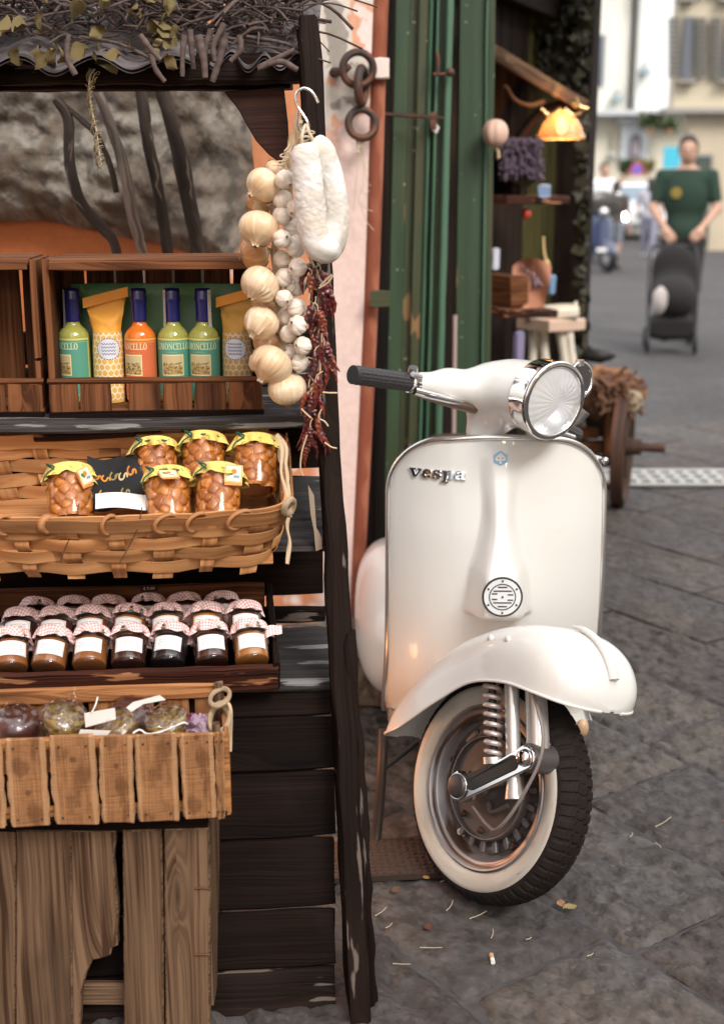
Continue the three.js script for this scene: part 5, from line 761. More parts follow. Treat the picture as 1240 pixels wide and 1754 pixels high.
    addT('pivot_cap', (() => { const g = lathe([[0, 0.014], [0.009, 0.013], [0.014, 0.008], [0.016, 0], [0.016, -0.01]], 28); g.rotateZ(PI / 2); g.translate(X - 0.014, pivot.y, pivot.z); return g; })(), M.chrome);
  }
  addT('brake_cable', sweep([up(V(X - 0.012, pivot.y, pivot.z - 0.02), 0.19), V(X - 0.012, HUB.y + 0.16, HUB.z + 0.150), V(X - 0.014, HUB.y + 0.06, HUB.z + 0.150), V(X - 0.01, HUB.y - 0.02, HUB.z + 0.12), V(-0.06, HUB.y - 0.045, HUB.z + 0.06), V(-0.045, HUB.y - 0.04, HUB.z)], 0.0032, { m: 8, n: 50 }), mat([0.23, 0.2, 0.19], { roughness: 0.5 }));
  addT('axle', sweep([V(0.05, HUB.y, HUB.z), V(-0.085, HUB.y, HUB.z)], 0.012, { n: 2, m: 16 }), M.iron);
  // --- mudguard
  const curve = (pts) => { const c = new THREE.CatmullRomCurve3(pts.map(([z, y]) => V(z, y, 0)), false, 'centripetal'), s = Array.from({ length: 241 }, (_, i) => c.getPoint(i / 240)); return (z) => { if (z <= s[0].x) return s[0].y; for (let i = 1; i < 241; i++) if (s[i].x >= z) { const a = s[i - 1], b = s[i]; return lerp(a.y, b.y, (z - a.x) / (b.x - a.x || 1)); } return s[240].y; }; };
  const spine = curve([[-0.275, 0.19], [-0.255, 0.275], [-0.21, 0.37], [-0.13, 0.465], [-0.03, 0.527], [0.06, 0.553], [0.11, 0.545], [0.15, 0.520], [0.176, 0.488], [0.188, 0.458]]);
  const edge = curve([[-0.275, 0.187], [-0.2, 0.238], [-0.12, 0.325], [-0.04, 0.40], [0.04, 0.435], [0.10, 0.445], [0.15, 0.449], [0.188, 0.452]]);
  const halfW = curve([[-0.275, 0.02], [-0.262, 0.075], [-0.2, 0.104], [-0.1, 0.115], [0, 0.124], [0.1, 0.118], [0.14, 0.102], [0.168, 0.078], [0.183, 0.044], [0.188, 0.008]]);
  const fen = (t, s, inset = 0) => { const q = t < 0.5 ? 2 * t * t * 0.5 + 0.5 * t : 1 - (2 * (1 - t) * (1 - t) * 0.5 + 0.5 * (1 - t)); const z = lerp(-0.275, 0.188, clamp(q)), f = s * PI / 2, w = max(0.003, halfW(z) - inset), e = edge(z), h = max(0.002, spine(z) - e - inset); return [w * Math.sign(f) * abs(sin(f)) ** 0.72, e + h * max(0, cos(f)) ** 0.55, HUB.z + z, t, s]; };
  addT('mudguard', mergeGeometries([surf(100, 60, (t, s) => fen(t, s * 2 - 1)), surf(60, 40, (t, s) => fen(t, s * 2 - 1, 0.0025))]), paint);
  for (const s of [-1, 1]) addT('mudguard_lip', sweep(Array.from({ length: 60 }, (_, i) => V(...fen(0.008 + i / 59 * 0.984, s))), 0.0028, { n: 120, m: 8 }), paint);
  addT('mudguard_crest', sweep([0.04, 0.07, 0.10, 0.13, 0.155, 0.168].map((z) => V(0, spine(z) + 0.006, HUB.z + z)), (t, a) => (0.0065 + 0.004 * t) * (1 - 0.55 * max(0, 1 - t * 6)) * (0.75 + 0.25 * abs(cos(a))), { n: 40, m: 14 }), mat([0.66, 0.65, 0.63], { roughness: 0.35 }));
  for (const [t, s] of [[0.50, -0.62], [0.57, -0.66]]) { const p = fen(t, s), g = new THREE.SphereGeometry(0.0062, 14, 10); g.scale(0.7, 1, 1); g.translate(p[0] - 0.001, p[1], p[2]); addT('rivet', g, paint); }
  // --- headset
  const B = [[-0.045, 0.905, 0.0], [-0.12, 0.890, -0.008], [-0.205, 0.876, -0.012]];
  const head = (x, y, z) => {
    const X2 = -abs(x); let d = elld(x, y, z, [0, 0.918, 0.06], [0.068, 0.058, 0.078]);
    d = smin(d, capd(x, y, z, [0, 0.922, 0.05], [0, 0.928, 0.155], 0.058, 0.0715), 0.03);
    d = smin(d, capd(X2, y, z, B[0], B[1], 0.040, 0.029), 0.05); d = smin(d, capd(X2, y, z, B[1], B[2], 0.0285, 0.0205), 0.03);
    d = smin(d, capd(x, y, z, [0, 0.89, 0.0], [0, 0.825, 0.0], 0.040, 0.036), 0.05);
    return max(d, z - 0.132);
  };
  addT('handlebar_casting', nets(head, [-0.24, 0.74, -0.09], [0.24, 1.01, 0.15], 0.0048), paint);
  const fwd = (g, y = 0.928) => { g.rotateX(PI / 2); g.scale(1.09, 1.09, 1); g.translate(0, y, 0.042); return g; }; // lathe's y -> z
  addT('headlight_rim', fwd(lathe([[0.0655, 0.070], [0.0675, 0.072], [0.0690, 0.100], [0.0705, 0.114], [0.0715, 0.118], [0.0695, 0.1225], [0.0635, 0.1245], [0.0605, 0.122], [0.060, 0.117]], 72)), M.chrome);
  addT('headlight_reflector', fwd(lathe([[0.012, 0.072], [0.03, 0.080], [0.05, 0.098], [0.0605, 0.1165]], 48)), mat([0.80, 0.80, 0.80], { metalness: 1, roughness: 0.3 }));
  addT('headlight_lens', fwd(lathe([[0.0612, 0.1185], [0.052, 0.124], [0.04, 0.1285], [0.025, 0.131], [0.01, 0.1325], [0, 0.1328]], 64)), (() => { const m = new THREE.MeshPhysicalMaterial({ color: new THREE.Color(0.9, 0.91, 0.93), transmission: 0.55, thickness: 0, roughness: 0.28, ior: 1.5, side: THREE.DoubleSide, bumpMap: gray(256, 256, (u, v) => 0.5 + 0.5 * sin(u * 2 * PI * 26), [1, 1]), bumpScale: 0.0006 }); m.clearcoat = 1; m.clearcoatRoughness = 0.05; return m; })());
  const grip = (x0, x1, y0, y1, z0, z1) => { const a = V(x0, y0, z0), b = V(x1, y1, z1); return sweep([a, a.clone().lerp(b, 0.5), b], (t, an) => (t < 0.05 ? 0.0215 : t > 0.96 ? 0.0178 : 0.0176) * (1 + (t > 0.05 && t < 0.95 ? 0.035 * Math.sign(sin(an * 16)) + 0.02 * Math.sign(sin(t * 90)) : 0)), { n: 60, m: 64 }); };
  const gripM = mat([0.028, 0.027, 0.029], { roughness: 0.55 });
  addT('grip', grip(-0.205, -0.352, 0.876, 0.858, -0.012, -0.006), gripM); addT('grip', grip(0.205, 0.265, 0.876, 0.868, -0.012, -0.006), gripM);
  for (const s of [-1, 1]) {
    addT('lever', sweep([V(s * 0.10, 0.868, 0.018), V(s * 0.15, 0.866, 0.026), V(s * 0.205, 0.864, 0.030), V(s * 0.225, 0.864, 0.026)], (t, a) => 0.0075 + 0.002 * sin(a), { n: 20, m: 10 }), M.chrome);
    addT('lever_bracket', sweep([V(s * 0.06, 0.864, 0.02), V(s * 0.13, 0.860, 0.016), V(s * 0.20, 0.860, 0.002)], (t) => 0.011 - 0.004 * t, { n: 16, m: 10 }), mat([0.20, 0.14, 0.11], { metalness: 0.7, roughness: 0.35 }));
    addT('bar_collar', sweep([V(s * 0.196, 0.877, -0.012), V(s * 0.212, 0.876, -0.012)], 0.0215, { n: 2, m: 24 }), M.chrome);
  }
  addT('switch', mergeGeometries([sweep([V(-0.215, 0.89, -0.008), V(-0.222, 0.905, -0.004)], 0.0095, { n: 3, m: 14 }), sweep([V(-0.20, 0.891, 0), V(-0.225, 0.892, 0.004)], 0.006, { n: 3, m: 10 })]), M.alu);
  // mirror and clutch lever on the far side
  { const c = lp(992, 640, 2.98), g = new THREE.CylinderGeometry(0.034, 0.030, 0.012, 40); g.rotateX(PI / 2); const rot = new THREE.Matrix4().makeRotationFromEuler(new THREE.Euler(-0.1, 0.75, 0, 'YXZ')).setPosition(c); g.applyMatrix4(rot); add('mirror', g, mat([0.16, 0.16, 0.18], { metalness: 0.9, roughness: 0.18 })); const t = new THREE.TorusGeometry(0.034, 0.0042, 10, 48); t.applyMatrix4(rot.clone().multiply(new THREE.Matrix4().makeTranslation(0, 0, 0.004))); add('mirror_rim', t, M.chrome);
    add('mirror_stem', sweep([lp(985, 660, 2.99), lp(1000, 668, 2.97), lp(1004, 662, 2.96), lp(990, 676, 2.99), lp(960, 690, 3.02)], 0.0034, { m: 8 }), M.chrome);
    add('mirror_bracket', sweep([lp(993, 616, 2.98), lp(993, 606, 2.98)], 0.009, { n: 2, m: 14 }), M.alu);
    add('clutch_lever', sweep([lp(960, 742, 3.02), lp(1000, 765, 3.0), lp(1030, 776, 2.98)], 0.0042, { m: 10 }), M.alu); const b = new THREE.SphereGeometry(0.008, 16, 12); const q = lp(1036, 779, 2.98); b.translate(q.x, q.y, q.z); add('lever_ball', b, M.alu);
    add('bar_bracket', sweep([lp(978, 715, 3.0), lp(992, 706, 3.0), lp(1002, 694, 3.0)], (t) => 0.008 + 0.004 * t, { m: 12 }), M.alu); }
  // --- leg shield with its spine and horn casting in one pressing
  const yT = 0.818, yB = 0.185, W = 0.222, RC = 0.12;
  const zc = curve([[0.15, -0.02], [0.185, 0.0], [0.24, 0.045], [0.32, 0.075], [0.45, 0.092], [0.6, 0.085], [0.72, 0.066], [0.83, 0.045]]);
  const amp = curve([[0.1, 0], [0.455, 0], [0.465, 0.004], [0.478, 0.070], [0.49, 0.082], [0.525, 0.083], [0.56, 0.076], [0.59, 0.060], [0.63, 0.042], [0.70, 0.026], [0.77, 0.010], [0.805, 0.001], [0.9, 0]]);
  const wid = curve([[0.1, 0.08], [0.455, 0.078], [0.51, 0.070], [0.565, 0.062], [0.61, 0.050], [0.68, 0.040], [0.76, 0.046], [0.9, 0.06]]);
  const shieldZ = (x, y) => { const u = x / W, w = wid(y), q = abs(x) / w, flat = lerp(0.40, 0.18, sstep(0.55, 0.66, y)), b = q > 1 ? 0 : q < flat ? 1 : 0.5 + 0.5 * cos(PI * (q - flat) / (1 - flat)); return zc(y) - 0.062 * u * u - 0.018 * abs(u) ** 6 + amp(y) * b ** 1.15; };
  const half = (y) => { const yc = yT - RC; let w = y > yc ? W - RC + sqrt(max(0, RC * RC - (y - yc) ** 2)) : W; return w * (1 + 0.03 * sstep(0.4, 0.2, y)); };
  const shY = (u, v) => { const y = yB + (yT - yB) * (1 - (1 - v) ** 1.35); return y + (v > 0.9 ? 0.006 * (v - 0.9) / 0.1 * (1 - u * u) : 0); };
  const shield = surf(150, 190, (u, v) => { const s = u * 2 - 1, k = Math.sign(s) * (0.55 * abs(s) + 0.45 * abs(s) ** 2), y0 = yB + (yT - yB) * (1 - (1 - v) ** 1.35), x = k * half(y0), y = shY(k, v); return [x, y, shieldZ(x, y), u, v]; });
  const specks = paint.clone(); specks.map = canvasTex(1024, 1024, (g, w, h) => { g.fillStyle = '#fff'; g.fillRect(0, 0, w, h); const r = rng(31); for (let i = 0; i < 120; i++) { const low = r() ** 2.2; g.globalAlpha = 0.25 + 0.5 * r(); g.fillStyle = ['#6b4a33', '#8a7a68', '#4a3a30'][i % 3]; g.beginPath(); g.ellipse(r() * w, h - low * h, 0.5 + 1.4 * r() * r(), 0.5 + 1.6 * r() * r(), 0, 0, 7); g.fill(); } });
  add('leg_shield', shield, specks);
  add('shield_back', surf(40, 50, (u, v) => { const k = u * 2 - 1, y0 = yB + (yT - yB) * (1 - (1 - v) ** 1.35), x = k * half(y0) * 0.995, y = shY(k, v) - 0.001; return [x, y, shieldZ(x, y) - 0.006 - (abs(x) < 0.1 ? amp(y) * 0.5 : 0)]; }), paint);
  const rimPts = []; for (let i = 0; i <= 30; i++) { const y = lerp(yB, yT - RC, i / 30); rimPts.push([-half(y), y]); } for (let i = 1; i <= 16; i++) { const a = PI - i / 16 * PI / 2; rimPts.push([-(W - RC) + RC * cos(a), yT - RC + RC * sin(a)]); } for (let i = 1; i < 8; i++) { const x = lerp(-(W - RC), W - RC, i / 8); rimPts.push([x, yT + 0.006 * (1 - (x / (W - RC)) ** 2)]); }
  const full = [...rimPts, ...rimPts.slice(0, 47).reverse().map(([x, y]) => [-x, y])];
  add('shield_trim', sweep(full.map(([x, y]) => V(x, y, shieldZ(x, y) + 0.0005)), 0.0066, { n: 260, m: 12 }), mat([0.70, 0.68, 0.66], { metalness: 0.9, roughness: 0.24 }));
  // horn grille
  { const y = 0.531, z = shieldZ(0, y), tip = -Math.atan((shieldZ(0, y + 0.02) - shieldZ(0, y - 0.02)) / 0.04), P0 = (g, x, dy, dz, rot = 0) => { const c = g.clone(); c.rotateZ(rot); c.translate(x, dy, dz); c.rotateX(-tip * 0.5); c.translate(0, y, z + 0.001); return c; };
    const disc = new THREE.CylinderGeometry(0.037, 0.0375, 0.005, 56); disc.rotateX(PI / 2); add('horn_grille', P0(disc, 0, 0, 0.0015), mat([0.70, 0.71, 0.72], { roughness: 0.3, metalness: 0.2, clearcoat: 0.6 }));
    add('horn_ring', P0(new THREE.TorusGeometry(0.0375, 0.0026, 10, 64), 0, 0, 0.002), M.black); add('horn_ring', P0(new THREE.TorusGeometry(0.0255, 0.0011, 8, 56), 0, 0, 0.0042), M.black);
    for (const [x, dy, l] of [[0, 0.0195, 0.018], [0, 0.012, 0.036], [-0.0155, 0.0065, 0.011], [0.0155, 0.0045, 0.011], [-0.0155, -0.0045, 0.011], [0.0155, -0.006, 0.011], [0, -0.0115, 0.036], [0, -0.019, 0.018]]) add('slot', P0(new THREE.BoxGeometry(l, 0.0024, 0.003), x, dy, 0.0035), M.black);
    for (let i = 0; i < 7; i++) { const a = i * PI / 3 + PI / 6, g = new THREE.CylinderGeometry(0.0021, 0.0021, 0.003, 12); g.rotateX(PI / 2); add('screw', P0(g, i < 6 ? 0.0318 * cos(a) : 0, i < 6 ? 0.0318 * sin(a) : 0, 0.0042), M.iron); } }
  // raised script on the rider's right of the shield, six-sided badge at the top
  { const t = new TextGeometry('vespa', { font, size: 0.0205, depth: 0.0042, curveSegments: 6, bevelEnabled: true, bevelSize: 0.0010, bevelThickness: 0.0007, bevelSegments: 1 }); t.computeBoundingBox(); const w = t.boundingBox.max.x, a = lp(700, 858, 2.93), b = lp(798, 861, 2.88), k = (b.x - a.x) / w, p = t.attributes.position;
    const box = new THREE.BoxGeometry(0.118, 0.0022, 0.0016, 30, 1, 1); for (let i = 0; i < p.count; i++) { const x = a.x + p.getX(i) * k + 0.12 * p.getY(i), y = 0.7395 + p.getY(i) + 0.001; p.setXYZ(i, x, y, shieldZ(x, y) + 0.0018 + p.getZ(i)); } t.computeVertexNormals(); add('lettering', t, mat([0.74, 0.76, 0.78], { metalness: 1, roughness: 0.14 }), 'raised chrome script reading vespa');
    const y = 0.7845, g = new THREE.CylinderGeometry(0.0155, 0.0155, 0.003, 6); g.rotateX(PI / 2); g.rotateX(-0.24); g.translate(0, y, shieldZ(0, y) + 0.0022); add('badge', g, mat([0.15, 0.38, 0.58], { roughness: 0.3, clearcoat: 1 }));
    const em = new THREE.Shape(); em.moveTo(0, -0.0105); em.lineTo(0.0022, -0.0105); em.lineTo(0.0022, -0.003); em.bezierCurveTo(0.009, -0.008, 0.0125, -0.001, 0.008, 0.004); em.lineTo(0, 0.0115); em.lineTo(-0.008, 0.004); em.bezierCurveTo(-0.0125, -0.001, -0.009, -0.008, -0.0022, -0.003); em.lineTo(-0.0022, -0.0105); const hole = (s) => { const h = new THREE.Path(); h.absellipse(s * 0.0042, 0.0008, 0.0024, 0.0018, 0, 2 * PI); return h; }; em.holes.push(hole(1), hole(-1));
    const e = new THREE.ExtrudeGeometry(em, { depth: 0.0008, bevelEnabled: false, curveSegments: 8 }); e.rotateX(-0.24); e.translate(0, y, shieldZ(0, y) + 0.0040); add('emblem', e, M.paper); }
  // --- what lies behind the shield
  add('floor_board', xf(new THREE.BoxGeometry(0.42, 0.012, 0.40), [0, 0.186, -0.20]), paint);
  for (const s of [-1, 1]) { add('floor_rail', sweep([V(s * 0.214, 0.19, 0.0), V(s * 0.216, 0.188, -0.2), V(s * 0.2, 0.19, -0.40)], 0.007, { m: 8 }), M.alu);
    const f = (x, y, z) => { const q = ((abs(x) / 0.105) ** 2.4 + (abs(y) / (0.168 - 0.05 * clamp(-z / 0.4))) ** 2.4 + (abs(z) / 0.40) ** 2.6) ** (1 / 2.4); return (q - 1) * 0.1; };
    add('side_cowl', xf(nets(f, [-0.13, -0.21, -0.44], [0.13, 0.21, 0.44], 0.012), [s * 0.198, 0.248, -0.62]), paint); }
  add('rear_body', xf(nets((x, y, z) => (((abs(x) / 0.145) ** 3 + (abs(y) / 0.22) ** 3 + (abs(z) / 0.46) ** 3) ** (1 / 3) - 1) * 0.14, [-0.17, -0.26, -0.5], [0.17, 0.26, 0.5], 0.016), [0, 0.36, -0.76]), paint);
  add('seat', xf(nets((x, y, z) => (((abs(x) / 0.13) ** 4 + (abs(y) / 0.05) ** 3 + (abs(z) / 0.33) ** 4) ** (1 / 4) - 1) * 0.05, [-0.16, -0.08, -0.37], [0.16, 0.08, 0.37], 0.014), [0, 0.585, -0.78]), mat([0.05, 0.03, 0.025], { roughness: 0.5 }));
  { const g = makeTyre(132); g.translate(-HUB.x, 0, -0.80 - HUB.z); add('rear_tyre', g, rubber); const q = new THREE.CylinderGeometry(0.15, 0.15, 0.06, 40); q.rotateZ(PI / 2); q.translate(0, HUB.y, -0.80); add('rear_rim', q, rimM); }
  add('stand_leg', sweep([lp(657, 1240, 2.84), lp(655, 1290, 2.80), lp(648, 1390, 2.76), lp(642, 1444, 2.735)], (t) => 0.0105 + 0.003 * (t > 0.9), { m: 10 }), mat([0.05, 0.034, 0.028], { roughness: 0.5, metalness: 0.5 }));
  add('stand_leg', sweep([lp(715, 1262, 2.86), lp(690, 1282, 2.84), lp(650, 1312, 2.80)], 0.006, { m: 8 }), M.black);
  add('front_light', xf(new THREE.SphereGeometry(0.02, 16, 12), lp(997, 1238, 2.9).toArray(), [0, 0, 0], [0.7, 1, 0.7]), mat([0.55, 0.36, 0.22], { roughness: 0.3 }));
  // stand the tyre on the ground
  let low = 9; sc.updateMatrixWorld(true); { const p = sc.children[0].geometry.attributes.position; for (let i = 0; i < p.count; i++) low = min(low, p.getY(i)); } sc.position.y = -low * 1.04 - 0.002;
}
// ---------------------------------------------------------------- the warm lamps that burn out of sight behind the stand
function lantern(name, label, p, I, col) {
  const t = thing(name, label, 'lamp', p), b = new THREE.MeshStandardMaterial({ color: 0xffffff, emissive: new THREE.Color(...col), emissiveIntensity: 5 });
  part(t, 'bulb', xf(new THREE.SphereGeometry(0.03, 20, 16), [0, 0, 0], [0, 0, 0], [1, 1.25, 1]), b); part(t, 'lamp_socket', xf(new THREE.CylinderGeometry(0.014, 0.018, 0.05, 16), [0, 0.06, 0]), M.black); part(t, 'cord', sweep([V(0, 0.07, 0), V(0.02, 0.06, -0.02), V(0.03, -0.02, -0.03), V(0.035, -0.16, -0.03)], 0.003, { m: 6 }), M.black);
  const l = new THREE.PointLight(new THREE.Color(...col), I); l.name = name + '_light'; l.shadow.radius = 1.5; t.add(l);
}
lantern('bulb_lamp', 'bare warm bulb set behind the bottle crate of the market stand', at(190, 640, 3.35), 0.03, [1, 0.50, 0.18]);
lantern('bulb_lamp', 'bare warm bulb set low behind the market stand beside the scooter', V(-0.12, 0.20, -2.50), 0.045, [1, 0.40, 0.13]);
// ---------------------------------------------------------------- the shop doorway: two green folding shutters
{
  const leaf = (list, name, label) => { const t = thing(name, label, 'door shutter', at(740, 900, list[0][3])), inv = t.matrixWorld.clone().invert(); list.forEach(([x0, x1, w, D, m, nm], i) => { const k = (x1 - x0) / 615, a = at(x0 - k * 145, -60, D), b = at(x1 + k * 330, 1030, D), g = beam(a, b, w * mpp(400, D), 0.045, FRONT, { n: 30, jit: 0.0012, bev: nm === 'moulding' ? 0.006 : 0.003, seed: 400 + i + x0 }); g.applyMatrix4(inv); part(t, nm, g, m); }); return t; };
  const first = leaf([[688, 673, 25, 4.50, M.green, 'board'], [708, 692, 17, 4.525, M.green, 'board'], [724, 708, 18, 4.50, M.green, 'board'], [736, 720, 6, 4.485, M.greenPale, 'moulding'], [742, 726, 8, 4.55, M.green, 'board'], [748, 732, 5, 4.495, M.greenPale, 'moulding'], [757, 741, 16, 4.53, M.green, 'board'], [768, 752, 12, 4.48, M.greenPale, 'moulding']], 'door_shutter', 'worn dark green folding shutter nearest the pink wall, with pale moulded edges');
  const second = leaf([[808, 798, 44, 4.85, M.green, 'board'], [832, 824, 5, 4.83, M.greenPale, 'moulding'], [840, 832, 12, 4.90, M.green, 'board']], 'door_shutter', 'mottled olive green shutter standing right of the dark gap');
  for (const y of [330, 620]) { const inv = first.matrixWorld.clone().invert(), x = 754 - (y - 85) * 0.026; }
  const w = single('door_pole', sweep([at(779, 540, 4.7), at(777, 700, 4.7), at(774, 960, 4.7)], 0.008, { m: 10 }), mat([0.42, 0.30, 0.27], { roughness: 0.7 }), 'thin pinkish pole standing in the gap between the green shutters', 'pole');
  const h = thing('shutter_stay', 'rusty iron stay bar between the pink wall and the green shutter', 'stay bar', at(700, 198, 4.4)), hi = h.matrixWorld.clone().invert(), hp = (x, y, D) => at(x, y, D).applyMatrix4(hi);
  part(h, 'bar', xf(plank(0.205, 0.011, 0.011, { seed: 501 }), [0, 0, 0], [0, 0, -0.06]), M.iron); part(h, 'plate', xf(plank(0.05, 0.02, 0.006, { seed: 502 }), hp(742, 207, 4.44).toArray(), [0, 0, PI / 2]), M.iron); part(h, 'paint_flake', cut([[737, 212], [746, 210], [753, 218], [748, 229], [738, 222]], 4.45, 0.003).applyMatrix4(hi), mat([0.6, 0.58, 0.56], { roughness: 0.7 }));
  const l = thing('shutter_latch', 'small iron latch with a round knob high on the green shutter', 'latch', at(760, 122, 4.44)), li = l.matrixWorld.clone().invert(), q = (x, y) => at(x, y, 4.42).applyMatrix4(li);
  part(l, 'arm', sweep([q(742, 127), q(760, 127), q(768, 126)], 0.005, { m: 8 }), M.iron); part(l, 'knob', xf(new THREE.SphereGeometry(0.013, 16, 12), q(771, 124).toArray()), M.iron); part(l, 'bolt', sweep([q(748, 90), q(750, 108), q(749, 126)], 0.006, { m: 8 }), M.iron);
  part(first, 'hinge', xf(plank(0.055, 0.048, 0.012, { seed: 503 }), at(651, 512, 4.0).applyMatrix4(first.matrixWorld.clone().invert()).toArray()), M.green);
}
// ---------------------------------------------------------------- the shop front beyond: dark boarded wall running away to a corner post
const FA = at(652, 400, 4.75).setY(0), FB = at(968, 400, 7.1).setY(0), FD = FB.clone().sub(FA), FL = FD.length(), FT = Math.atan2(-FD.z, FD.x);
{
  const t = thing('shop_wall', 'dark boarded shop wall running back from the green shutters', 'shop front', FA, FT), dk = woodMat(71, [0.026, 0.016, 0.012], [0.008, 0.005, 0.0045], { size: 512, spec: 0.2 }), ol = woodMat(72, [0.075, 0.068, 0.02], [0.028, 0.025, 0.009], { size: 512, spec: 0.2 });
  const n = 18; for (let i = -5; i < n; i++) part(t, 'wall_board', xf(plank(3.4, FL / n - 0.006, 0.02, { n: 10, seed: 530 + i, jit: 0.002 }), [FL * (i + 0.5) / n, 1.68, -0.03], [0, 0, PI / 2]), i > 12 && i < 17 ? ol : dk);
  part(t, 'canopy_board', xf(plank(FL + 0.9, 1.0, 0.05, { seed: 540 }), [FL * 0.35, 2.62, 0.25], [PI / 2 - 0.1, 0, 0]), dk);
  part(t, 'corner_post', xf(plank(3.4, 0.16, 0.16, { n: 20, seed: 541, jit: 0.004, bev: 0.01 }), [FL + 0.06, 1.68, 0.02], [0, 0, PI / 2]), dk);
  part(t, 'upper_board', xf(plank(FL + 0.3, 0.5, 0.04, { seed: 542 }), [FL / 2, 2.3, 0.05]), dk);
  const shelf = (x0, x1, y, D, label) => { const a = at(x0, y, D), b = at(x1, y, D + 0.5), g = beam(a, b, 0.032, 0.16, FRONT, { seed: 550 + y }); return single('shop_shelf', g, M.woodPeel, label, 'shelf'); };
  shelf(836, 945, 342, 5.5, 'upper dark shelf beside the shutters, carrying the lavender'); shelf(832, 926, 532, 5.5, 'lower dark shelf beside the shutters, carrying a crate');
  // sloping awning with its lamp
  const a = thing('awning', 'small sloping wooden awning over the shop shelves', 'awning', at(920, 135, 5.7)), ai = a.matrixWorld.clone().invert();
  const A0 = at(835, 84, 5.4), A1 = at(1000, 182, 6.3), back = V(-0.30, 0.10, -0.25); 
  part(a, 'edge_board', beam(A0, A1, 0.05, 0.02, FRONT, { seed: 561 }).applyMatrix4(ai), M.woodGrey);
  for (let i = 0; i < 4; i++) { const k = 0.05 + i * 0.085, off = V(-0.05, 0.045, -0.12).multiplyScalar(i + 0.5).add(V(0, 0.005, 0)); part(a, 'board', beam(A0.clone().add(off), A1.clone().add(off), 0.016, 0.13, FRONT, { seed: 565 + i }).applyMatrix4(ai), M.woodRed); }
  part(a, 'bracket', sweep([at(866, 148, 5.6), at(880, 170, 5.7), at(905, 180, 5.8), at(930, 174, 5.9)].map((p) => p.applyMatrix4(ai)), 0.008, { m: 8 }), M.woodRed);
  part(a, 'bracket', sweep([at(842, 300, 5.9), at(890, 235, 6.0), at(930, 190, 6.1), at(985, 176, 6.2)].map((p) => p.applyMatrix4(ai)), 0.02, { m: 8 }), M.woodDark);
  const LD = 5.95, lc = at(961, 214, LD), lamp = thing('hanging_lamp', 'lit lamp with an amber ribbed glass shade hanging under the awning end', 'lamp', lc), k = mpp(214, LD);
  part(lamp, 'lamp_shade', surf(64, 14, (u, v) => { const an = u * 2 * PI, r = k * (lerp(9, 37, sin(v * PI / 2) ** 0.8) * (1 + 0.025 * sin(an * 14)) + (v > 0.92 ? 3 : 0)); return [r * cos(an), k * lerp(20, -20, v ** 1.2), r * sin(an), u, v]; }, { closedU: true }), mat([0.56, 0.36, 0.22], { transmission: 0.72, roughness: 0.22, thickness: 0 }));
  part(lamp, 'shade_rim', xf(new THREE.TorusGeometry(k * 38, k * 3.0, 10, 64), [0, -k * 21, 0], [PI / 2, 0, 0]), mat([0.80, 0.60, 0.34], { transmission: 0.3, roughness: 0.4 }));
  const bulb = new THREE.MeshStandardMaterial({ color: 0xffffff, emissive: new THREE.Color(1, 0.66, 0.30), emissiveIntensity: 3.5 });
  part(lamp, 'bulb', xf(new THREE.SphereGeometry(k * 10, 20, 16), [0, 0, 0], [0, 0, 0], [0.9, 1.5, 0.9]), bulb);
  const pl = new THREE.PointLight(new THREE.Color(1, 0.62, 0.28), 0.2); pl.position.set(0, -0.002, 0); pl.shadow.radius = 1; lamp.add(pl); pl.name = 'lamp_light';
  part(lamp, 'arm', mergeGeometries([[[-36, 26], [-22, 16], [-2, 27]], [[4, 26], [18, 16], [34, 20]], [[22, 44], [30, 30], [44, 26]], [[18, 36], [24, 30], [30, 34]]].map((p) => sweep(p.map(([x, y]) => V(x * k, y * k, 0)), k * 4.2, { m: 8 }))), mat([0.62, 0.42, 0.2], { metalness: 0.9, roughness: 0.25 }));
  // goods on the shelves
  const g0 = thing('garlic_bulb', 'single big pink garlic bulb hanging at the edge of the olive shutter', 'garlic', at(848, 228, 4.75)), gk = mpp(228, 4.75) * 22;
  part(g0, 'bulb', surf(64, 24, (u, v) => { const an = u * 2 * PI, th = v * PI, r = gk * sin(th) ** 0.85 * (1 + 0.09 * (abs(sin(an * 3.5)) - 0.6)); return [r * cos(an), gk * (1.05 * cos(th)), r * sin(an), u, v]; }, { closedU: true }), mat([0.66, 0.43, 0.34], { roughness: 0.45 }));
  part(g0, 'roots', sweep([V(0, -gk, 0), V(0.01, -gk * 1.4, 0), V(0.012, -gk * 1.9, 0)], 0.006, { m: 7 }), M.canePale);
  const r = rng(91), lav = (cx, cy, w, h, D, n, name, label, cols) => { const t = thing(name, label, 'flowers', at(cx, cy + h / 2, D)), b = [], s = [], ti = t.matrixWorld.clone().invert(); for (let i = 0; i < n; i++) { const an = rr(-1, 1, r), p = at(cx + an * w / 2 * rr(0.4, 1, r), cy - h / 2 + h * rr(0, 0.7, r), D + rr(-0.08, 0.08, r)).applyMatrix4(ti); const g = new THREE.IcosahedronGeometry(rr(0.004, 0.008, r), 0); g.scale(0.8, 1.9, 0.8); g.rotateZ(an * 0.6); g.translate(p.x, p.y, p.z); b.push(g); if (i % 3 === 0) s.push(sweep([p, V(p.x * 0.3, p.y * 0.5, p.z * 0.3), V(0, 0, 0)], 0.0022, { m: 4, n: 5 })); } const f = part(t, 'blossom', mergeGeometries(b), mat(cols[0], { roughness: 0.9 })); f.userData.kind = 'stuff'; const st = part(t, 'stalk', mergeGeometries(s), mat(cols[1], { roughness: 0.9 })); st.userData.kind = 'stuff'; return t; };
  lav(893, 288, 84, 96, 5.72, 1100, 'lavender_bunch', 'purple lavender bunch on the upper shop shelf under the awning', [[0.115, 0.080, 0.115], [0.09, 0.085, 0.05]]);
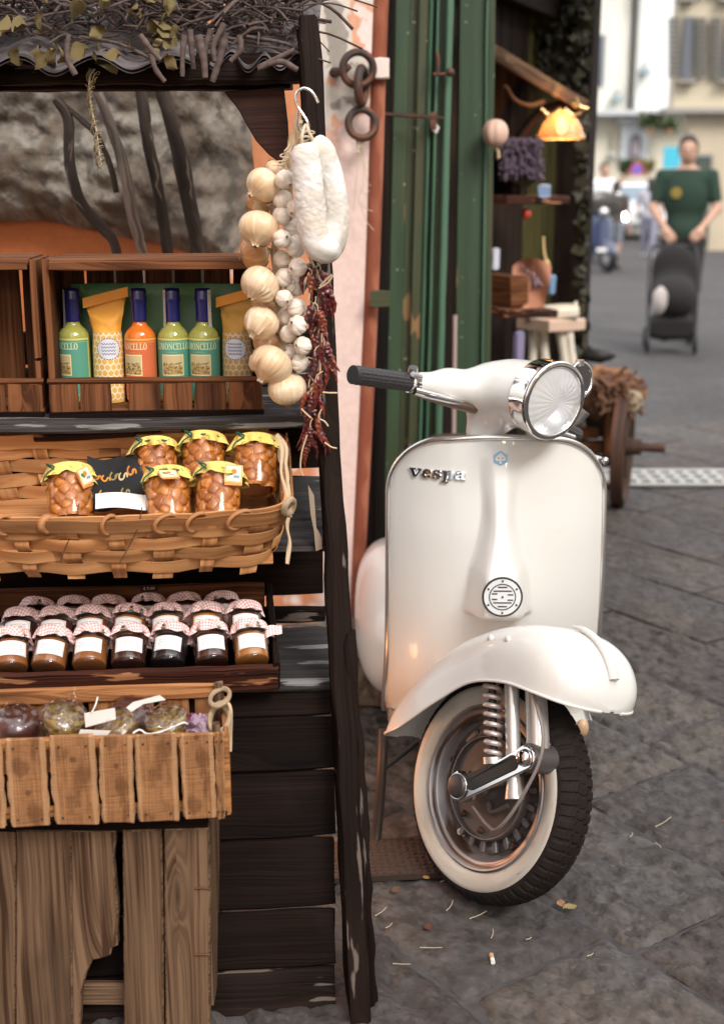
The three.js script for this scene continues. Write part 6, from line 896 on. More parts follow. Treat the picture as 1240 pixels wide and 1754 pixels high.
  lav(912, 482, 44, 62, 5.75, 200, 'lavender_bunch', 'faded lilac and straw bouquet on the lower shop shelf', [[0.34, 0.25, 0.29], [0.30, 0.24, 0.13]]);
  const boxy = (x0, y0, x1, y1, D, dep, m, name, label, cat) => single(name, xf(plank((x1 - x0) * mpp(y0, D), (y1 - y0) * mpp(y0, D), dep, { seed: x0, jit: 0.004, bev: 0.008 }), at((x0 + x1) / 2, (y0 + y1) / 2, D).toArray(), [0, FT * 0.6, 0]), m, label, cat);
  boxy(838, 470, 882, 523, 5.7, 0.20, M.woodRed, 'small_crate', 'brown wooden crate on the lower shop shelf', 'crate');
  boxy(842, 424, 856, 462, 5.62, 0.006, mat([0.55, 0.58, 0.66]), 'price_card', 'upright pale blue card on the lower shelf beside the olive shutter', 'card');
  boxy(916, 316, 947, 338, 5.66, 0.006, mat([0.20, 0.28, 0.42]), 'price_card', 'blue card at the end of the upper shop shelf', 'card');
  boxy(880, 566, 897, 625, 5.7, 0.02, mat([0.23, 0.20, 0.32]), 'book', 'violet upright panel under the lower shop shelf', 'panel');
  boxy(932, 470, 946, 506, 5.9, 0.05, mat([0.16, 0.28, 0.42]), 'blue_bag', 'blue bag behind the faded bouquet', 'bag');
  boxy(838, 262, 876, 334, 5.8, 0.22, M.woodDark, 'small_crate', 'dark box behind the lavender on the upper shelf', 'crate');
  single('paper_wrap', surf(20, 14, (u, v) => { const q = at(lerp(874, 938, u) + (v - 0.5) * 10, lerp(528, 456, v) - 14 * sin(u * PI) * v, 5.66 + 0.1 * abs(u - 0.5)); return [q.x, q.y, q.z + 0.03 * sin(u * 5 + v * 4)]; }), mat([0.46, 0.20, 0.12], { roughness: 0.7 }), 'crumpled reddish wrapping paper round the faded bouquet', 'wrapping paper');
  single('pepper', xf(new THREE.SphereGeometry(0.018, 16, 12), at(901, 366, 5.7).toArray(), [0, 0, 0], [1, 1.2, 1]), mat([0.55, 0.06, 0.03], { roughness: 0.3 }), 'small red pepper hanging below the upper shop shelf', 'pepper');
  single('wooden_spoon', mergeGeometries([sweep([at(930, 405, 5.9), at(931, 430, 5.9), at(934, 446, 5.9)], (t) => 0.005 + 0.002 * t, { m: 8 }), xf(new THREE.SphereGeometry(0.022, 14, 10), at(936, 452, 5.9).toArray(), [0, 0, 0.3], [0.6, 1, 0.4])]), mat([0.62, 0.44, 0.2], { roughness: 0.6 }), 'pale wooden spoon hanging on the olive boards', 'spoon');
  // white stool
  const sD = 6.35, st = thing('stool', 'tall white painted stool with a thick seat in front of the corner post', 'stool', at(945, 540, sD)), si = st.matrixWorld.clone().invert(), white = mat([0.72, 0.66, 0.56], { roughness: 0.55 }), sp = (x, y, D) => at(x, y, D).applyMatrix4(si);
  part(st, 'seat', beam(at(903, 538, sD), at(986, 532, sD), 0.05, 0.2, FRONT, { seed: 581, bev: 0.012, n: 6 }).applyMatrix4(si), white);
  part(st, 'apron', beam(at(912, 556, sD - 0.1), at(974, 552, sD + 0.06), 0.05, 0.2, FRONT, { seed: 582 }).applyMatrix4(si), mat([0.62, 0.46, 0.36], { roughness: 0.55 }));
  for (const [a0, b0, a1, b1] of [[913, 556, 905, 850], [926, 556, 962, 850], [958, 556, 1000, 845], [970, 552, 1010, 835]]) part(st, 'leg', sweep([sp(a0, b0, sD - 0.05), sp(lerp(a0, a1, 0.5), lerp(b0, b1, 0.5), sD - 0.05), sp(a1, b1, sD - 0.05)], (t) => 0.022 - 0.004 * t + 0.002 * sin(t * 30), { m: 10, n: 30 }), white);
  single('candle', sweep([at(985, 536, sD), at(985, 526, sD), at(986, 516, sD)], (t) => 0.014 - 0.007 * t, { m: 10 }), white, 'small pale cone standing on the right end of the stool seat', 'ornament');
  // dark creeper on the corner post
  const leaves = []; for (let i = 0; i < 900; i++) { const up2 = r() < 0.72, x = up2 ? rr(915, 1012 - 12 * r(), r) : rr(988, 1004, r), y = up2 ? rr(-50, 100 + 60 * r() * (x < 1000 ? 1 : 0.3), r) : rr(60, 640, r), s = rr(0.02, 0.05, r), g = new THREE.PlaneGeometry(s, s * 1.3, 1, 2); { const p = g.attributes.position; p.setZ(2, s * 0.25); p.setZ(3, s * 0.25); } leaves.push(xf(g, at(x, y, rr(6.5, 6.95, r)).toArray(), [rr(0, 6, r), rr(0, 6, r), rr(0, 6, r)])); }
  const cp = thing('creeper', 'dark green creeper over the top of the corner post', 'plant', at(975, 300, 6.8)), ci = cp.matrixWorld.clone().invert(); part(cp, 'foliage', mergeGeometries(leaves).applyMatrix4(ci), mat([0.028, 0.027, 0.012], { roughness: 0.7 })).userData.kind = 'stuff';
  part(cp, 'stem', sweep([[996, 660], [1000, 500], [994, 330], [1002, 160], [985, 60]].map(([x, y]) => at(x, y, 6.8).applyMatrix4(ci)), 0.012, { m: 7 }), M.bark);
}
// ---------------------------------------------------------------- handcart, drain, tread plate, litter
{
  const D = 6.1, c = thing('handcart', 'old wooden handcart with a spoked wheel, loaded with dried things', 'cart', gnd(1062, 866)), ci = c.matrixWorld.clone().invert(), p = (x, y, d) => at(x, y, d).applyMatrix4(ci);
  const R = 0.262, w0 = p(1066, 764, D), tl = 1.27, rot = [0, tl, 0.08], wood = woodMat(81, [0.115, 0.07, 0.05], [0.045, 0.025, 0.018], { size: 512, dirt: 0.4 });
  const rimG = new THREE.TorusGeometry(R - 0.022, 0.022, 10, 56); rimG.scale(1, 1, 1.25); part(c, 'wheel_rim', xf(rimG, w0.toArray(), rot), wood); part(c, 'wheel_tyre', xf(new THREE.CylinderGeometry(R + 0.003, R + 0.003, 0.05, 56, 1, true).rotateX(PI / 2), w0.toArray(), rot), M.iron);
  for (let i = 0; i < 10; i++) { const a = i / 10 * 2 * PI; part(c, 'spoke', xf(xf(new THREE.CylinderGeometry(0.011, 0.014, R - 0.05, 8), [0, (R - 0.05) / 2 + 0.02, 0]).rotateZ(a), w0.toArray(), rot), wood); }
  part(c, 'hub', xf(new THREE.CylinderGeometry(0.035, 0.045, 0.16, 16).rotateX(PI / 2), w0.toArray(), rot), wood); part(c, 'axle', xf(new THREE.CylinderGeometry(0.02, 0.02, 0.36, 12).rotateX(PI / 2), w0.toArray(), rot), M.iron);
  const pl = (x0, y0, x1, y1, w, d0, d1, m, nm) => part(c, nm, beam(at(x0, y0, d0), at(x1, y1, d1), w, 0.05, FRONT, { seed: x0 + y0 }).applyMatrix4(ci), m);
  pl(930, 738, 1022, 742, 0.05, 6.1, 6.15, M.woodRed, 'side_board'); pl(940, 768, 1046, 765, 0.055, 6.05, 6.1, M.woodRed, 'side_board'); pl(950, 690, 1050, 700, 0.05, 6.3, 6.35, M.woodDark, 'side_board'); pl(940, 715, 1040, 720, 0.16, 6.5, 6.5, M.woodDark, 'bed_board'); pl(1044, 700, 1040, 780, 0.045, 6.0, 6.05, M.woodRed, 'upright'); pl(1000, 795, 1042, 835, 0.03, 6.2, 6.1, M.woodGrey, 'prop'); pl(940, 790, 1045, 788, 0.05, 6.45, 6.5, M.woodDark, 'axle_beam');
  const heap = roughen(xf(new THREE.SphereGeometry(0.15, 40, 28), [0, 0, 0], [0, 0, 0], [1.25, 0.75, 0.9]), 0.03, 14, 4); single('dried_bundle', heap, mat(null, { map: tex(256, 256, (u, v) => mix3([0.36, 0.17, 0.07], [0.09, 0.04, 0.024], sstep(0.3, 0.7, fbm(u, v, 9, 9, 611, 4)))), roughness: 0.9 }), 'rough tan bundle heaped on the handcart', 'bundle', undefined, at(1025, 668, 6.15));
  const bits = [], r = rng(13); for (let i = 0; i < 160; i++) { const q = at(rr(1020, 1084, r), rr(645, 706, r), rr(5.95, 6.2, r)); bits.push(sweep([q, q.clone().add(V(rr(-0.03, 0.03, r), rr(-0.03, 0.03, r), 0)), q.clone().add(V(rr(-0.06, 0.06, r), rr(-0.05, 0.05, r), 0.02))], rr(0.004, 0.011, r), { m: 5, n: 5 })); } const dg = single('dried_herbs', mergeGeometries(bits), mat([0.17, 0.085, 0.05], { roughness: 0.95 }), 'brown dried stalks hanging over the handcart wheel', 'dried herbs'); dg.userData.kind = 'stuff';
  single('wicker_ball', roughen(new THREE.SphereGeometry(0.06, 20, 14), 0.012, 30, 3), mat([0.33, 0.27, 0.19], { roughness: 0.9 }), 'pale round bundle just above the handcart wheel', 'bundle', undefined, at(1077, 686, 6.05));
  single('cart_bag', roughen(xf(new THREE.SphereGeometry(0.055, 16, 12), [0, 0, 0], [0, 0, 0], [1.4, 0.6, 1]), 0.01, 20, 3), M.black, 'small black bag lying at the back of the handcart load', 'bag', undefined, at(1026, 608, 6.4));
  const dr = thing('drain_grate', 'light metal drain grating across the lane behind the handcart', 'drain grate', gnd(1150, 822)), steel = mat([0.40, 0.40, 0.39], { roughness: 0.5, metalness: 0.2 }), x0 = -0.62, x1 = 1.0;
  part(dr, 'channel', xf(plank(x1 - x0, 0.30, 0.004, { n: 4, jit: 0 }), [(x0 + x1) / 2, 0.001, 0], [-PI / 2, 0, 0]), M.black);
  for (const z of [-0.148, -0.05, 0.05, 0.148]) part(dr, 'long_bar', xf(plank(x1 - x0, 0.034, 0.014, { n: 6, jit: 0.0006 }), [(x0 + x1) / 2, 0.012, z], [-PI / 2, 0, 0]), steel);
  for (let i = 0; i < 24; i++) part(dr, 'cross_bar', xf(plank(0.30, 0.030, 0.012, { n: 2, jit: 0.0006, seed: i }), [x0 + (i + 0.5) * (x1 - x0) / 24, 0.0135, 0], [-PI / 2, 0, PI / 2]), steel);
  // cast tread plate in the paving
  const tp = thing('tread_plate', 'brown cast iron tread plate with raised studs beside the stand post', 'tread plate', [-0.02, 0.006, -2.385], 0.10), rust = mat(null, { map: tex(256, 256, (u, v) => mix3([0.040, 0.027, 0.022], [0.075, 0.048, 0.037], fbm(u, v, 9, 9, 621, 4))), roughness: 0.7, metalness: 0.3 });
  part(tp, 'plate', xf(new THREE.BoxGeometry(0.40, 0.012, 0.15), [0, 0, 0]), rust);
  const studs = []; for (let i = 0; i < 26; i++) for (let j = 0; j < 10; j++) { const g = new THREE.SphereGeometry(0.0062, 8, 5); g.scale(1.15, 0.45, 0.7); g.rotateY((i + j) % 2 ? 0.6 : -0.6); g.translate(-0.19 + i * 0.0152, 0.006, -0.066 + j * 0.0146); studs.push(g); }
  part(tp, 'stud', mergeGeometries(studs), rust).userData.kind = 'stuff';
  // litter
  const straw = mat([0.44, 0.37, 0.27], { roughness: 0.8 }); let nS = 0;
  const lit = []; for (const [x, y, a, l] of [[770, 1556, 0.9, 22], [818, 1572, 0.35, 34], [738, 1628, -0.1, 40], [652, 1566, 0.6, 26], [666, 1590, 0.5, 14], [688, 1656, -0.15, 32], [1135, 1412, 0.5, 40], [842, 1604, 1.2, 16], [1080, 1434, 0.8, 10], [676, 1452, 0, 26], [1126, 1452, -1.2, 16], [1010, 1640, 0.2, 12], [760, 1512, 0.3, 14], [905, 1612, 0.1, 10]]) { const q = gnd(x, y), L = l * mpp(y, -q.z / K) * 0.95; lit.push(sweep([V(q.x - cos(a) * L / 2, 0.004, q.z + sin(a) * L * 0.8), V(q.x + 0.002, 0.006, q.z + 0.001), V(q.x + cos(a) * L / 2, 0.008, q.z - sin(a) * L * 0.8)], (t) => 0.0012 - 0.0004 * t, { m: 5, n: 8 })); }
  const ls = single('straw_litter', mergeGeometries(lit), straw, 'scattered straw bits lying on the slabs before the scooter', 'straw'); ls.userData.kind = 'stuff';
  const leafAt = (x, y, s, col, label, i) => { const q = gnd(x, y); single('dry_leaf', xf(surf(8, 8, (u, v) => [(u - 0.5) * s * 2 * sin(PI * (0.05 + 0.9 * v)), 0.25 * s * sin(u * 4 + i) + 0.2 * s * v, (v - 0.5) * s * 2.6]), [q.x, 0.006, q.z], [0, i * 1.7, 0]), mat(col, { roughness: 0.8 }), label, 'leaf'); };
  leafAt(934, 1531, 0.007, [0.30, 0.13, 0.07], 'small reddish leaf in the joint by the tyre', 1); leafAt(960, 1552, 0.008, [0.36, 0.2, 0.11], 'small brown leaf above the yellow one in the slab joint', 2); leafAt(976, 1559, 0.012, [0.26, 0.21, 0.09], 'yellowish dry leaf lying on the slab joint right of the wheel', 3); leafAt(733, 1592, 0.008, [0.10, 0.035, 0.025], 'dark red leaf lying on the slab below the tread plate', 4); leafAt(678, 1528, 0.008, [0.11, 0.06, 0.035], 'brown leaf near the foot of the post', 5); leafAt(729, 1506, 0.007, [0.36, 0.2, 0.06], 'orange leaf at the edge of the tread plate', 6);
  const b0 = gnd(841, 1640), b1 = gnd(844, 1654), cb = thing('cigarette_butt', 'cigarette butt lying on the slab below the wheel', 'cigarette butt', [b0.x, 0.006, b0.z]);
  part(cb, 'filter', sweep([V(0, 0, 0), b1.clone().sub(b0).multiplyScalar(0.6)], 0.0042, { n: 2, m: 12 }), mat([0.55, 0.32, 0.16], { roughness: 0.8 })); part(cb, 'paper', sweep([b1.clone().sub(b0).multiplyScalar(0.6), b1.clone().sub(b0)], 0.0041, { n: 2, m: 12 }), M.paper);
}
// ---------------------------------------------------------------- the far end of the street
{
  const D = 46, b = thing('far_building', 'pale cream building with blue shutters and a wall shrine at the end of the street', 'building', at(1080, 398, D)), bi = b.matrixWorld.clone().invert();
  const box = (x0, y0, x1, y1, d, dep, m, name, lbl) => { const p = at(x0, y1, d), q = at(x1, y0, d), g = new THREE.BoxGeometry(q.x - p.x, q.y - p.y, dep); g.translate((p.x + q.x) / 2, (p.y + q.y) / 2, p.z - dep / 2); g.applyMatrix4(bi); const o = part(b, name, g, m); if (lbl) o.userData.label = lbl; return o; };
  const wallMap = tex(256, 256, (u, v) => { const k = (1 - 0.14 * fbm(u, v, 6, 9, 701, 4)) * (0.97 + 0.06 * fbm(u, v, 50, 50, 701, 2)); return [k, k, k * 0.99]; }), wallTex = (c) => mat(c, { map: wallMap, roughness: 0.85 });
  const white = wallTex([0.76, 0.74, 0.67], 701), cream = wallTex([0.70, 0.655, 0.54], 702), bright = wallTex([0.80, 0.795, 0.77], 703), stone = mat([0.50, 0.51, 0.53], { roughness: 0.8 }), dark = mat([0.10, 0.11, 0.13], { roughness: 0.5 });
  box(900, -120, 1088, 194, D, 6, white, 'upper_wall'); box(1088, -120, 1144, 194, D - 0.5, 6, bright, 'upper_wall'); box(900, 194, 1400, 402, D, 6, cream, 'lower_wall');
  box(900, 188, 1240, 197, D - 0.9, 1, stone, 'cornice'); box(900, -130, 1150, -116, D - 1.2, 2, stone, 'roof_edge');
  // shuttered windows
  const win = (x0, y0, x1, y1, d = D) => { box(x0 - 2, y0 - 2, x1 + 2, y1 + 2, d - 0.08, 0.1, stone, 'window_frame'); box(x0, y0, x1, y1, d - 0.12, 0.1, dark, 'window_pane'); };
  win(1024, 60, 1036, 145); for (const [x0, x1] of [[1003, 1022], [1040, 1041]]) if (x1 - x0 > 3) for (let i = 0; i < 8; i++) box(x0, 100 + i * 8, x1, 107 + i * 8, D - 0.3 - 0.02 * (i % 2), 0.12, mat([0.07, 0.15, 0.27], { roughness: 0.6 }), 'shutter_slat');
  win(1098, -70, 1116, -10, D - 0.5); win(1040, -70, 1058, -10);
  for (const [x, y, d] of [[1106, 122, D - 0.5], [1058, 169, D]]) { box(x - 8, y - 4, x + 8, y + 4, d - 0.5, 0.5, mat([0.27, 0.36, 0.38], { roughness: 0.6 }), 'wall_box'); box(x - 2, y - 18, x + 2, y - 5, d - 0.2, 0.2, stone, 'bracket'); }
  // shrine
  box(1062, 204, 1112, 276, D - 0.25, 0.3, wallTex([0.72, 0.76, 0.80], 704), 'shrine_panel'); box(1058, 202, 1106, 209, D - 0.6, 0.6, stone, 'shrine_cornice');
  { const p = at(1074, 272, D), q = at(1093, 231, D), s = new THREE.Shape(), w = q.x - p.x, h = q.y - p.y; s.moveTo(0, 0); s.lineTo(w, 0); s.lineTo(w, h - w / 2); s.absarc(w / 2, h - w / 2, w / 2, 0, PI); s.lineTo(0, 0); const g = new THREE.ExtrudeGeometry(s, { depth: 0.12, bevelEnabled: false }); g.translate(p.x, p.y, p.z + 0.30); g.applyMatrix4(bi); part(b, 'niche', g, mat([0.20, 0.17, 0.20], { roughness: 0.8 })); const f = new THREE.CapsuleGeometry(w * 0.26, h * 0.45, 6, 12); f.translate(p.x + w / 2, p.y + h * 0.42, p.z + 0.40); f.applyMatrix4(bi); part(b, 'figure', f, mat([0.45, 0.40, 0.43], { roughness: 0.8 })); }
  box(1050, 222, 1055, 254, D - 0.3, 0.3, mat([0.42, 0.38, 0.28]), 'pilaster'); box(1044, 264, 1056, 268, D - 0.4, 0.4, stone, 'ledge');
  for (const [x, y, l] of [[1074, 286, 'small green pot plant on the far wall'], [1106, 284, 'olive pot plant on the far wall right of the sign'], [1114, 207, 'dark plant on the cornice above the wall shrine'], [1146, 214, 'dark plant at the right edge of the far building']]) { const r = rng(x), gs = []; const s = x === 1114 ? 0.30 : 0.2; for (let i = 0; i < 70; i++) { const g = new THREE.PlaneGeometry(0.16, 0.2); gs.push(xf(g, [rr(-s, s, r), rr(-s * 0.7, s * 0.7, r), rr(-0.1, 0.1, r)], [rr(0, 6, r), rr(0, 6, r), 0])); } const t = thing('pot_plant', l, 'plant', at(x, y, D - 1)); const f = part(t, 'foliage', mergeGeometries(gs), mat(x === 1106 ? [0.20, 0.17, 0.06] : [0.07, 0.10, 0.04], { roughness: 0.8 })); f.userData.kind = 'stuff'; part(t, 'pot', xf(new THREE.CylinderGeometry(0.14, 0.1, 0.2, 12), [0, -s, 0]), mat([0.35, 0.2, 0.12])); }
  const sg = thing('round_sign', 'small round violet no-parking sign far down the street', 'sign', at(1090, 290, 42)); part(sg, 'disc', xf(new THREE.CylinderGeometry(0.16, 0.16, 0.03, 28).rotateX(PI / 2), [0, 0, 0]), mat([0.13, 0.09, 0.42], { roughness: 0.4 })); part(sg, 'rim', new THREE.TorusGeometry(0.155, 0.025, 8, 28), mat([0.50, 0.06, 0.08])); part(sg, 'post', sweep([V(0, 0, -0.03), V(0, -2.1, -0.03)], 0.03, { n: 2 }), stone);
  // darker house front on the right
  const s = thing('side_house', 'dark shuttered house front at the right side of the street', 'building', gnd(1205, 470)), si = s.matrixWorld.clone().invert(), sb = (x0, y0, x1, y1, d, dep, m, name) => { const p = at(x0, y1, d), q = at(x1, y0, d), g = new THREE.BoxGeometry(q.x - p.x, q.y - p.y, dep); g.translate((p.x + q.x) / 2, (p.y + q.y) / 2, p.z - dep / 2); g.applyMatrix4(si); part(s, name, g, m); };
  const plas = wallTex([0.55, 0.48, 0.36], 705), slatM = mat([0.10, 0.095, 0.085], { roughness: 0.7 }), fr = mat([0.30, 0.28, 0.25], { roughness: 0.8 });
  sb(1152, -120, 1460, 188, 32, 0.5, plas, 'upper_wall'); sb(1166, 188, 1460, 440, 32, 0.5, wallTex([0.52, 0.44, 0.33], 706), 'lower_wall'); sb(1140, 184, 1460, 193, 31.6, 0.8, fr, 'cornice');
  for (const [x0, y0] of [[1166, 30], [1238, 30], [1166, -110], [1238, -110]]) { sb(x0 - 3, y0 - 3, x0 + 25, y0 + 108, 31.95, 0.1, fr, 'window_frame'); sb(x0, y0, x0 + 22, y0 + 104, 31.9, 0.06, dark, 'window_pane'); sb(x0 - 5, y0 + 106, x0 + 27, y0 + 111, 31.7, 0.3, fr, 'window_sill'); for (const q of [x0 - 22, x0 + 23]) for (let k = 0; k < 12; k++) sb(q, y0 + k * 8.7, q + 20, y0 + 7 + k * 8.7, 31.86 - 0.02 * (k % 2), 0.05, slatM, 'shutter_slat'); }
  sb(1172, 262, 1222, 438, 31.9, 0.1, fr, 'door_frame'); sb(1176, 268, 1218, 438, 31.85, 0.08, mat([0.035, 0.05, 0.04]), 'door'); for (let k = 0; k < 3; k++) sb(1180, 276 + k * 52, 1214, 320 + k * 52, 31.82, 0.05, mat([0.05, 0.065, 0.05]), 'door_panel');
  single('hanging_sign', new THREE.BoxGeometry(0.34, 0.42, 0.06), mat([0.06, 0.42, 0.55], { roughness: 0.4 }), 'cyan hanging sign on the right side of the far street', 'sign', undefined, at(1150, 270, 30));
}
// ---------------------------------------------------------------- traffic
{
  const D = 38, o = gnd(1108, 398), c = thing('white_car', 'white hatchback coming up the street with its headlight on', 'car', [at(1108, 400, D).x, 0, -D * K]);
  const w = 0.83, paint = mat([0.78, 0.80, 0.82], { roughness: 0.3, clearcoat: 1 });
  const sec = (z) => z; // body built as a lofted shell, front at z = 0
  const bodyF = (x, y, z) => { const a = max(abs(x) - (w - 0.16), 0), front = sstep(0.0, -1.0, z), top = lerp(0.86, 1.0, front), b = max(abs(y - (0.30 + top) / 2) - ((top - 0.30) / 2 - 0.14), 0), q = max(abs(z + 1.95) - 1.8, 0); return Math.hypot(a, b, q) - 0.15; };
  const cabF = (x, y, z) => { const h = clamp((y - 0.9) / 0.55), a = max(abs(x) - (w - 0.22 - 0.16 * h), 0), q = max(abs(z + 2.25) - (1.15 - 0.55 * h), 0), b = max(abs(y - 1.15) - 0.2, 0); return Math.hypot(a, b, q) - 0.10; };
  part(c, 'body', nets(bodyF, [-0.95, 0.15, -4], [0.95, 1.2, 0.15], 0.055), paint); part(c, 'cabin', nets(cabF, [-0.95, 0.8, -3.7], [0.95, 1.55, -0.8], 0.05), paint);
  part(c, 'windscreen', surf(6, 4, (u, v) => { const y = 0.98 + v * 0.40, h = clamp((y - 0.9) / 0.55); return [(u - 0.5) * 2 * (w - 0.22 - 0.16 * h), y, -2.25 + (1.15 - 0.55 * h) + 0.115]; }), mat([0.12, 0.17, 0.21], { roughness: 0.1, clearcoat: 1 }));
  part(c, 'bumper', xf(plank(1.6, 0.20, 0.12, { bev: 0.03 }), [0, 0.36, 0.02]), mat([0.16, 0.17, 0.18], { roughness: 0.6 })); part(c, 'grille', xf(new THREE.BoxGeometry(0.6, 0.08, 0.03), [0, 0.62, 0.01]), M.black);
  const glow = (k) => new THREE.MeshStandardMaterial({ color: 0xffffff, emissive: new THREE.Color(1, 0.93, 0.78), emissiveIntensity: k });
  part(c, 'headlight', xf(new THREE.SphereGeometry(0.10, 16, 12), [-0.60, 0.60, 0.0], [0, 0, 0], [1, 0.8, 0.4]), glow(14)); part(c, 'headlight', xf(new THREE.SphereGeometry(0.10, 16, 12), [0.60, 0.60, 0.0], [0, 0, 0], [1, 0.8, 0.4]), glow(14));
  for (const [x, z] of [[-0.72, -0.7], [0.72, -0.7], [-0.72, -3.1], [0.72, -3.1]]) part(c, 'wheel', xf(new THREE.CylinderGeometry(0.29, 0.29, 0.18, 24).rotateZ(PI / 2), [x, 0.29, z]), M.black);
  const m = thing('motor_scooter', 'small scooter with a glaring headlight behind the white car', 'scooter', [at(1068, 340, 40).x, 0, -40 * K]);
  part(m, 'front_shield', xf(new THREE.SphereGeometry(0.3, 20, 14), [0, 0.62, 0], [0, 0, 0], [0.75, 1.3, 0.4]), mat([0.3, 0.32, 0.35], { roughness: 0.4 })); part(m, 'headlight', xf(new THREE.SphereGeometry(0.125, 20, 14), [0, 1.08, 0.12], [0, 0, 0], [1, 1, 0.5]), glow(26)); part(m, 'wheel', xf(new THREE.TorusGeometry(0.2, 0.06, 10, 24).rotateY(PI / 2), [0, 0.26, 0.15]), M.black); part(m, 'handlebar', sweep([V(-0.32, 1.12, -0.05), V(0, 1.06, 0.02), V(0.32, 1.12, -0.05)], 0.02, { m: 8 }), M.black); part(m, 'seat', xf(new THREE.SphereGeometry(0.2, 16, 10), [0, 0.75, -0.8], [0, 0, 0], [0.7, 0.4, 1.8]), M.black);
  // parked blue scooter
  const g = gnd(1026, 466), p = thing('motor_scooter', 'blue scooter parked beside the corner post down the lane', 'scooter', g, 0.35); p.scale.setScalar(1.02);
  const blue = mat([0.014, 0.028, 0.080], { roughness: 0.25, clearcoat: 1 });
  part(p, 'front_wheel', xf(new THREE.TorusGeometry(0.19, 0.06, 12, 32).rotateY(PI / 2), [0, 0.25, 0.25]), M.black); part(p, 'wheel_hub', xf(new THREE.CylinderGeometry(0.11, 0.11, 0.08, 20).rotateZ(PI / 2), [0, 0.25, 0.25]), M.alu);
  part(p, 'front_fender', xf(new THREE.SphereGeometry(0.2, 24, 14, 0, 2 * PI, 0, PI * 0.55), [0, 0.33, 0.24], [0.2, 0, 0], [0.55, 0.9, 1.25]), mat([0.045, 0.06, 0.11], { roughness: 0.3, clearcoat: 1 }));
  part(p, 'leg_shield', xf(surf(20, 20, (u, v) => { const x = (u - 0.5) * 2, y = v; return [x * 0.24 * sqrt(max(0, 1 - (abs(2 * y - 1)) ** 4)) , 0.3 + y * 0.62, 0.10 - 0.10 * x * x - 0.05 * y]; })), blue); part(p, 'handlebar', sweep([V(-0.32, 1.0, -0.03), V(-0.1, 0.95, 0), V(0.1, 0.95, 0), V(0.32, 1.0, -0.03)], 0.028, { m: 10 }), M.black); part(p, 'headlight', xf(new THREE.SphereGeometry(0.085, 18, 12), [0, 0.93, 0.06], [0, 0, 0], [1, 1, 0.7]), M.alu);
  part(p, 'body', xf(new THREE.SphereGeometry(0.3, 24, 16), [0, 0.5, -0.75], [0, 0, 0], [0.8, 0.85, 1.5]), blue); part(p, 'seat', xf(new THREE.SphereGeometry(0.3, 24, 14), [0, 0.80, -0.7], [0, 0, 0], [0.6, 0.3, 1.3]), M.black); part(p, 'windscreen', xf(new THREE.SphereGeometry(0.26, 24, 14), [0.06, 1.08, -0.1], [0, 0, 0], [1.15, 0.72, 0.35]), mat([0.045, 0.04, 0.035], { roughness: 0.3 })); part(p, 'rear_wheel', xf(new THREE.TorusGeometry(0.19, 0.06, 12, 32).rotateY(PI / 2), [0, 0.25, -1.0]), M.black); part(p, 'number_plate', new THREE.BoxGeometry(0.17, 0.05, 0.02), M.paper, [-0.2, 0.37, 0.38]);
  for (const s of [-1, 1]) part(p, 'mirror', xf(new THREE.SphereGeometry(0.055, 14, 10), [s * 0.3, 1.2, -0.02], [0, 0, 0], [1, 0.8, 0.4]), M.alu);
}
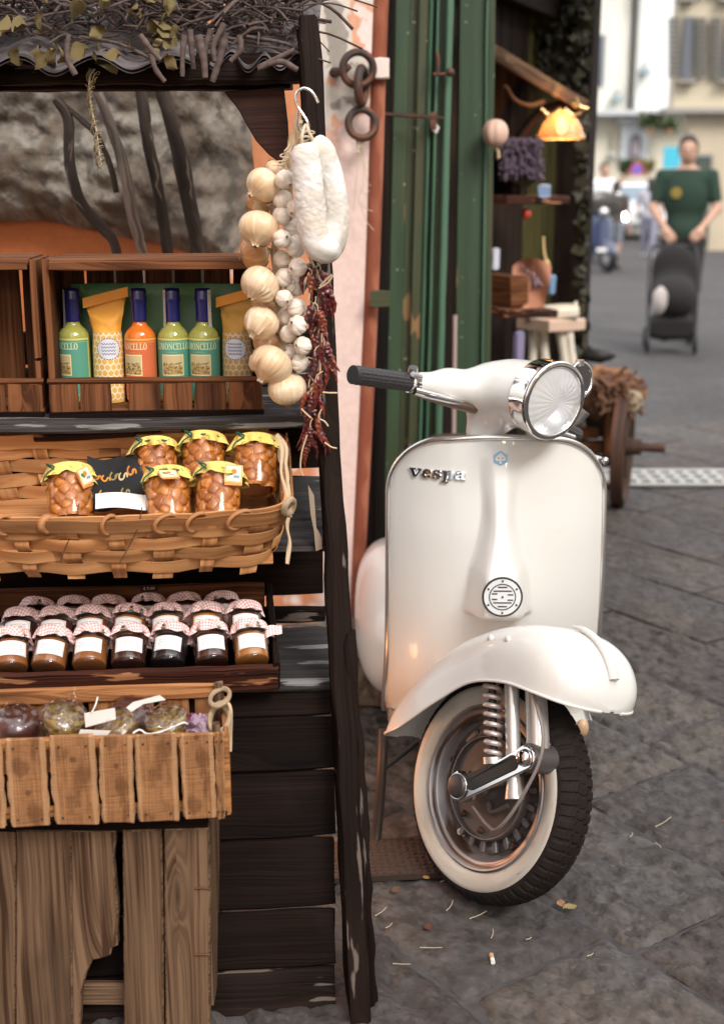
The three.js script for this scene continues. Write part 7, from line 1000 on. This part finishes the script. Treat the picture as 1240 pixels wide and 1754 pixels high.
// ---------------------------------------------------------------- people
{
  const skinM = mat([0.46, 0.27, 0.19], { roughness: 0.6 });
  function person(o) { // H height, pose arms: [[elbow], [wrist]] per side in units of H
    const H = o.H, t = thing('person', o.label, 'person', o.pos, o.turn ?? 0), y = (k) => k * H, sw = 0.125 * H, c = o.cell ?? 0.03, L = [], st = o.stride ?? 0.06;
    const hip = (s) => [s * 0.052 * H, y(0.50), 0], knee = (s) => [s * 0.056 * H, y(0.275), s * st * 0.5 * H + 0.01], ank = (s) => [s * 0.054 * H, y(0.05), s * st * H - 0.01], toe = (s) => [s * 0.062 * H, y(0.018), s * st * H + 0.095 * H];
    const sho = (s) => [s * sw * 0.92, y(0.815), 0], el = (s) => o.arm[s < 0 ? 0 : 1][0].map((v) => v * H), wr = (s) => o.arm[s < 0 ? 0 : 1][1].map((v) => v * H);
    const headC = [0, y(0.935), 0.012 * H];
    const limbs = (x, Y, z, f) => { let d = 9; for (const s of [-1, 1]) d = f(d, s); return d; };
    const legs = (x, Y, z, g = 0) => limbs(x, Y, z, (d, s) => smin(smin(d, capd(x, Y, z, hip(s), knee(s), 0.052 * H + g, 0.034 * H + g), 0.03), capd(x, Y, z, knee(s), ank(s), 0.032 * H + g, 0.021 * H + g), 0.03));
    const torso = (x, Y, z, g = 0) => smin(smin(elld(x, Y, z, [0, y(0.72), 0], [0.108 * H + g, 0.135 * H + g, 0.07 * H + g]), elld(x, Y, z, [0, y(0.545), 0], [0.092 * H + g, 0.085 * H + g, 0.068 * H + g]), 0.06), capd(abs(x), Y, z, [0, y(0.825), 0], [sw * 0.8, y(0.80), 0], 0.036 * H + g, 0.028 * H + g), 0.05);
    const arms = (x, Y, z, g = 0, upTo = 2) => limbs(x, Y, z, (d, s) => { d = smin(d, capd(x, Y, z, sho(s), upTo < 1 ? sho(s).map((v, i) => lerp(v, el(s)[i], 0.72)) : el(s), 0.031 * H + g, 0.024 * H + g), 0.03); return upTo < 2 ? d : smin(d, capd(x, Y, z, el(s), wr(s), 0.023 * H, 0.016 * H), 0.02); });
    const head = (x, Y, z) => { let d = elld(x, Y, z, headC, [0.043 * H, 0.062 * H, 0.052 * H]); d = smin(d, elld(x, Y, z, [0, y(0.905), 0.022 * H], [0.03 * H, 0.035 * H, 0.035 * H]), 0.03); d = smin(d, capd(x, Y, z, [0, y(0.942), 0.060 * H], [0, y(0.925), 0.070 * H], 0.004 * H, 0.008 * H), 0.012); return smin(smin(d, capd(x, Y, z, [0, y(0.83), -0.005 * H], [0, y(0.89), 0.004 * H], 0.03 * H, 0.028 * H), 0.03), elld(abs(x), Y, z, [0.045 * H, y(0.93), 0.008 * H], [0.008 * H, 0.017 * H, 0.011 * H]), 0.01); };
    const feet = (x, Y, z) => limbs(x, Y, z, (d, s) => min(d, capd(x, Y, z, ank(s), toe(s), 0.023 * H, 0.016 * H)));
    const b = 0.32 * H, lo = [-b, -0.02, -b], hi = [b, 1.02 * H, b];
    part(t, 'body', nets((x, Y, z) => min(smin(smin(torso(x, Y, z), arms(x, Y, z), 0.03), head(x, Y, z), 0.02), smin(legs(x, Y, z), feet(x, Y, z), 0.02)), lo, hi, c), skinM);
    part(t, 'shirt', nets((x, Y, z) => max(smin(torso(x, Y, z, 0.014), arms(x, Y, z, 0.012, 0), 0.018), Y - y(0.845), y(o.hem ?? 0.47) - Y), lo, hi, c * 0.8), o.shirt);
    if (o.trousers) part(t, 'trousers', nets((x, Y, z) => max(smin(legs(x, Y, z, 0.014), elld(x, Y, z, [0, y(0.52), 0], [0.095 * H, 0.07 * H, 0.072 * H]), 0.05), y(o.cuff ?? 0.05) - Y, Y - y(0.56)), lo, hi, c * 0.8), o.trousers);
    part(t, 'shoe', nets((x, Y, z) => max(feet(x, Y, z) - 0.008, Y - y(0.06)), lo, [b, 0.12 * H, b], c * 0.7), o.shoes ?? M.black);
    part(t, 'hair', nets((x, Y, z) => max(min(elld(x, Y, z, [0, y(0.945), 0.006 * H], [0.050 * H, 0.066 * H, 0.058 * H]), o.long ? capd(x, Y, z, [0, y(0.94), -0.03 * H], [0, y(0.83), -0.045 * H], 0.045 * H, 0.03 * H) : 9), z - 0.03 * H - max(0, (Y - y(0.955)) * 0.9), y(o.long ? 0.80 : 0.905) - Y), lo, hi, c * 0.7), mat(o.hairC ?? [0.03, 0.02, 0.016], { roughness: 0.7 }));
    if (o.face) { for (const s of [-1, 1]) { part(t, 'eye', xf(new THREE.SphereGeometry(0.006 * H, 10, 8), [s * 0.019 * H, y(0.938), 0.057 * H]), M.black); } part(t, 'mouth', xf(new THREE.SphereGeometry(0.012 * H, 12, 8), [0, y(0.902), 0.053 * H], [0, 0, 0], [1, 0.25, 0.4]), mat([0.35, 0.13, 0.1])); }
    for (const s of [-1, 1]) { const W0 = wr(s), e = el(s), d = V(W0[0] - e[0], W0[1] - e[1], W0[2] - e[2]).normalize(), side = d.clone().cross(V(0, 0.3, 1)).normalize(), p = V(...W0), k = H / 1.75, Q = (a, q) => p.clone().addScaledVector(d, a * k).addScaledVector(side, q * k).toArray(), F = [[Q(0.02, 0), Q(0.085, 0), 0.03, 0.034]]; 
      const curl = d.clone().cross(side), FQ = (a, q, cc) => V(...Q(a, q)).addScaledVector(curl, cc * k).toArray(); for (const [q, l] of [[-0.03, 0.06], [-0.01, 0.075], [0.011, 0.07], [0.031, 0.055]]) F.push([FQ(0.09, q, 0), FQ(0.09 + l * 0.6, q * 1.1, 0.012), 0.011, 0.0095], [FQ(0.09 + l * 0.6, q * 1.1, 0.012), FQ(0.09 + l, q * 1.1, 0.035), 0.0095, 0.008]); F.push([FQ(0.03, -0.03 * s, 0.01), FQ(0.075, -0.062 * s, 0.03), 0.013, 0.009]);
      const m = p.clone().addScaledVector(d, 0.08 * k), R = 0.12 * k; part(t, 'hand', nets((x, Y, z) => { let dd = 9; for (const [a, b2, r0, r1] of F) dd = smin(dd, capd(x, Y, z, a, b2, r0 * k, r1 * k), 0.008); return dd; }, [m.x - R, m.y - R, m.z - R], [m.x + R, m.y + R, m.z + R], o.face ? 0.006 : 0.011), skinM); }
    return t;
  }
  const down = (s) => [[s * 0.15, 0.64, 0.0], [s * 0.16, 0.49, 0.03]], G = (px, D) => V(at(px, 400, D).x, 0, -D * K);
  const man = person({ H: 1.78, pos: G(1170, 13), turn: -0.25, label: 'man in a dark green T-shirt with a yellow emblem, hands held before him, at the right', arm: [[[-0.155, 0.655, 0.02], [-0.09, 0.565, 0.13]], [[0.155, 0.655, 0.02], [0.09, 0.57, 0.13]]], shirt: mat([0.012, 0.034, 0.021], { roughness: 0.85 }), trousers: mat([0.02, 0.017, 0.018], { roughness: 0.85 }), cell: 0.022, face: true, stride: 0.05 });
  man.userData.label = 'man in a dark green T-shirt with yellow emblem, holding his hands before him';
  { const e = new THREE.CircleGeometry(0.075, 24), p = []; const g = surf(10, 10, (u, v) => { const a = u * 2 * PI, r = 0.05 * v, x = r * cos(a) - 0.08, y = 1.30 + r * sin(a); return [x, y, 0.155 - 0.9 * x * x - 0.9 * (y - 1.28) ** 2, u, v]; }); part(man, 'emblem', g, mat([0.22, 0.16, 0.025], { roughness: 0.8 })); }
  person({ H: 1.76, pos: G(1030, 26), turn: 0.2, label: 'dark-haired man in a white T-shirt with backpack straps behind the blue scooter', arm: [down(-1), down(1)], shirt: mat([0.74, 0.76, 0.78], { roughness: 0.85 }), trousers: mat([0.06, 0.07, 0.10], { roughness: 0.85 }) });
  person({ H: 1.45, pos: G(1052, 24.5), turn: 2.6, label: 'person with long dark hair and shorts beside the parked blue scooter', arm: [down(-1), down(1)], shirt: mat([0.07, 0.055, 0.05], { roughness: 0.85 }), trousers: mat([0.16, 0.18, 0.21], { roughness: 0.85 }), cuff: 0.30, long: true, hairC: [0.035, 0.022, 0.016] });
  person({ H: 1.52, pos: G(1110, 28.5), turn: 2.9, label: 'person in a pale lavender top and trousers walking between car and green T-shirt', arm: [down(-1), [[0.16, 0.66, 0.03], [0.12, 0.55, 0.1]]], shirt: mat([0.42, 0.41, 0.47], { roughness: 0.85 }), trousers: mat([0.22, 0.22, 0.29], { roughness: 0.85 }), long: true, hairC: [0.03, 0.018, 0.014], shoes: M.paper, stride: 0.09 });
  person({ H: 1.62, pos: V(at(1068, 340, 40).x, 0, -40.5 * K), turn: 0, label: 'rider with brown hair on the scooter behind the white car', arm: [[[-0.15, 0.68, 0.06], [-0.17, 0.64, 0.2]], [[0.15, 0.68, 0.06], [0.17, 0.64, 0.2]]], shirt: mat([0.42, 0.44, 0.48]), trousers: mat([0.08, 0.08, 0.1]), hairC: [0.10, 0.05, 0.03] });
  // dark pushchair
  const b = thing('pushchair', 'dark loaded pushchair in front of the man in green', 'pushchair', G(1158, 12.1), -0.2); b.scale.set(0.8, 0.86, 0.9); const fab = mat([0.010, 0.008, 0.008], { roughness: 0.9 });
  part(b, 'seat', nets((x, y, z) => smin(elld(x, y, z, [0, 0.52, 0], [0.24, 0.22, 0.26]), elld(x, y, z, [0, 0.78, -0.16], [0.23, 0.26, 0.12]), 0.12), [-0.32, 0.2, -0.4], [0.32, 1.1, 0.4], 0.03), fab); part(b, 'basket', xf(plank(0.44, 0.22, 0.42, { bev: 0.04 }), [0, 0.24, -0.02]), fab);
  for (const [x, z] of [[-0.24, 0.24], [0.24, 0.24], [-0.26, -0.3], [0.26, -0.3]]) part(b, 'wheel', xf(new THREE.TorusGeometry(0.085, 0.022, 8, 24).rotateY(PI / 2), [x, 0.107, z]), M.black);
  for (const s of [-1, 1]) part(b, 'frame', sweep([V(s * 0.24, 0.12, 0.24), V(s * 0.25, 0.5, 0.0), V(s * 0.25, 0.85, -0.25), V(s * 0.22, 1.0, -0.38)], 0.014, { m: 8 }), M.black); part(b, 'handle', sweep([V(-0.22, 1.0, -0.38), V(0, 1.01, -0.4), V(0.22, 1.0, -0.38)], 0.016, { m: 8 }), M.black);
  single('white_bag', roughen(xf(new THREE.SphereGeometry(0.09, 18, 12), [0, 0, 0], [0, 0, 0], [0.7, 1.3, 0.6]), 0.012, 14, 3), mat([0.4, 0.36, 0.34], { roughness: 0.7 }), 'small pale bag hanging on the dark pushchair', 'bag', undefined, at(1130, 515, 11.7));
}
// ---------------------------------------------------------------- the houses that close the street round the camera: they shade the sky
{
  const plc = {}, pl = (c, s) => plc[s] ??= s % 10 !== 1 && s !== 905 ? mat(c, { roughness: 0.9 }) : mat(null, { map: tex(128, 128, (u, v) => sc3(mix3(c, sc3(c, 0.8), fbm(u, v, 5, 5, s, 4)), 1), [1, 1]), roughness: 0.9 }), glass = mat([0.05, 0.06, 0.07], { roughness: 0.15 });
  const house = (name, label, off, s0, s1, y0, y1, col, seed) => { // a front parallel to the shop wall, `off` metres out into the street
    const t = thing(name, label, 'building', FA, FT), L = s1 - s0, z = off > 1 ? off + 0.2 : off - 0.25;
    part(t, 'wall', xf(new THREE.BoxGeometry(L, y1 - y0, 0.4), [(s0 + s1) / 2, (y0 + y1) / 2, z]), pl(col, seed));
    part(t, 'roof_edge', xf(new THREE.BoxGeometry(L + 0.2, 0.18, 0.7), [(s0 + s1) / 2, y1 + 0.09, z]), pl([0.3, 0.2, 0.15], seed + 1));
    for (let f = 0; f < 2; f++) for (let i = 0; i + 0.5 < L / 2.6; i++) { const x = s0 + 1.3 + i * 2.6, y = 3.9 + f * 2.9, zz = off > 1 ? z - 0.215 : z + 0.215; if (y + 0.9 > y1) continue; part(t, 'window', xf(new THREE.BoxGeometry(0.95, 1.5, 0.05), [x, y, zz]), glass); part(t, 'window_sill', xf(new THREE.BoxGeometry(1.15, 0.08, 0.16), [x, y - 0.8, zz]), pl([0.55, 0.53, 0.5], seed + 2)); for (const e of [-0.75, 0.75]) part(t, 'shutter', xf(new THREE.BoxGeometry(0.48, 1.5, 0.05), [x + e, y, zz + (off > 1 ? -0.01 : 0.01)]), M.green); }
    return t;
  };
  house('shop_building', 'upper floors of the shop house above the green shutters', -0.1, -11, FL + 0.1, 2.75, 8.6, [0.60, 0.40, 0.32], 901);
  const lw = thing('street_wall', 'plaster wall of the shop house continuing left of the market stand', 'wall', FA, FT); part(lw, 'plaster', xf(new THREE.BoxGeometry(8.4, 2.74, 0.4), [-6.8, 1.37, -0.35]), pl([0.58, 0.33, 0.24], 905));
  house('opposite_house', 'pale house front across the street from the shop', 7.6, -12, 9, 0, 6.2, [0.62, 0.55, 0.45], 911);
  // the lit bulbs strung over the street behind the photographer, which glint in the paint and the chrome
  [[-1.1, 2.25, 1.2], [0.9, 2.35, 1.9], [2.5, 2.2, 0.4], [1.9, 2.6, 3.6]].forEach((p, i) => { const t = thing('street_bulb', ['warm bulb strung over the street, left of the others', 'warm bulb strung over the street behind the camera', 'warm bulb strung over the street nearest the opposite house', 'warm bulb strung over the street, farthest back'][i], 'lamp', p); part(t, 'bulb', new THREE.SphereGeometry(0.045, 18, 14), new THREE.MeshStandardMaterial({ color: 0xffffff, emissive: new THREE.Color(1, 0.68, 0.36), emissiveIntensity: 30 })); part(t, 'lamp_socket', xf(new THREE.CylinderGeometry(0.02, 0.02, 0.06, 14), [0, 0.06, 0]), M.black); part(t, 'cable', sweep([V(0, 0.08, 0), V(0, 0.6, 0.02), V(0.02, 2.2, 0.05)], 0.006, { m: 6 }), M.black); const l = new THREE.PointLight(new THREE.Color(1, 0.68, 0.36), 0.35); l.shadow.radius = 2; l.name = 'street_bulb_light'; t.add(l); });
}
scene.traverse((o) => { if (o.isMesh) { o.castShadow = true; o.receiveShadow = true; } });
renderer.render(scene, camera);
